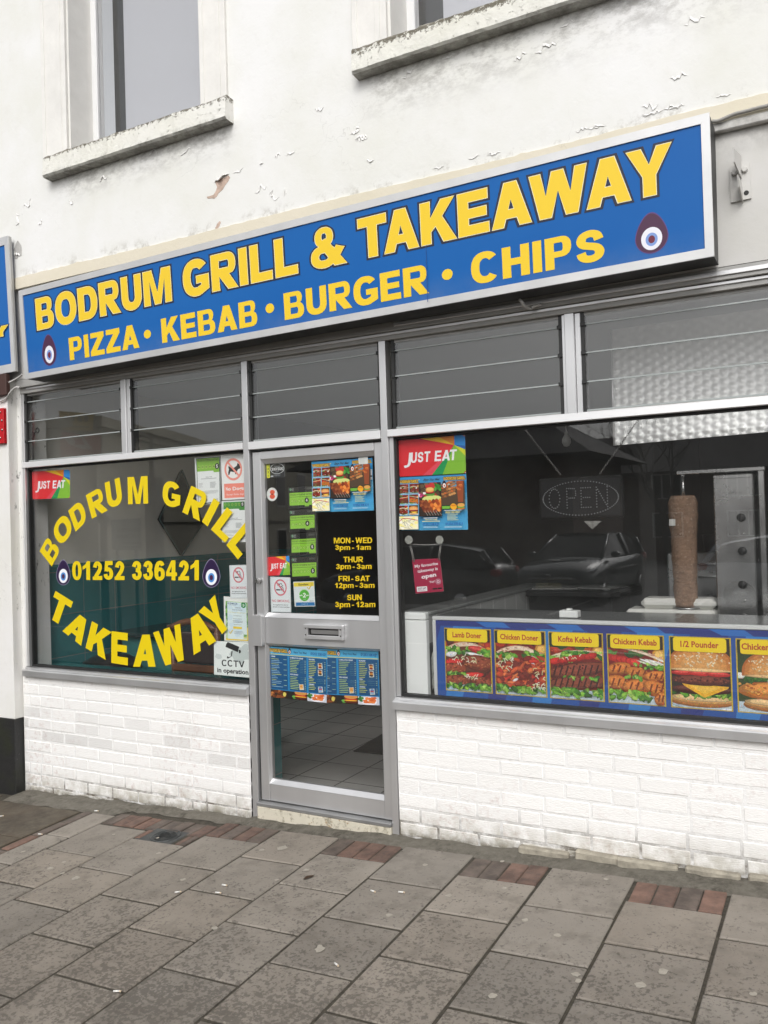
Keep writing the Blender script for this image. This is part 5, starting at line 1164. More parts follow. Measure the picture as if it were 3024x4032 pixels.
# sliver of another red sticker behind the left frame
pr = Print(); pr.rect(0, 0, 1, 1, 'b8262c'); sheet('red_sticker', pr, 'z4', ((146, 256), (163, 252), (163, 425), (148, 428)), .011, 'sliver of a red sticker on the left window frame', 'sticker')
def certificate(hdr):
    pr = Print(); G = '1e3b38'
    pr.rect(0, 0, 1, 1, 'dfe4e2' if hdr else 'e6eae8'); pr.rect(.06, .01, .99, .985, G) if hdr else pr.rect(0, .03, .985, 1, 'dde2e0')
    pr.rect(.08, .035, .955, .97, 'e4e9e7'); top = '7fb63a' if hdr else '3f8f36'
    pr.rect(.08, .70 if hdr else .80, .955, .97, top)
    if hdr: pr.txt('FOOD HYGIENE RATING', .11, .905, .93, .955, '2a3a18')
    yc = .79 if hdr else .905
    for i in range(5): pr.ell(.16+i*.145, yc, .045, .036, 'b7cf6a' if hdr else '8fbf4a', 14); pr.ell(.16+i*.145, yc, .030, .024, '5a8a30', 12)
    pr.ell(.87, yc, .085, .062, '12201c', 18); pr.cap('5', .835, yc-.034, .905, yc+.034, 'f2f2f0', .2, .18)
    pr.poly([(.72, .705 if hdr else .805), (.955, .705 if hdr else .805), (.955, .665 if hdr else .765), (.74, .665 if hdr else .765)], top)
    pr.txt('Bodrum Grill', .42, .565, .66, .585, '3a3f40'); pr.rect(.22, .535, .84, .545, '8a9090')
    pr.lines(.12, .36, .34, .46, 4, '9aa0a0', .3, .5); pr.lines(.58, .34, .86, .47, 6, '80888a', .35, .4); pr.lines(.12, .22, .92, .29, 4, 'a0a6a6', .3, .15); pr.lines(.12, .15, .5, .19, 2, 'a0a6a6', .3)
    pr.txt('RUSHMOOR', .14, .07, .46, .105, '2f4a70', .02); pr.rect(.76, .06, .82, .10, '2f7a4a'); pr.lines(.83, .055, .93, .11, 3, '80888a')
    return pr
sheet('hygiene_certificate', certificate(True), 'b5', ((60, 122), (296, 105), (302, 540), (82, 555)), YI, 'white hygiene certificate with lime green header at the top of the left window', 'certificate', 'hygiene certificates')
sheet('hygiene_certificate', certificate(False), 'b5', ((308, 520), (528, 510), (538, 895), (312, 898)), YI+.002, 'white hygiene certificate with dark green header under the no dogs sign', 'certificate', 'hygiene certificates')
# no dogs
pr = Print(); pr.rrect(0, 0, 1, 1, .02, .01, 'e9ebe8'); pr.rect(.10, .04, .99, .355, 'f08a78')
pr.cap('N', .17, .205, .25, .28, 'f4ece8', .2, .18); pr.txt('o Dogs', .262, .205, .95, .28, 'f4ece8', .03); pr.txt('Except Guide dogs', .2, .10, .95, .135, 'f7d9d2', .02)
dog = [(.30, .545), (.345, .545), (.40, .62), (.58, .60), (.60, .555), (.655, .555), (.66, .60), (.72, .66), (.84, .685), (.83, .735), (.80, .745), (.78, .775), (.70, .80), (.68, .745), (.56, .70), (.42, .705), (.33, .745), (.31, .72), (.335, .66), (.30, .60)]
pr.poly(dog, '15191a')
pr.ell(.52, .665, .38, .245, 'eb9284', 40, .80); a = R_(-33); L_ = .32; pr.poly([(.28, .80), (.32, .835), (.78, .535), (.735, .50)], 'eb9284')
sheet('no_dogs_sign', pr, 'b5', ((300, 92), (516, 85), (526, 500), (316, 512)), YI, 'white No Dogs sign with a faded red barred circle', 'sign')
def nosmoke():
    pr = Print(); o = [(0, 0), (1, 0), (1, 1), (.20, 1), (.0, .93)]
    pr.rrect(0, 0, 1, 1, .05, .03, 'd8dfe0'); pr.rrect(.02, .012, .98, .988, .045, .027, 'b9c4c6'); pr.rrect(.035, .02, .965, .98, .04, .024, 'dde5e6')
    pr.rect(.28, .615, .50, .65, '14181a'); pr.rect(.52, .615, .62, .65, '4a5a70'); pr.rect(.64, .615, .67, .65, '14181a')
    pr.stroke(catmull([(.36, .755), (.40, .80), (.47, .80), (.45, .75), (.50, .72), (.56, .73), (.62, .70), (.64, .66)], 4), .03, .02, '14181a'); pr.stroke(catmull([(.50, .81), (.56, .81), (.58, .77), (.64, .75)], 4), .026, .018, '14181a')
    pr.ell(.5, .70, .31, .235, 'd06a76', 40, .82); pr.poly([(.28, .835), (.33, .865), (.74, .565), (.69, .535)], 'd06a76')
    pr.txt('NO SMOKING.', .07, .285, .95, .355, 'c9606c', .012); pr.txt('It is against the law to', .12, .195, .86, .225, '20282a', .02); pr.txt('smoke in these premises', .09, .135, .92, .165, '20282a', .02)
    return pr
sheet('no_smoking_sign', nosmoke(), 'b5', ((380, 1108), (545, 1104), (549, 1412), (388, 1412)), YI, 'white NO SMOKING notice at the right edge of the left window', 'sign', 'no smoking notices')
sheet('no_smoking_sign', nosmoke(), 'b3', ((140, 1628), (400, 1636), (412, 2086), (156, 2080)), YDI, 'white NO SMOKING notice low on the door glass', 'sign', 'no smoking notices')
# council certificate
pr = Print(); pr.rect(0, 0, 1, 1, 'e7ebe6'); pr.rect(.07, .04, 1, .90, 'bcd6a2'); rr_ = random.Random(4)
for i in range(40): pr.blob(rr_.choice((.09+rr_.random()*.10, .9+rr_.random()*.1)), .3+rr_.random()*.6, .05, .04, rr_.choice(('3f7d3a', '6aa34a', '2c6a3c', '86b85a')), 0, .3, 9, (.07, .04, 1, .90))
pr.rect(.07, .02, 1, .06, 'e6cf4a'); pr.rect(.92, .02, 1, .33, 'e6cf4a'); pr.rect(.15, .05, .94, .885, 'dcecec')
for i in range(14): pr.blob(.2+rr_.random()*.7, .15+rr_.random()*.7, .12, .06, 'cfe3ea', 0, .25, 10, (.15, .05, .94, .885))
pr.txt('RUSHMOOR', .17, .83, .58, .875, '3b5c82', .02); pr.lines(.2, .805, .56, .82, 1, '7a90a8'); pr.ell(.82, .835, .105, .065, '1f8a44', 22); pr.cap('2', .79, .805, .85, .865, 'eef4ee', .2, .18); pr.txt('safe', .73, .83, .785, .85, 'eef4ee'); pr.txt('eat', .855, .83, .905, .85, 'eef4ee')
pr.txt('HAMPSHIRE', .47, .755, .70, .773, '4a545a'); pr.txt('FOOD AUTHORITIES', .36, .705, .78, .723, '4a545a'); pr.txt('Food Hygiene Rating Scheme', .2, .645, .90, .668, 'd7cf8a', .01); pr.txt('www.safe2eat.com', .40, .575, .74, .592, '30383c'); pr.txt('This is to certify that', .38, .505, .74, .524, '4a5458')
pr.lines(.38, .42, .78, .48, 2, '6a7478', .3, .2); pr.txt('has been rated as', .42, .375, .72, .392, '4a5458'); pr.rect(.38, .285, .74, .335, 'ead03e'); pr.stroke([(.22, .215), (.26, .17), (.36, .255)], .04, .03, 'd8bf3a'); pr.lines(.42, .16, .86, .24, 3, '8a9498', .3, .3)
for i in range(3): pr.rect(.80, .075+i*.032, .93, .102+i*.032, ('e0d66a', '86b85a', '6aa34a')[i])
sheet('council_certificate', pr, 'b5', ((328, 1392), (548, 1412), (560, 1812), (334, 1800)), YI+.002, 'pale blue and green council certificate under the no smoking notice', 'certificate')
# cctv
pr = Print(); pr.rect(0, 0, 1, 1, 'e6eeea'); pr.blob(.72, .62, .25, .22, 'c4cfcc', 0, .25, 16, (0, 0, 1, 1)); pr.blob(.12, .55, .10, .09, 'ccd6d3', 0, .25, 12, (0, 0, 1, 1)); pr.blob(.9, .85, .1, .1, 'c4cfcc', 0, .2, 10, (0, 0, 1, 1))
pr.poly([(.36, .93), (.40, .985), (.72, .86), (.68, .70), (.33, .84)], '16191a'); pr.poly([(.70, .76), (.74, .78), (.77, .74), (.755, .68), (.71, .67)], '16191a'); pr.poly([(.50, .72), (.535, .72), (.51, .58), (.42, .545), (.38, .575), (.37, .51), (.40, .50), (.48, .55)], '16191a')
pr.cap('CCTV', .22, .275, .86, .46, '16191a', .19, .17, .95, .08); pr.txt('in operation', .09, .085, .965, .215, '16191a', .03)
sheet('cctv_sign', pr, 'b5', ((238, 1802), (562, 1815), (568, 2140), (240, 2110)), YI, 'white CCTV in operation sign in the lower right corner of the left window', 'sign')

# ---------------------------------------------------------------- on the door glass
pr = Print(); pr.rect(0, 0, 1, 1, '101214'); pr.rect(0, 0, .175, 1, 'd9dd2e')
for i, c in enumerate('TAXI'): pr.cap(c, .05 if c != 'I' else .075, .80-.24*i, .13 if c != 'I' else .10, .96-.24*i, '2a2f10', .26, .22)
pr.ell(.585, .62, .385, .37, 'd8dcdc', 32, .93); pr.txt('Farnborough', .44, .76, .74, .83, 'aab0b0'); pr.txt('01252', .50, .70, .68, .745, 'aab0b0'); pr.cap('333 555', .27, .50, .89, .69, 'e8eaea', .2, .17, 1, .08, .3); pr.txt('TAXIS', .5, .37, .67, .43, 'aab0b0')
pr.rect(.22, .06, .36, .15, 'c8cccc'); pr.lines(.4, .08, .82, .22, 4, '80868a', .4, .3)
sheet('taxi_sticker', pr, 'b3', ((94, 182), (328, 170), (332, 352), (100, 366)), YDI, 'black and yellow TAXI 333 555 sticker in the top corner of the door', 'sticker')
pr = Print(); pr.ell(.5, .5, .5, .5, 'd5d8d4', 36); pr.ell(.5, .5, .46, .46, 'e2e5e1', 36)
rr_ = random.Random(8)
pr.blob(.52, .66, .23, .17, 'e2532f', 0, .05, 20); pr.blob(.52, .35, .25, .18, 'e2532f', 0, .05, 20); pr.rect(.40, .45, .66, .56, 'e2532f'); pr.ell(.50, .51, .07, .05, '40181a', 12)
for i, ch in enumerate('WEAR YOUR POPPY WITH'):
    if ch == ' ': continue
    a = R_(205-11.5*i); pr.ell(.5+.41*cos(a), .5+.41*sin(a), .018, .022, '8f9492', 8)
sheet('poppy_sticker', pr, 'b3', ((98, 488), (236, 486), (238, 660), (100, 662)), YDI, 'round white sticker with a red poppy on the door glass', 'sticker', thick=0)
def hygiene(n):
    pr = Print(); pr.rrect(0, 0, 1, 1, .02, .02, '0b0d0c'); G = '8cc63c'
    pr.rrect(.05, .14, .965, .73, .02, .02, G); 
    if n == 4: pr.rrect(.62, .075, .78, .16, .02, .02, G)
    else: pr.rrect(.72, .075, .975, .16, .02, .02, G)
    pr.txt('very good' if n == 5 else 'good', *( (.76, .10, .94, .125) if n == 5 else (.66, .10, .74, .125)), '3c5a1c')
    pr.txt('FOOD HYGIENE RATING', .09, .60, .93, .675, '33401a', .014); pr.rect(.05, .525, .965, .54, '2a3616')
    xs = [.155, .285, .415, .545, .70, .865] if n == 4 else [.145, .275, .405, .535, .67, .835]
    j = 4 if n == 4 else 5
    for i, x in enumerate(xs):
        if i == j: continue
        pr.ell(x, .34, .05, .068, '33401a', 16); pr.ell(x, .34, .042, .058, 'aadb62', 16); pr.txt(str(i if i < j else 5), x-.014, .315, x+.014, .365, '33401a', .01)
    pr.ell(xs[j], .355, .078, .125, '0e120e', 24); pr.cap(str(n), xs[j]-.034, .29, xs[j]+.034, .42, 'eef0ea', .2, .18); pr.poly([(xs[j]-.025, .53), (xs[j]+.025, .53), (xs[j], .49)], '0e120e')
    pr.ell(.085, .885, .042, .065, '7fa88a', 16); pr.ell(.07, .875, .02, .05, '2f6a4a', 10); pr.lines(.135, .80, .24, .95, 4, '9aa09c', .4, .3); pr.lines(.70, .86, .95, .95, 4, '70756f', .35, .3)
    return pr
HY = [((372, 485), (712, 466), (716, 742), (375, 758), 4, 'uppermost black and green food hygiene sticker, rated 4, on the door'), ((380, 776), (720, 758), (724, 1040), (386, 1058), 4, 'second food hygiene sticker from the top of the door, rated 4'),
      ((398, 1078), (736, 1058), (738, 1345), (402, 1362), 5, 'third food hygiene sticker down the door, rated 5'), ((406, 1382), (744, 1366), (746, 1652), (410, 1668), 5, 'lowest food hygiene sticker on the door, rated 5')]
for a, b, c, d, n, lab in HY: sheet('hygiene_sticker', hygiene(n), 'b3', (a, b, c, d), YDI-.003, lab, 'sticker', 'hygiene rating stickers on the door')
pr = Print(); pr.rect(0, 0, 1, 1, 'cfd6d4'); pr.rect(.015, .01, .985, .99, 'dbe4e2'); pr.rect(.02, .80, .98, .965, 'e5d24a'); pr.txt('Excellent', .25, .845, .72, .925, '2e2c14', .02)
pr.stroke([(.66, .765), (.73, .68), (.90, .90)], .06, .045, 'b89a2c'); pr.stroke([(.665, .765), (.73, .69), (.895, .895)], .04, .03, 'dfc23c'); pr.ell(.5, .455, .25, .245, 'bfdcae', 30); pr.ell(.5, .44, .24, .225, '55b03a', 30)
pr.cap('2', .425, .36, .575, .55, 'eef4ec', .2, .18); pr.txt('safe', .25, .42, .42, .48, 'eef4ec', .02); pr.txt('eat', .585, .42, .72, .48, 'eef4ec', .02); pr.txt('.com', .45, .28, .56, .31, 'eef4ec'); pr.txt('2010', .74, .19, .93, .235, '5a7a70'); pr.rect(.07, .03, .98, .165, '1f6ea8'); pr.txt('RUSHMOOR', .34, .08, .66, .12, 'a8c8dc')
sheet('food_award', pr, 'b3', ((438, 1694), (704, 1684), (720, 2008), (456, 2012)), YDI, 'white Excellent food award with yellow top and green disc on the door', 'certificate')
# opening hours in yellow vinyl
HC = 'd9b91f'; hrs = []
rows = [('MON - WED', 958, 1448, 1128, 1200), ('3pm - 1am', 975, 1432, 1220, 1285), ('THUR', 1082, 1334, 1372, 1444), ('3pm - 3am', 985, 1443, 1462, 1530), ('FRI - SAT', 1018, 1420, 1617, 1686), ('12pm - 3am', 968, 1480, 1705, 1772), ('SUN', 1130, 1318, 1858, 1930), ('3pm - 12am', 974, 1490, 1948, 2018)]
oh = empty('opening_hours', at('b3', 1220, 2050, .0335), 'yellow opening hours lettering MON to SUN on the door glass', 'window lettering')
for i in range(0, 8, 2):
    a0, a1 = min(rows[i][1], rows[i+1][1]), max(rows[i][2], rows[i+1][2]); t0, t1 = rows[i][3], rows[i+1][4]; pr = Print()
    for t, a, b, y1, y0 in rows[i:i+2]:
        f = lambda x: (x-a0)/(a1-a0); h = lambda y: 1-(y-t0)/(t1-t0); pr.cap(t, f(a), h(y0), f(b), h(y1), HC, .235, .19, 1.0, .09, .30)
    sheet('hours_row', pr, 'b3', ((a0, t0+2), (a1, t0-3), (a1, t1-1), (a0, t1+2)), .0335, None, None, mtl=VY, thick=0, parent=oh)

# ---------------------------------------------------------------- printed food
def food(pr, kind, x0, y0, x1, y1, seed, n=1.0):
    r = random.Random(seed); B = (x0, y0, x1, y1); W, H = x1-x0, y1-y0
    X = lambda u: x0+W*u
    Y = lambda v: y0+H*v
    def bl(u, v, ru, rv, c, ang=0, j=.12, k=12, cj=.08):
        c = hx(c); f = 1+r.uniform(-cj, cj)*1.6; c = tuple(q*f for q in c)
        pr.blob(X(u), Y(v), W*ru, H*rv, tuple(q*.60 for q in c), ang, j, k, B)
        pr.blob(X(u+ru*.04), Y(v+rv*.10), W*ru*.90, H*rv*.86, c, ang, j, k, B)
        if n > .5 and max(ru*W, rv*H) > .03:
            pr.blob(X(u-ru*.08), Y(v+rv*.20), W*ru*.62, H*rv*.54, tuple(min(1, q*1.22+.008) for q in c), ang, j*1.3, k, B)
            for _ in range(int(2+ru*rv*900)):          # grain and glints of the printed photograph
                a = r.random()*6.28; q = r.random()**.5*.9; pr.blob(X(u+ru*q*cos(a)), Y(v+rv*q*sin(a)), W*r.uniform(.006, .016), H*r.uniform(.004, .010), tuple(min(1, w*r.choice((.55, .75, 1.3, 1.6))) for w in c), r.uniform(0, 180), .3, 6, B)
    pr.rect(*B, '7a1f14')
    for i in range(int(14*n)): bl(r.random(), .72+r.random()*.3, .12, .10, r.choice(('a52a18', 'c23a1c', '8a2015', '27401a', '5a1a10', 'd0601f')), 0, .2)
    if kind in ('kofte', 'chick'): 
        for i in range(int(10*n)): bl(r.random()*.7, .70+r.random()*.3, .14, .10, r.choice(('2f5a22', '4f7a2a', '24401c', 'a52a18')), 0, .2)
    if kind != 'lamb': bl(.93, .72, .13, .11, 'e79a2c', 0, .05, 18); bl(.93, .72, .10, .085, 'f0bb62', 0, .05, 16)
    else: bl(.96, .62, .10, .11, 'e08a28', 0, .05, 16)
    pr.rect(x0, y0, x1, Y(.14), 'c6d6de')
    for i in range(int(10*n)): bl(r.random(), r.random()*.12, .10, .02, r.choice(('b0c4d0', 'dde8ec', 'a8bccb')), r.uniform(-15, 15), .3)
    def lettuce(v, sp, cnt, u0=0.0, u1=1.0, dark=False, sz=1.0):
        for i in range(int(cnt*n)):
            c = r.choice(('3d7a1e', '5d9a2c', '86b83e', '2c5c18', '70a836', 'a4cc5c') if not dark else ('2c5c18', '3d7a1e', '5d9a2c'))
            bl(u0+(u1-u0)*r.random(), v+r.uniform(-sp, sp), r.uniform(.035, .08)*sz, r.uniform(.018, .04)*sz, c, r.uniform(-50, 50), .38, 9)
    def shreds(v, sp, cnt, u0=0, u1=1):
        for i in range(int(cnt*n)):
            u = u0+(u1-u0)*r.random(); w = v+r.uniform(-sp, sp); a = r.uniform(-60, 60); l = r.uniform(.04, .09); dx, dy = cos(R_(a))*l, sin(R_(a))*l
            pts = catmull([(X(u), Y(w)), (X(u+dx*.5+r.uniform(-.02, .02)), Y(w+dy*.5+.02)), (X(u+dx), Y(w+dy))], 3)
            q = clip(band(pts, W*.012, H*.012)[0], *B)
            if len(q) > 2: pr.poly(q, r.choice(('e8e6c0', 'd5dba0', 'f0efd8')))
    def pita(c0, top, th, tilt=0.0, c1='e8cdb0'):
        pts = [(u, c0+top*(1-((u-.46)/.62)**2)+tilt*(u-.5)) for u in [i/12*1.1-.05 for i in range(13)]]
        for k, (f, c) in enumerate(((1, 'c99f78'), (.86, c1), (.5, 'efdcc4'))):
            a = [(X(u), Y(v+th*f/2)) for u, v in pts]; b = [(X(u), Y(v-th*f/2)) for u, v in pts]; q = clip(a+b[::-1], *B)
            if len(q) > 2: pr.poly(q, c)
        for i in range(int(16*n)):
            u = r.random(); k = min(12, max(0, int((u+.05)/1.1*12))); bl(u, pts[k][1]+r.uniform(0, th*.35), .03, .012, r.choice(('d8a890', 'c98f74', 'e0b49a')), r.uniform(-20, 20), .3, 8)
    def slab_(u, v, ru, rv, cols, ang=0, k=18, sp=26):
        bl(u, v, ru, rv, cols[0], ang, .06, k); bl(u, v+rv*.10, ru*.95, rv*.80, cols[1], ang, .07, k)
        for i in range(int(sp*n)):
            a = r.random()*6.28; q = r.random()**.5*.85; bl(u+ru*q*cos(a), v+rv*q*sin(a), .022, .012, r.choice(cols[2:]), r.uniform(-40, 40), .3, 7)
    if kind == 'lamb':
        bl(.45, .45, .6, .34, '5a2a16'); pita(.56, .20, .075); lettuce(.66, .05, 30, .0, .55); bl(.72, .68, .22, .055, 'c9252a', -8); bl(.70, .69, .2, .03, 'e0524a', -8); lettuce(.62, .05, 16, .75, 1.0)
        bl(.13, .585, .13, .045, 'eef0ec', 6); bl(.66, .595, .20, .028, 'f2f2ee', -8)
        br_ = ('7a3318', '94442a', '6a2a14', 'a55a34', 'b87046'); slab_(.72, .46, .36, .13, br_, -4); bl(.18, .47, .22, .045, 'cf2c26', 4); slab_(.18, .35, .30, .10, br_, 3); shreds(.52, .05, 16, .1, .7); bl(.62, .27, .22, .045, 'd23028', 2); lettuce(.265, .025, 18, .0, .45, sz=.8)
        slab_(.24, .17, .34, .085, br_, 2); slab_(.80, .17, .26, .08, br_, -2); shreds(.22, .04, 10, .4, .7); lettuce(.075, .03, 44)
    elif kind == 'cdoner':
        bl(.5, .42, .6, .36, '6a1e10'); pita(.52, .22, .075); lettuce(.60, .05, 26, 0, .42); lettuce(.62, .05, 20, .6, 1.0); bl(.76, .55, .09, .075, 'f0f2ee', -25); 
        for i in range(int(80*n)):
            v = .14+.45*r.random(); bl(r.random(), v, r.uniform(.06, .13), r.uniform(.018, .045), r.choice(('b5431f', '8f2a14', 'c9562a', 'a33418', '7a2010', 'd4703a', 'c2301f')), r.uniform(-50, 50), .22, 9)
        shreds(.5, .1, 18, 0, .35); shreds(.33, .08, 10, .75, 1); bl(.40, .235, .06, .02, 'ead8e0', 20); lettuce(.085, .035, 46); shreds(.14, .05, 20, .7, 1.0)
    elif kind == 'kofte':
        pita(.62, .10, .05, .10); lettuce(.68, .04, 34, .25, 1.0); lettuce(.60, .03, 16, 0, .5)
        for i in range(5): bl(.10+.17*i, .565+.025*i, .13, .05, r.choice(('c4261f', 'd8382c', 'b52018')), 12)
        for (v, a) in ((.44, 8), (.25, 6)):
            slab_(.5, v, .62, .115, ('6e2a18', '87402a', '5a2012', '9c5236', '4a1a10'), a, 22, 40)
            for i in range(9):
                u = .05+.115*i; q = clip([(X(u), Y(v-.07+.1*(u-.5)*.6)), (X(u+.03), Y(v-.075+.1*(u-.5)*.6)), (X(u+.09), Y(v+.075+.1*(u-.5)*.6)), (X(u+.06), Y(v+.08+.1*(u-.5)*.6))], *B)
                if len(q) > 2: pr.poly(q, '3f1710')
        shreds(.63, .03, 12, 0, .6); lettuce(.33, .02, 14, .2, .9, sz=.7); lettuce(.10, .045, 60)
    elif kind == 'chick':
        for i in range(6): bl(.05+.09*i, .66-.012*i, .10, .06, r.choice(('c4261f', 'd8382c', 'b52018')), -10)
        pita(.72, .06, .04, -.18); 
        for i in range(int(12*n)): bl(.62+.4*r.random(), .58+.06*r.random(), .14, .012, r.choice(('f0f0e6', 'dfe6cc')), -14, .1, 8)
        lettuce(.55, .03, 18, .5, 1.0, sz=.8)
        for (u, v, ru, rv, a) in ((.18, .50, .24, .10, 10), (.52, .45, .24, .09, -8), (.84, .42, .22, .08, 5), (.16, .30, .24, .11, -6), (.50, .26, .26, .11, 8), (.84, .24, .22, .12, -12), (.95, .10, .14, .10, 20)):
            slab_(u, v, ru, rv, ('b0561c', 'cf7a30', 'e09a4c', 'a84a18', 'd88a3c'), a, 14, 12)
            for i in range(3):
                q = clip([(X(u-ru*.5+i*ru*.45), Y(v-rv*.45)), (X(u-ru*.5+i*ru*.45+.03), Y(v-rv*.5)), (X(u-ru*.3+i*ru*.45+.03), Y(v+rv*.5)), (X(u-ru*.3+i*ru*.45), Y(v+rv*.55))], *B)
                if len(q) > 2: pr.poly(q, '7a3412')
        lettuce(.38, .02, 8, .3, .6, sz=.8); lettuce(.12, .05, 46, 0, .75)
    elif kind in ('burger', 'cburger'):
        pr.rect(x0, Y(.14), x1, y1, '2a2018' if kind == 'burger' else '31451f')
        for i in range(8): bl(r.random(), .85+.15*r.random(), .14, .1, r.choice(('3a5a24', '6a2818', '22301a')), 0, .2)
        c = .5 if kind == 'burger' else .62
        # lower bun, lettuce, patties, cheese
        bl(c, .10, .56, .085, 'b5702c', 0, .02, 26, 0); bl(c, .125, .54, .06, 'd9a25c', 0, .02, 26, 0); bl(c, .15, .53, .05, 'e8c48a', 0, .03, 26, 0)
        if kind == 'burger':
            lettuce(.20, .025, 40); bl(c, .265, .52, .07, '4a1c14', 0, .05, 26); bl(c, .28, .50, .045, '6a2c20', 0, .06, 24)
            q = clip([(X(.18), Y(.345)), (X(.97), Y(.33)), (X(.95), Y(.30)), (X(.56), Y(.155)), (X(.22), Y(.31))], *B); pr.poly(q, 'f0b32a'); q = clip([(X(.3), Y(.33)), (X(.85), Y(.32)), (X(.56), Y(.2))], *B); pr.poly(q, 'f6c648')
            bl(c, .40, .52, .075, '5a2418', 0, .05, 26); bl(c, .415, .50, .05, '7a3826', 0, .06, 24)
            for i in range(int(40*n)): bl(r.random(), .38+.06*r.random(), .02, .012, r.choice(('8f4c36', '4a1a12')), 0, .3, 6)
            for i in range(3): bl(.2+.3*i, .495, .22, .036, 'c22420', 0, .08, 16); bl(.2+.3*i, .507, .18, .016, 'dd5046', 0, .1, 14)
            y_b = .54
        else:
            bl(c, .30, .62, .13, 'c87426', 0, .05, 24); bl(c, .33, .60, .09, 'dc8f3c', 0, .06, 24)
            for i in range(30): bl(r.random(), .25+.16*r.random(), .03, .018, r.choice(('e8a850', 'b5601c')), 0, .3, 7)
            lettuce(.47, .035, 44, dark=True); bl(.03, .50, .09, .045, 'eef0e6'); bl(.55, .44, .08, .05, 'eef0e6'); y_b = .50
        dome = [(X(c+.56*cos(t)), Y(y_b+.36*sin(t)**.72 if sin(t) > 0 else y_b)) for t in (pi*i/24 for i in range(25))]
        for f, cc in ((1, 'b5682a'), (.93, 'c9803c'), (.80, 'd8954e'), (.6, 'e0a45e')):
            q = clip([(X(c)+(a-X(c))*f, Y(y_b)+(b-Y(y_b))*f+H*.02*(1-f)) for a, b in dome], *B); pr.poly(q, cc)
        bl(c, y_b+.005, .54, .025, 'e6bd84', 0, .03, 22)
        for i in range(int(70*n)):
            t = r.uniform(.25, pi-.25); f = r.uniform(.25, .93); bl(c+.56*f*cos(t), y_b+.02+.35*f*sin(t)**.8, .018, .010, r.choice(('f4e6c4', 'e8d4a8')), r.uniform(-60, 60), .1, 7)
# six pictures on the display counter
panel = Print(); z = 'b6'
cornersP = [at('c8', 430, 484, YD-.002), at('b6', 1659, 80, YD-.002), at('b6', 1659, 540, YD-.002), at('c8', 460, 1245, YD-.002)]
X0, X1, Z0, Z1 = dx0+.022, 2.95, dz0+.016, dz1-.020
dfn = lambda u, v: Vector((X0+(X1-X0)*u, YD-.0012, Z0+(Z1-Z0)*v))
def ond(z, x, y): p = at(z, x, y, YD-.0012); return ((p.x-X0)/(X1-X0), (p.z-Z0)/(Z1-Z0))
pr = Print(); pr.rect(0, 0, 1, 1, '1b4f9c'); rr_ = random.Random(6)
for i in range(9): a = i*.125-.1; pr.poly(clip([(a, 0), (a+.05, 0), (a+.12, 1), (a+.03, 1)], 0, 0, 1, 1), '2f7cc4' if i % 2 else '26347e')
pr.rect(0, .93, 1, 1, '25347c')
for i in range(5): pr.poly(clip([(.15+i*.2, .93), (.22+i*.2, .93), (.20+i*.2, 1), (.12+i*.2, 1)], 0, 0, 1, 1), '2a6ab8')
m = pr.mb(dfn, OUT, 0); o_ = m.build('picture_panel', PM, dsp, colors=True)
cells = [((58, 55), (306, 415), 'lamb', 'Lamb Doner'), ((303, 68), (576, 440), 'cdoner', 'Chicken Doner'), ((571, 80), (860, 466), 'kofte', 'Kofte Kebab'), ((858, 95), (1163, 495), 'chick', 'Chicken Kebab'), ((1166, 110), (1494, 525), 'burger', '1/2 Pounder'), ((1494, 125), (1850, 560), 'cburger', 'Chicken Burger')]
for i, (a, b, kind, name) in enumerate(cells):
    u0, v1 = ond('b6', *a); u1, v0 = ond('b6', *b); v0, v1 = .075, .905
    pr = Print(); pr.rect(0, 0, 1, 1, 'cdb32e'); food(pr, kind, .022, .014, .978, .986, 20+i)
    pr.rect(.022, .80, .075, .986, '1f2d1a'); pr.rect(.925, .80, .978, .986, '2c2018')
    tb = Print(); tb.rrect(.07, .795, .93, .99, .05, .03, 'f2d413')
    w = {'lamb': .62, 'cdoner': .74, 'kofte': .62, 'chick': .76, 'burger': .62, 'cburger': .82}[kind]
    tb.txt(name, .5-w/2, .858, .5+w/2, .938, 'b53a1e', .030)
    f = lambda s, t, u0=u0, u1=u1, v0=v0, v1=v1: dfn(u0+.002+(u1-u0-.004)*s, v0+(v1-v0)*t)
    tb.mb(f, OUT, .0075).build('name_tab', PM, dsp, colors=True); o = pr.mb(f, OUT, .0008, 4e-6).build('food_picture', PF, dsp, colors=True); o['label'] = 'picture of a %s' % {'lamb': 'lamb doner', 'cdoner': 'chicken doner', 'kofte': 'kofte kebab', 'chick': 'chicken kebab', 'burger': 'half pounder burger with cheese', 'cburger': 'chicken burger'}[kind]
m = MB(); m.box(2.95, dx1, YD-.002, YD+.02, Z0, Z1); m.build('panel_rest', mat('display_blue', hx('1b4f9c'), .4), dsp)

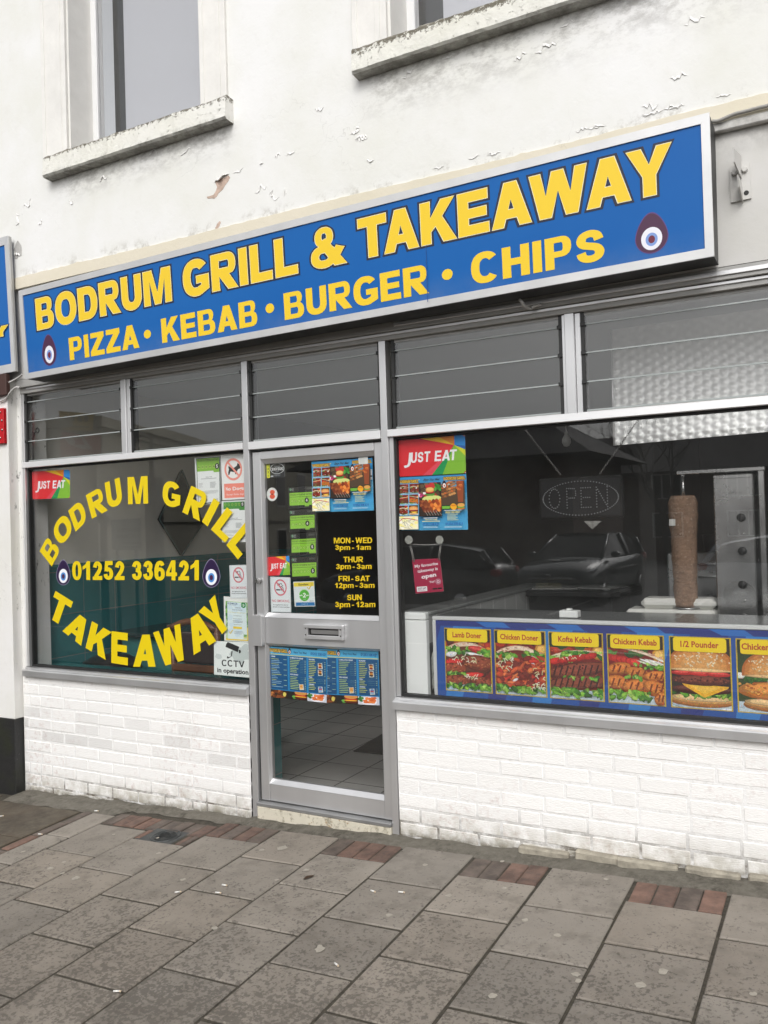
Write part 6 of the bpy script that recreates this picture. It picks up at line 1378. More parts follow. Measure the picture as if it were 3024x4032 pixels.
# menu posters
def poster(pr):
    pr.rect(0, 0, 1, 1, '3a9fd6')
    for i in range(9): pr.rect(0, i/9, 1, (i+1)/9, ('4fb0e0', '48aade', '42a4da', '62b8e4', '7cc4e8', '5ab2e0', '3c9ed6', '2f94d0', '3a9cd4')[i])
    pr.rect(0, .935, .33, .95, 'd8c860')
    pr.cap('BODRUM GRILL', .02, .89, .31, .945, 'e8b93a', .27, .22, 1, .08, outline=[(.006, .008, '7a5a2a')]); pr.txt('Enjoy Your Meal', .38, .915, .61, .955, '30404a', .03, .02); pr.cap('BODRUM GRILL', .68, .91, .985, .965, 'e8b93a', .27, .22, 1, .08, outline=[(.006, .008, '7a5a2a')])
    k = 0
    for r in range(3):
        for c in range(2):
            x, y = .025+.155*c, .69-.20*r; pr.rect(x-.006, y-.01, x+.141, y+.19, '8cc8e8')
            food(pr, ('lamb', 'cdoner', 'kofte', 'chick', 'cdoner', 'burger')[k], x, y, x+.135, y+.18, 60+k, .22); k += 1
    pr.rect(.025, .02, .315, .265, 'e6e2c4'); rr_ = random.Random(9)
    for i in range(16): pr.blob(.03+rr_.random()*.28, .03+rr_.random()*.22, .03, .03, rr_.choice(('efe9a8', 'f2efe0', 'd9d8c8', 'ece28c')), rr_.random()*90, .3, 7, (.025, .02, .315, .265))
    for i in range(10): a, b = (.03+rr_.random()*.28, .03+rr_.random()*.22), (.03+rr_.random()*.28, .03+rr_.random()*.22); pr.stroke([a, b], .005, .006, '9a9a8a')
    pr.stroke(catmull([(.03, .17), (.10, .225), (.19, .22), (.31, .185)], 4), .008, .012, 'c2403a')
    # centre photograph
    B = (.335, .255, .66, .875); pr.rect(*B, '2c2018')
    for i in range(40): pr.blob(.34+rr_.random()*.31, .62+rr_.random()*.25, .03, .04, rr_.choice(('5a4a34', '3a2418', '6a5a40', 'a02c20', '4a3a24')), 0, .25, 9, B)
    for i in range(12): pr.blob(.57+rr_.random()*.09, .74+rr_.random()*.12, .025, .03, rr_.choice(('2f7a2c', '48963c', '24601f')), 0, .3, 8, B)
    for i in range(10): pr.blob(.43+rr_.random()*.13, .79+rr_.random()*.05, .02, .028, 'b8322c', 0, .2, 9, B); pr.blob(.335+rr_.random()*.09, .62+rr_.random()*.07, .02, .02, rr_.choice(('d8508a', 'e8e0e0', '9a2a5a')), 0, .3, 8, B)
    pr.blob(.52, .585, .14, .05, 'c8cf7a', 4, .08, 16, B); pr.blob(.50, .66, .065, .03, '4a8a34', 0, .2, 12, B); pr.blob(.50, .685, .06, .022, '5a2418', 0, .1, 12, B); pr.blob(.50, .705, .062, .016, 'd2342a', 0, .1, 12, B); pr.blob(.50, .745, .062, .045, 'd29a4c', 0, .04, 16, B); pr.blob(.50, .755, .05, .03, 'e0b468', 0, .04, 14, B)
    for i in range(7):
        for j in range(6): pr.blob(.345+.05*i+.016*j, .53-.035*j+.012*(i > 3), .026, .034, rr_.choice(('b8561c', 'd0702a', '9a4016', '7a2e14', 'e08a3c') if i > 2 else ('7a3a1a', '94502a', '6a2a14')), 0, .2, 9, B)
    for i in range(6): pr.stroke([(.42+.04*i, .36), (.46+.04*i, .27)], .004, .005, 'b8b0a4')
    # right column
    B = (.665, .45, .995, .885); pr.rect(*B, '4a3a2a')
    for i in range(14): pr.blob(.66+rr_.random()*.2, .80+rr_.random()*.09, .04, .03, rr_.choice(('4f8fb0', '6a7a80', 'a8b8b0')), 0, .2, 9, B)
    for i in range(5):
        for j in range(6): pr.blob(.69+.032*j, .60+.055*i+.012*j, .022, .024, rr_.choice(('8a5a34', 'a06a3a', '6a4024', 'c08a50', 'b5602c')), 0, .25, 8, B)
    pr.poly(clip([(.885, .885), (.985, .885), (.97, .50), (.90, .50)], *B), '8a4424')
    for i in range(14): pr.blob(.93+rr_.uniform(-.04, .04), .72+rr_.random()*.16, .022, .022, rr_.choice(('b5602c', 'd07a3a', '9a4420')), 0, .3, 8, B)
    eye(pr, .68, .76, .745, .90, ('1c1c30', 'ece6e0', 'd08a6a', 'b03a2a'))
    pr.rect(.665, .375, .79, .445, '2a3a14'); pr.rect(.672, .385, .783, .435, '6aa83a'); pr.blob(.835, .42, .045, .06, 'e0a020', 0, .08, 14); pr.txt('FREE', .805, .43, .865, .455, 'b52a1a', .02); pr.blob(.94, .385, .055, .02, 'b5702c'); pr.blob(.94, .41, .055, .016, '5a9a34'); pr.blob(.94, .445, .052, .035, 'd29a4c', 0, .04, 14)
    pr.txt('FREE DELIVERY', .72, .30, .925, .335, 'd8cc7a', .02); pr.lines(.70, .345, .95, .365, 1, 'dfe8ec', .4, .1); pr.lines(.74, .17, .93, .285, 5, 'c8cf9a', .35, .4); pr.lines(.40, .215, .62, .235, 1, 'dfe8ec', .5, .1); pr.txt('OPEN 7 DAYS A WEEK', .42, .185, .60, .205, 'e2d890', .02); pr.lines(.38, .155, .64, .175, 1, 'e2d890', .5, .05)
    for (a, b) in ((.385, .625), (.715, .96)): pr.cap('01252 336 421', a, .085, b, .135, '2a5c9c', .25, .2, 1, .09, .35)
    pr.lines(.40, .04, .62, .07, 2, 'cfe6f2', .3, .3); pr.lines(.70, .04, .98, .07, 2, 'cfe6f2', .3, .3)
    return pr
sheet('menu_poster', poster(Print()), 'b7', ((82, 572), (935, 528), (958, 1218), (98, 1230)), YI, 'blue menu poster with kebab photographs under the food app sticker in the right window', 'menu', 'menu posters')
sheet('menu_poster', poster(Print()), 'b3', ((672, 158), (1450, 106), (1470, 780), (690, 804)), YDI, 'blue menu poster with kebab photographs and paper slips on the door glass', 'menu', 'menu posters')
pr = Print(); pr.poly([(.02, .02), (.98, .0), (1, .97), (.0, 1)], 'd9dcd8'); pr.lines(.15, .3, .8, .85, 7, 'bcc2be', .25, .4); sheet('paper_note', pr, 'b3', ((1270, 88), (1392, 82), (1398, 222), (1278, 228)), YDI-.006, 'crumpled white paper note stuck over the door poster', 'paper note')
pr = Print(); pr.rect(0, 0, 1, 1, 'd3dbe0'); pr.rect(.03, .72, .17, .92, '5a86b0'); pr.txt('AGENT', .25, .72, .92, .90, '7a98b8'); pr.lines(.04, .45, .95, .68, 2, '8aa0b4', .3, .1); pr.rect(0, .28, 1, .42, '1c2830'); pr.lines(.06, .04, .92, .22, 2, '8aa0b4', .3, .2)
sheet('paper_note', pr, 'b3', ((1332, 258), (1446, 252), (1450, 386), (1338, 392)), YDI-.006, 'small white and blue agent slip on the right of the door poster', 'paper note')
def leaflet(pr):
    pr.rect(0, 0, 1, 1, '1f86c0'); pr.rect(0, .865, 1, 1, '4fb0dc'); pr.rect(0, .85, 1, .865, 'd2cf7a')
    pr.cap('BODRUM GRILL', .015, .90, .32, .965, 'e0b23a', .27, .22, 1, .08, outline=[(.006, .010, '4a4a2a')]); eye(pr, .325, .88, .385, 1.0, ('1c1c40', 'ece6e0', 'd08a6a', 'b03a2a')); pr.txt('Enjoy Your Meal', .43, .91, .65, .95, '2f5a7a', .02); pr.cap('01252 336 421', .72, .90, .985, .955, '1f5c9c', .25, .2, 1, .09, .35)
    for i, (a, b) in enumerate(((.01, .315), (.35, .645), (.68, .985))):
        pr.rrect(a, .17, b, .84, .012, .012, '12507e')
    pr.txt('KEBABS', .025, .80, .10, .825, 'dfe8ec', .02); pr.txt('COMBINATION KEBABS', .36, .80, .59, .825, 'dfe8ec', .02); pr.txt('BURGERS', .69, .80, .79, .825, 'dfe8ec', .02); pr.txt('SIDE ORDERS', .36, .475, .50, .50, 'dfe8ec', .02); pr.txt('FISH', .69, .455, .745, .48, 'dfe8ec', .02); pr.txt('DRINKS', .69, .315, .78, .34, 'dfe8ec', .02)
    r = pr.rnd
    for i in range(17): y = .76-.034*i; c = 'b8c46a' if i % 3 == 0 else '8fb6d0'; pr.rect(.025, y, .10+r.random()*.13, y+.010, c); pr.rect(.245, y, .30, y+.009, '9cc0a8') if i % 3 == 0 else None
    for i in range(18):
        y = .765-.033*i
        if 8 <= i <= 9: continue
        pr.rect(.362, y, .47+r.random()*.07, y+.011, 'a8c27a'); pr.rect(.54, y+.002, .60, y+.005, '6a9a9a'); pr.rect(.615, y, .635, y+.010, '9cc0a8')
    for i in range(17):
        y = .77-.034*i
        if i in (9, 13): continue
        pr.rect(.69, y, .77+r.random()*.05, y+.011, 'b8c46a'); pr.rect(.83, y+.002, .94, y+.005, '6a9a9a'); pr.rect(.955, y, .975, y+.010, '9cc0a8')
    for (x, y, c) in ((.885, .70, ('7a3a1a', 'd29a4c', '8a2a1a')), (.885, .57, ('7a3a1a', 'c98a3c', '4a2a14')), (.56, .255, ('e0a050', 'd08a34', 'e8b870')), (.89, .245, ('4a7ab0', 'b04a5a', '8ab0d0'))):
        q = [(x-.04, y+.05), (x+.035, y+.06), (x+.045, y-.05), (x-.03, y-.06)]; pr.poly(q, 'c9cfc8'); 
        for k in range(3): pr.blob(x, y+.03-.028*k, .03, .020, c[k], 0, .1, 10)
    B = (0, 0, 1, .155); pr.rect(*B, '2a1a10')
    for i in range(34): pr.blob(r.random()*.28, r.random()*.15, .035, .022, r.choice(('8a4a24', '6a3418', 'a86434', 'c07a3c', '3a2010')), r.uniform(0, 90), .3, 9, B)
    pr.blob(.26, .08, .03, .045, 'd8c860', 0, .1, 10, B); pr.rect(.315, 0, .40, .155, '1c1c18')
    for i in range(12): pr.blob(.40+r.random()*.22, .03+r.random()*.03, .03, .02, r.choice(('4a8a34', '6aa84a')), 0, .3, 8, B)
    pr.blob(.55, .045, .11, .03, '5a2014', 0, .06, 14, B); pr.blob(.55, .065, .11, .012, 'e8b030', 0, .1, 14, B); pr.blob(.55, .09, .11, .016, 'c42a22', 0, .08, 14, B); pr.blob(.55, .135, .11, .04, 'cf9048', 0, .03, 14, B)
    pr.rect(.665, 0, 1, .155, 'c8ccd6'); pr.blob(.84, .07, .13, .08, 'e6e8ee', 0, .05, 16, (.665, 0, 1, .155))
    for i in range(22): pr.blob(.76+r.random()*.17, .04+r.random()*.09, .03, .024, r.choice(('e0743a', 'e88a4a', 'd2602c')), 0, .3, 9, (.665, 0, 1, .155))
    for i in range(12): pr.blob(.68+r.random()*.06, .07+r.random()*.08, .02, .02, r.choice(('2f6a2c', '4a8a3c')), 0, .3, 8, (.665, 0, 1, .155))
    return pr
sheet('menu_leaflet', leaflet(Print()), 'b4', ((105, 152), (858, 212), (858, 886), (122, 808)), YDI-.004, 'blue menu leaflet on the left, overlapping the other, in the lower door pane', 'menu', 'menu leaflets on the door')
sheet('menu_leaflet', leaflet(Print()), 'b4', ((728, 180), (1525, 215), (1546, 918), (740, 880)), YDI, 'blue menu leaflet on the right, its left edge covered, in the lower door pane', 'menu', 'menu leaflets on the door')
# hanging open sign card
hs_ = empty('open_card', at('b7', 455, 1800, .062), 'crimson hanging card reading My favourite takeaway is open', 'hanging card')
pr = Print(); CR = 'a31f43'; pr.rrect(0, 0, 1, 1, .03, .028, CR); WH = 'efe6ea'
pr.txt('My favourite', .07, .755, .91, .84, WH, .02, 0, .055); pr.txt('takeaway is', .15, .605, .88, .69, WH, .02, 0, .055); pr.txt('open', .27, .42, .80, .535, WH, .035, 0, .05); pr.txt('Yay!', .53, .275, .72, .335, WH, .015, 0, .02)
pr.ell(.845, .305, .095, .085, 'c99aac', 24, .8); pr.ell(.845, .305, .055, .05, 'd8b6c2', 16, .4); pr.rrect(.06, .05, .43, .195, .02, .02, 'efeaec'); pr.txt('JUST EAT', .09, .11, .40, .165, '40202c', .02); pr.lines(.1, .065, .36, .095, 1, 'b08a98', .4, 0); pr.rrect(.62, .075, .78, .12, .01, .01, '1c1418'); pr.rrect(.80, .075, .95, .12, .01, .01, '1c1418')
o = sheet('card', pr, 'b7', ((260, 1592), (608, 1576), (655, 1985), (306, 2016)), .062, None, None, parent=hs_)
for (x, y, x2, y2) in ((228, 1345, 285, 1620), (610, 1345, 590, 1600)):
    c = at('b7', x, y, .050); m = MB(); m.lathe((c.x, .0425, c.z), [(.022, 0), (.020, .006), (.008, .012), (.007, .022), (.010, .026)], 16, 'y'); m.build('suction_cup', mat('clear_rubber', (.32, .33, .30), .2), hs_)
    m = MB(); a, b = at('b7', x+8, y+50, .060), at('b7', x2, y2, .060); m.tube([a + Vector((-.003, 0, 0)), b + Vector((-.003, 0, 0))], .0018, 6); m.tube([a + Vector((.003, 0, 0)), b + Vector((.004, 0, 0))], .0018, 6); m.build('cord', mat('grey_string', (.30, .29, .27), .8), hs_)
m = MB(); m.tube([at('b7', 232, 1402, .060), at('b7', 420, 1408, .060), at('b7', 615, 1402, .060)], .0022, 6); m.build('cord', MATS['grey_string'], hs_)
# unlit LED open sign on chains
YO = .16
le = empty('led_sign', at('z7', 853, 935, YO), 'unlit black LED sign with dotted OPEN in an oval, hung on chains', 'LED sign')
q = [at('z7', x, y, YO) for x, y in ((672, 852), (1034, 838), (1034, 1022), (682, 1032))]
lx0, lx1, lz0, lz1 = min(p.x for p in q), max(p.x for p in q), (q[2].z+q[3].z)/2, (q[0].z+q[1].z)/2
m = MB(); m.box(lx0, lx1, YO, YO+.03, lz0, lz1, .010); m.build('case', mat('black_sign_case', (.010, .011, .011), .7, spec=.08), le)
m = MB(); m.box(lx0+.014, lx1-.014, YO-.0015, YO+.004, lz0+.014, lz1-.012, .001); m.build('face', mat('smoked_face', (.014, .015, .016), .7, spec=.08), le)
dots = []
ex, ez, rx_, rz_ = (lx0+lx1)/2+.002, (lz0+lz1)/2-.002, (lx1-lx0)*.445, (lz1-lz0)*.40
for i in range(74): t = 2*pi*i/74; dots.append((ex+rx_*cos(t), ez+rz_*sin(t)))
LW, LH = (lx1-lx0), (lz1-lz0)
def seg(a, b, n): return [(a[0]+(b[0]-a[0])*i/n, a[1]+(b[1]-a[1])*i/n) for i in range(n+1)]
def L2(u, v): return (lx0+LW*u, lz0+LH*v)
for t in range(18): dots.append(L2(.20+.065*cos(2*pi*t/18), .50+.23*sin(2*pi*t/18)))
for s_ in (seg((.35, .27), (.35, .73), 7), seg((.375, .73), (.44, .72), 3), seg((.455, .66), (.455, .56), 2), seg((.44, .50), (.375, .50), 3), seg((.52, .27), (.52, .73), 7), seg((.545, .73), (.63, .73), 3), seg((.545, .50), (.62, .50), 3), seg((.545, .27), (.63, .27), 3), seg((.70, .27), (.70, .73), 7), seg((.715, .68), (.81, .32), 7), seg((.825, .27), (.825, .73), 7)): dots += [L2(*p) for p in s_]
m = MB()
for (x, z_) in dots: m.lathe((x, YO-.0016, z_), [(.0028, 0), (.0026, -.002), (.0012, -.0032)], 7, 'y')
o = m.build('led_dots', mat('led_lens', (.25, .26, .26), .35), le); o['kind'] = 'stuff'
CH = mat('chain_metal', (.20, .195, .185), .45, .6)
for (a, b) in (((612, 635), (768, 835)), ((1108, 595), (938, 832))):
    A, Bq = at('z7', *a, YO+.012), at('z7', *b, YO+.012); A.z = A.z+.0; m = MB(); n = 26; d = (Bq-A)/n; t = d.normalized(); s1 = t.cross(Vector((0, 1, 0))).normalized(); s2 = Vector((0, 1, 0))
    for i in range(n):
        c = A + d*(i+.5); s_ = s1 if i % 2 else s2; ring = [c + t*(d.length*.68*cos(2*pi*k/8)) + s_*(.0042*sin(2*pi*k/8)) for k in range(9)]; m.tube(ring, .0012, 5, cap=False)
    m.build('chain', CH, le)
q = [at('z8', x, y, .05) for x, y in ((868, 165), (945, 165), (906, 200))]; m = MB(); m.prism(q, (0, .001, 0)); tag(m.build('foil_tag', mat('holographic_foil', (.45, .45, .42), .25, .7, var=.5, vscale=60)), 'small silver foil triangle under the LED sign', 'tag')
# small litter on the pavement
BUTT = mat('cigarette_paper', (.72, .71, .68), .8); FILT = mat('cigarette_filter', (.62, .50, .36), .8)
bt = None
BL = [('b1', 775, 1015, 35, 'cigarette end lying in a joint left of the middle'), ('b1', 978, 985, 0, 'cigarette end on the slab in front of the door'), ('b1', 950, 1018, 5, 'short cigarette end right beside a joint before the door'), ('b1', 420, 660, 12, 'cigarette end near the wall on the leftmost slab'), ('b1', 175, 762, 5, 'cigarette end near the brown flagstones'), ('b1', 510, 1449, 20, 'cigarette end lowest in the photo on the left'), ('b2', 185, 836, 8, 'cigarette end in front of the right brick wall'), ('b1', 5, 683, 50, 'white scrap at the left edge of the pavement'), ('b1', 1465, 1332, -30, 'curled white butt on the slab right of the middle'), ('b2', 70, 832, -20, 'bent white butt just left of the straight cigarette end before the right wall')]
for i, (z, x, y, a, lab) in enumerate(BL):
    p = atg(z, x, y); p = gp(p.x, p.y, .006)
    if bt is None:
        bt = empty('cigarette_end', p); m = MB(); m.tube([p + Vector((-.014, 0, 0)), p + Vector((.008, .001, .001))], .0034, 8); m.build('paper', BUTT, bt); m = MB(); m.tube([p + Vector((.0082, .001, .001)), p + Vector((.015, .001, .0))], .0035, 8); m.build('filter', FILT, bt); o = bt
    else: o = copy_tree(bt); o.location = p
    o.rotation_euler.z = R_(a); tag(o, lab, 'cigarette end', 'cigarette ends and scraps on the pavement')
p = atg('b1', 1345, 948); p = gp(p.x, p.y, .003); m = MB(); n = 12
lv_ = [p + Vector((.034*cos(R_(70))*(t/6-1) - .012*s_*sin(pi*t/12)*sin(R_(70)), .034*sin(R_(70))*(t/6-1) + .012*s_*sin(pi*t/12)*cos(R_(70)), .004*sin(pi*t/12)*abs(s_))) for s_ in (1, 0, -1) for t in range(13)]
m.add(lv_, [(r*13+i, r*13+i+1, (r+1)*13+i+1, (r+1)*13+i) for r in (0, 1) for i in range(12)], 0, (1, 1, 1), True); tag(m.build('dead_leaf', mat('brown_leaf', (.05, .028, .015), .6), None, p), 'small dark brown leaf on the slab before the door', 'leaf')
# round inspection cover
c = atg('b1', 722, 765); cv = empty('inspection_cover', gp(c.x, c.y), 'small round dark inspection cover among the brick pavers', 'inspection cover')
IRON = mat('cast_cover', (.055, .060, .060), .5, .3, var=.3, vscale=30, bump=.3, bscale=60)
m = MB(); o0 = gp(c.x, c.y, 0); tl = Matrix.Translation((c.x, c.y, o0.z)) @ Matrix.Rotation(-.043, 4, 'Y') @ Matrix.Rotation(.04, 4, 'X')
m.lathe((0, 0, 0), [(.082, -.01), (.082, .003), (.076, .0045), (.074, .001), (.004, .002)], 32); m.v = [tl @ q for q in m.v]; m.build('lid', IRON, cv)
m = MB(); m.box(-.155, .10, -.10, .085, -.02, -.002, .004); m.v = [tl @ q for q in m.v]; m.build('surround', mat('cover_surround', (.07, .072, .070), .8, var=.3, vscale=20), cv)
m = MB(); m.lathe((0, 0, 0), [(.060, .0025), (.060, .004), (.056, .004), (.056, .0025)], 28); m.box(-.012, .012, .03, .04, .002, .004); m.v = [tl @ q for q in m.v]; m.build('raised_ring', IRON, cv)
# ================================================================ the street behind the photographer, seen mirrored in the glass
INN = Vector((0, 1, 0))
BRK = mat('dark_brick', (.13, .085, .068), .85, var=.3, vscale=30); TILE = mat('dark_roof_tile', (.075, .07, .07), .8, var=.3, vscale=20)
CRM = mat('cream_stucco', (.40, .38, .31), .8, var=.08, vscale=2); WINW = mat('white_window_paint', (.60, .60, .58), .5); DGL = mat('dark_window_pane', (.02, .022, .025), .08)
# dark hipped roof building
hb = empty('hipped_roof_house', (-8.5, -22, ZR0), 'dark house with a low hipped roof across the road, seen mirrored in the right window', 'house')
m = MB(); m.box(-13.2, -4.2, -27, -20.8, ZR0, 3.55); m.build('wall', BRK, hb)
m = MB(); e = [(-14, -27.8, 3.56), (-3.4, -27.8, 3.56), (-3.4, -20, 3.56), (-14, -20, 3.56)]; r = [(-10.2, -24, 5.9), (-7.2, -24, 5.9)]
m.add(e+r, [(0, 1, 5, 4), (1, 2, 5), (2, 3, 4, 5), (3, 0, 4), (0, 3, 2, 1)]); m.build('roof', TILE, hb)
# brick terrace with white windows further back
te = empty('brick_terrace', (3, -36, ZR0), 'row of dark brick houses with small white windows behind the car park', 'terrace')
m = MB(); m.box(-9, 24, -42, -35, ZR0, 3.7); m.build('wall', BRK, te)
m = MB(); m.prism([(-9.3, -34.6, 3.6), (-9.3, -38.5, 5.6), (-9.3, -42.4, 3.6)], (33.6, 0, 0)); m.build('roof', TILE, te)
for i in range(10):
    for z in (.75, 2.45):
        x = -7.2+i*3.1; m = MB()
        for a in (-.62, -.2, .2, .62): m.box(x+a-.035, x+a+.035, -35, -34.93, z, z+1.0)
        m.box(x-.66, x+.66, -35, -34.94, z-.06, z); m.box(x-.66, x+.66, -35, -34.94, z+1.0, z+1.06); w_ = m.build('window', WINW, te); m = MB(); m.box(x-.6, x+.6, -34.995, -34.97, z, z+1); m.build('pane', DGL, w_)
# cream building on the left, running away from the road
cb_ = empty('cream_building', (-16, -14, ZR0), 'long cream building with a cornice across the road, seen mirrored in the left window', 'building')
A = Vector((-13.2, -11.0, 0)); dv = Vector((-3.9, -11.4, 0)).normalized(); nv = Vector((-dv.y, dv.x, 0)); nv = nv if nv.x < 0 else -nv
def CB(s_, t, z): return A + dv*s_ + nv*t + Vector((0, 0, z))
def cbox(mb, s0, s1, t0, t1, z0, z1): mb.add([CB(s, t, z) for z in (z0, z1) for t in (t0, t1) for s in (s0, s1)], [(0, 2, 3, 1), (4, 5, 7, 6), (0, 1, 5, 4), (2, 6, 7, 3), (0, 4, 6, 2), (1, 3, 7, 5)])
m = MB(); cbox(m, 0, 22, 0, 11, ZR0, 4.7); m.build('wall', CRM, cb_)
m = MB(); cbox(m, -.25, 22, -.25, 11, 4.701, 4.95); cbox(m, -.12, 22, -.12, 11, 4.5, 4.69); cbox(m, -.08, 22, -.08, 11, 1.9, 2.05); m.build('cornice', CRM, cb_)
for i in range(4, 6):
    for (z0, z1) in ((2.5, 4.1), (.3, 1.6)):
        s0 = 1.6+3.3*i; m = MB(); cbox(m, s0, s0+1.3, -.03, .0, z0, z1); w_ = m.build('window', WINW, cb_); m = MB(); cbox(m, s0+.08, s0+1.22, -.04, -.031, z0+.08, z1-.08); m.build('pane', DGL, w_)
def board(name, z, px, D, back, pr, lab, cat):
    (x0, y0), (x1, y1), (x2, y2), (x3, y3) = px          # as seen in the mirror image: TL TR BR BL
    TL, TR, BR, BL = (refl(z, a, b, D) for a, b in ((x1, y1), (x0, y0), (x3, y3), (x2, y2)))
    fn = quad(TL, TR, BR, BL); m = pr.mb(fn, INN, .001, .0004); c = (TL+BR)/2
    v = [fn(*p) for p in ((0, 0), (1, 0), (1, 1), (0, 1))]; m.add(v+[p-INN*back for p in v], [(4, 5, 6, 7), (0, 1, 5, 4), (1, 2, 6, 5), (2, 3, 7, 6), (3, 0, 4, 7)], 0, hx('3a3a3a'))
    return tag(m.build(name, PM, None, c, colors=True), lab, cat)
pr = Print(); pr.rect(0, 0, 1, 1, 'b02a22'); pr.poly([(.18, .40), (.60, .92), (.86, .90), (.93, .72), (.80, .52), (.45, .40)], 'e2dcd8'); pr.poly([(.38, .52), (.52, .74), (.58, .66), (.70, .72), (.62, .58), (.66, .48), (.54, .52)], 'b02a22'); pr.txt('hungryhouse', .06, .12, .94, .26, 'e8e2de', .02)
board('red_banner', 'z3', ((372, 1205), (640, 1250), (640, 1465), (378, 1490)), 10.6, .05, pr, 'red banner with a white shape on the cream building, mirrored in the leftmost louvre', 'banner')
pr = Print(); pr.rect(0, 0, 1, 1, 'c9a62c'); rb = random.Random(4)
for k in range(4): pr.blob(.2+.2*k, .62, .07, .17, '2f3a44', 0, .3, 9)
pr.rect(.1, .16, .9, .24, '5a5228')
board('yellow_banner', 'z3', ((345, 1062), (578, 1078), (575, 1198), (372, 1198)), 10.6, .05, pr, 'yellow banner above the red banner, mirrored in the leftmost louvre', 'banner')
pr = Print(); pr.rect(0, 0, 1, 1, '9fa5a3'); pr.rect(.02, .03, .98, .97, 'b8bebb'); pr.txt('CES GARDENS &', .04, .58, .82, .70, '24302c', .02); pr.txt('RGERY CAR PARK', .03, .38, .86, .50, '24302c', .02); pr.rect(.03, .2, .6, .25, '6a726e'); pr.rect(.03, .08, .8, .12, '6a726e')
sb = board('car_park_sign', 'z4', ((672, 548), (853, 538), (856, 738), (680, 735)), 8.0, .03, pr, 'white car park sign on posts across the road, mirrored in the left window', 'road sign')
m = MB()
for px_ in (715, 830):
    a = refl('z4', px_, 736, 8.03); m.tube([(a.x, a.y, ZR0), a], .035, 8)
o = m.build('post', mat('grey_post', (.10, .10, .10), .5)); put(o, sb)
POLE = mat('dark_post', (.03, .03, .032), .5)
lp_ = refl('z3', 968, 1290, 9.0); lampt = empty('street_lamp', (lp_.x, lp_.y, ZR0), 'dark street lamp with one arm, mirrored in the second louvre from the left', 'street lamp')
h_ = refl('z3', 872, 1262, 9.0); m = MB(); m.tube([(lp_.x, lp_.y, ZR0), lp_], [.08, .05], 10); m.tube([lp_, (h_.x, h_.y, h_.z)], .03, 8); m.build('post', POLE, lampt)
m = MB(); m.lathe((h_.x, h_.y, h_.z), [(.02, -.10), (.13, -.06), (.13, .03), (.05, .08)], 16); m.build('lantern', POLE, lampt)
gpx = refl('z4', 620, 500, 6.5); m = MB(); m.lathe((gpx.x, gpx.y, 0), [(.07, ZR0), (.06, gpx.z-.2), (.10, gpx.z-.15), (.10, gpx.z-.1), (.06, gpx.z)], 12); tag(m.build('bollard_post', POLE), 'dark post left of the car park sign, mirrored in the left window', 'post')
gpx = refl('z4', 935, 330, 7.2); m = MB(); m.box(gpx.x-.14, gpx.x+.14, gpx.y-.1, gpx.y+.1, ZR0, 2.6, .02); tag(m.build('square_post', POLE), 'thick square post right of the car park sign, mirrored in the left window', 'post')
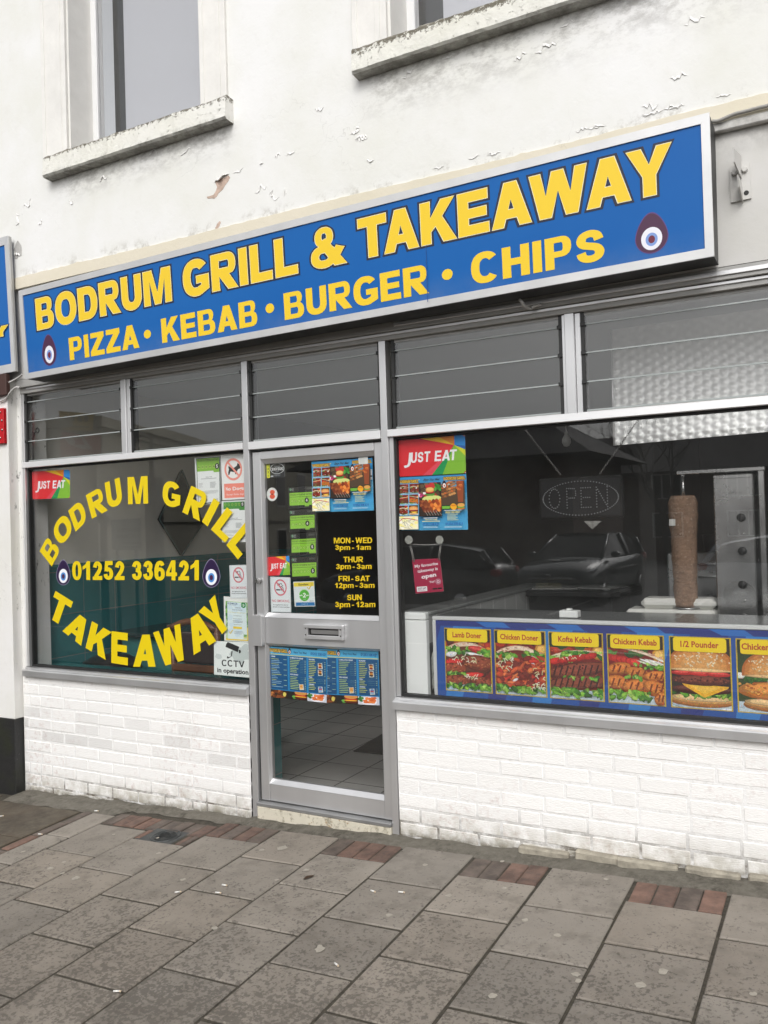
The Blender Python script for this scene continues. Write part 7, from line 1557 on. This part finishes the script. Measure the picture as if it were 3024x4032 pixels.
# cars
TYRE = mat('tyre', (.012, .012, .012), .8); CGL = mat('car_window', (.012, .014, .015), .10, spec=.22); CHROME = mat('chrome', (.6, .6, .6), .12, 1.0); LAMP = mat('headlight_lens', (.55, .58, .6), .1); REDL = mat('tail_lens', (.30, .02, .02), .15); PLATE = mat('number_plate', (.55, .50, .25), .5); DKPL = mat('bumper_plastic', (.02, .02, .02), .6)
def car(loc, rz, paint, lab, sc=1.0):
    """hatchback, nose towards local +x, built from cross sections along its length"""
    t = empty('parked_car', loc, lab, 'car', 'cars parked across the road')
    X = Matrix.Translation(loc) @ Matrix.Rotation(rz, 4, 'Z') @ Matrix.Scale(sc, 4)
    # x, half width at sill, half width at shoulder, shoulder z, bonnet/deck z, half width roof
    secs = [(-2.12, .70, .74, .72, .98), (-2.02, .80, .84, .80, 1.04), (-1.5, .86, .89, .90, 1.02), (-.6, .87, .90, .93, .98), (.3, .87, .90, .92, .97), (.95, .87, .89, .88, .97), (1.5, .86, .87, .80, .90), (1.95, .80, .82, .70, .78), (2.12, .66, .70, .60, .66)]
    m = MB(); o = 0; ring = []
    for (x, a, b, zs, zt) in secs:
        zb = .22 if abs(x) < 2 else .30
        ring.append([(x, -a*.92, zb), (x, -a, .36), (x, -b, zs*.72), (x, -b*.985, zs), (x, -b*.80, zt), (x, 0, zt+.025), (x, b*.80, zt), (x, b*.985, zs), (x, b, zs*.72), (x, a, .36), (x, a*.92, zb)])
    for r_ in ring: m.v += [X @ Vector(q) for q in r_]
    n = 11
    for i in range(len(ring)-1):
        for k in range(n-1): m.face((i*n+k, i*n+k+1, (i+1)*n+k+1, (i+1)*n+k), 0, (1, 1, 1), True)
        m.face((i*n, (i+1)*n, (i+1)*n+n-1, i*n+n-1), 0)
    m.face(tuple(range(n))[::-1]); m.face(tuple(range((len(ring)-1)*n, len(ring)*n)))
    body = m.build('body', paint, t)
    # cabin: glass with a roof skin and pillars
    g_ = [(-1.95, .70, 1.02), (-1.55, .60, 1.36), (-.9, .60, 1.47), (.05, .58, 1.45), (.95, .72, .98)]
    base = [(-2.0, .74, .97), (-1.5, .80, .98), (-.8, .82, .97), (.1, .82, .97), (1.02, .74, .96)]
    m = MB()
    for (x, y, z), (bx, by, bz) in zip(g_, base): m.v += [X @ Vector(q) for q in ((bx, -by, bz), (x, -y, z), (x, y, z), (bx, by, bz))]
    for i in range(4):
        for k in range(3): m.face((i*4+k, i*4+k+1, (i+1)*4+k+1, (i+1)*4+k), 0, (1, 1, 1), False)
    m.build('windows', CGL, t)
    m = MB()
    top = [(-1.72, .60, 1.345), (-1.5, .585, 1.40), (-.9, .575, 1.49), (.08, .56, 1.47)]
    for (x, y, z) in top: m.v += [X @ Vector(q) for q in ((x, -y-.04, z-.03), (x, -y*.7, z+.012), (x, 0, z+.022), (x, y*.7, z+.012), (x, y+.04, z-.03))]
    for i in range(3):
        for k in range(4): m.face((i*5+k, i*5+k+1, (i+1)*5+k+1, (i+1)*5+k), 0, (1, 1, 1), True)
    for s_ in (-1, 1):
        m.tube([X @ Vector(q) for q in ((1.0, s_*.75, .98), (.5, s_*.68, 1.24), (.08, s_*.61, 1.45))], .035, 6); m.tube([X @ Vector(q) for q in ((-.55, s_*.83, .96), (-.62, s_*.63, 1.45))], .035, 6); m.tube([X @ Vector(q) for q in ((-2.0, s_*.74, .98), (-1.75, s_*.64, 1.33))], .06, 6)
    m.build('roof', paint, t)
    for sx in (-1.32, 1.28):
        for s_ in (-1, 1):
            m = MB(); m.lathe((0, 0, 0), [(.18, -.10), (.30, -.10), (.32, -.06), (.32, .06), (.30, .10), (.18, .10)], 22, 'y'); m.v = [X @ (q + Vector((sx, s_*.80, .32))) for q in m.v]; w_ = m.build('wheel', TYRE, t)
            m = MB(); m.lathe((0, 0, 0), [(.20, -.08), (.20, .085), (.05, .10)], 18, 'y'); m.v = [X @ (Vector((q.x, q.y*s_, q.z)) + Vector((sx, s_*.81, .32))) for q in m.v]; m.build('rim', CHROME, w_)
    for s_ in (-1, 1):
        m = MB(); m.prism([X @ Vector(q) for q in ((1.86, s_*.56, .66), (2.05, s_*.52, .64), (1.80, s_*.83, .70), (1.62, s_*.86, .74))], X.to_3x3() @ Vector((.04, s_*.02, .05))); m.build('headlight', LAMP, t)
        m = MB(); m.box(-2.14, -1.95, s_*.70-.12, s_*.70+.12, .80, .96, .03, xf=X); m.build('tail_light', REDL, t)
        m = MB(); m.box(.62, .78, s_*.95-.09, s_*.95+.09, .98, 1.10, .04, xf=X); m.build('mirror', paint, t)
    m = MB(); m.box(2.06, 2.14, -.50, .50, .58, .62, .01, xf=X); m.box(2.10, 2.15, -.06, .06, .57, .69, .02, xf=X); m.build('grille_bar', CHROME, t)
    m = MB(); m.box(2.11, 2.16, -.27, .27, .40, .51, .005, xf=X); m.build('number_plate', PLATE, t); m = MB(); m.box(1.95, 2.14, -.66, .66, .24, .38, .04, xf=X); m.build('bumper', DKPL, t)
    return t
def paint(name, c): 
    m = mat(name, c, .3); m.node_tree.nodes['Principled BSDF'].inputs['Coat Weight'].default_value = 1.0; m.node_tree.nodes['Principled BSDF'].inputs['Coat Roughness'].default_value = .03; return m
car((-2.75, -16.6, ZR0), R_(94), paint('dark_green_paint', (.02, .034, .034)), 'dark hatchback parked nose on, mirrored under the LED sign', 1.08)
p = refl('b8', 1185, 460, 14.5); car((p.x+2.1, -15.2, ZR0), R_(6), paint('silver_white_paint', (.50, .52, .53)), 'silver white car mirrored beside the kebab grill')
car((2.0, -24, ZR0), R_(170), paint('dark_red_paint', (.10, .012, .012)), 'dark red car far back in the car park, mirrored behind the doner')
car((-5.6, -13.2, ZR0), R_(175), paint('black_paint', (.012, .012, .013)), 'black car mirrored behind the crimson hanging card')
# bare trees and a hedge
BARK = mat('bare_bark', (.06, .05, .04), .9, var=.3, vscale=12)
def tree(loc, h, seed, lab, spread=1.0):
    r = random.Random(seed); t = empty('bare_tree', loc, lab, 'tree', 'bare trees across the road'); L0 = Vector(loc)
    tr = MB(); br = MB()
    def grow_(p, d, l, rad, lev):
        q = [p]; 
        for i in range(2): d = (d + Vector((r.uniform(-.16, .16), r.uniform(-.16, .16), r.uniform(-.04, .10)))).normalized(); q.append(q[-1]+d*l/2)
        (tr if lev < 2 else br).tube(q, [rad, rad*.84, rad*.68], 7 if lev < 2 else 4, cap=False)
        if lev >= 7: return
        for k in range(2 if lev else 4):
            a = Vector((r.uniform(-1, 1), r.uniform(-1, 1), r.uniform(-.25, .75))).normalized(); grow_(q[-1], (d*.9 + a*.75*spread).normalized(), l*r.uniform(.62, .86), rad*.60, lev+1)
        if lev >= 2 and r.random() < .55:
            a = Vector((r.uniform(-1, 1), r.uniform(-1, 1), r.uniform(-.1, .6))).normalized(); grow_(q[1], (d*.5+a).normalized(), l*.6, rad*.45, lev+1)
    grow_(L0, Vector((0, 0, 1)), h*.30, h*.022, 0)
    tr.build('trunk', BARK, t); br.build('branches', BARK, t); return t
tree((-3.4, -31, ZR0), 6.6, 3, 'bare tree mirrored left of the quilted panel edge'); tree((4.2, -33, ZR0), 7.0, 5, 'bare spreading tree mirrored above the kebab grill', 1.2); tree((-8.5, -44, ZR0), 8.5, 8, 'tall bare tree far behind the hipped roof house')
g = NB('hedge_leaf'); g.col(g.mix(g.noise(6, 5), (.012, .018, .010), (.03, .04, .02))); g.rough(.8)
m = MB(); r_ = random.Random(12)
for i in range(5200):
    x = r_.uniform(-34, 26); z = ZR0 + abs(r_.gauss(0, 1.0)) + .2; y = -46+r_.uniform(-1.5, 1.5); z += 2.2*r_.random()*(.6+.4*sin(x*.4)); a, b = r_.uniform(0, 6.28), r_.uniform(-.8, .8); s = r_.uniform(.18, .42)
    u = Vector((cos(a), sin(a), b)).normalized()*s; v = Vector((-sin(a)*b, .3, 1)).normalized()*s*.7; c = Vector((x, y, z)); m.add([c-u, c-v*.6, c+u, c+v], [(0, 1, 2, 3)])
tag(m.build('hedge', g.m), kind='stuff')['label'] = 'dark hedge behind the car park, seen only mirrored in the window'
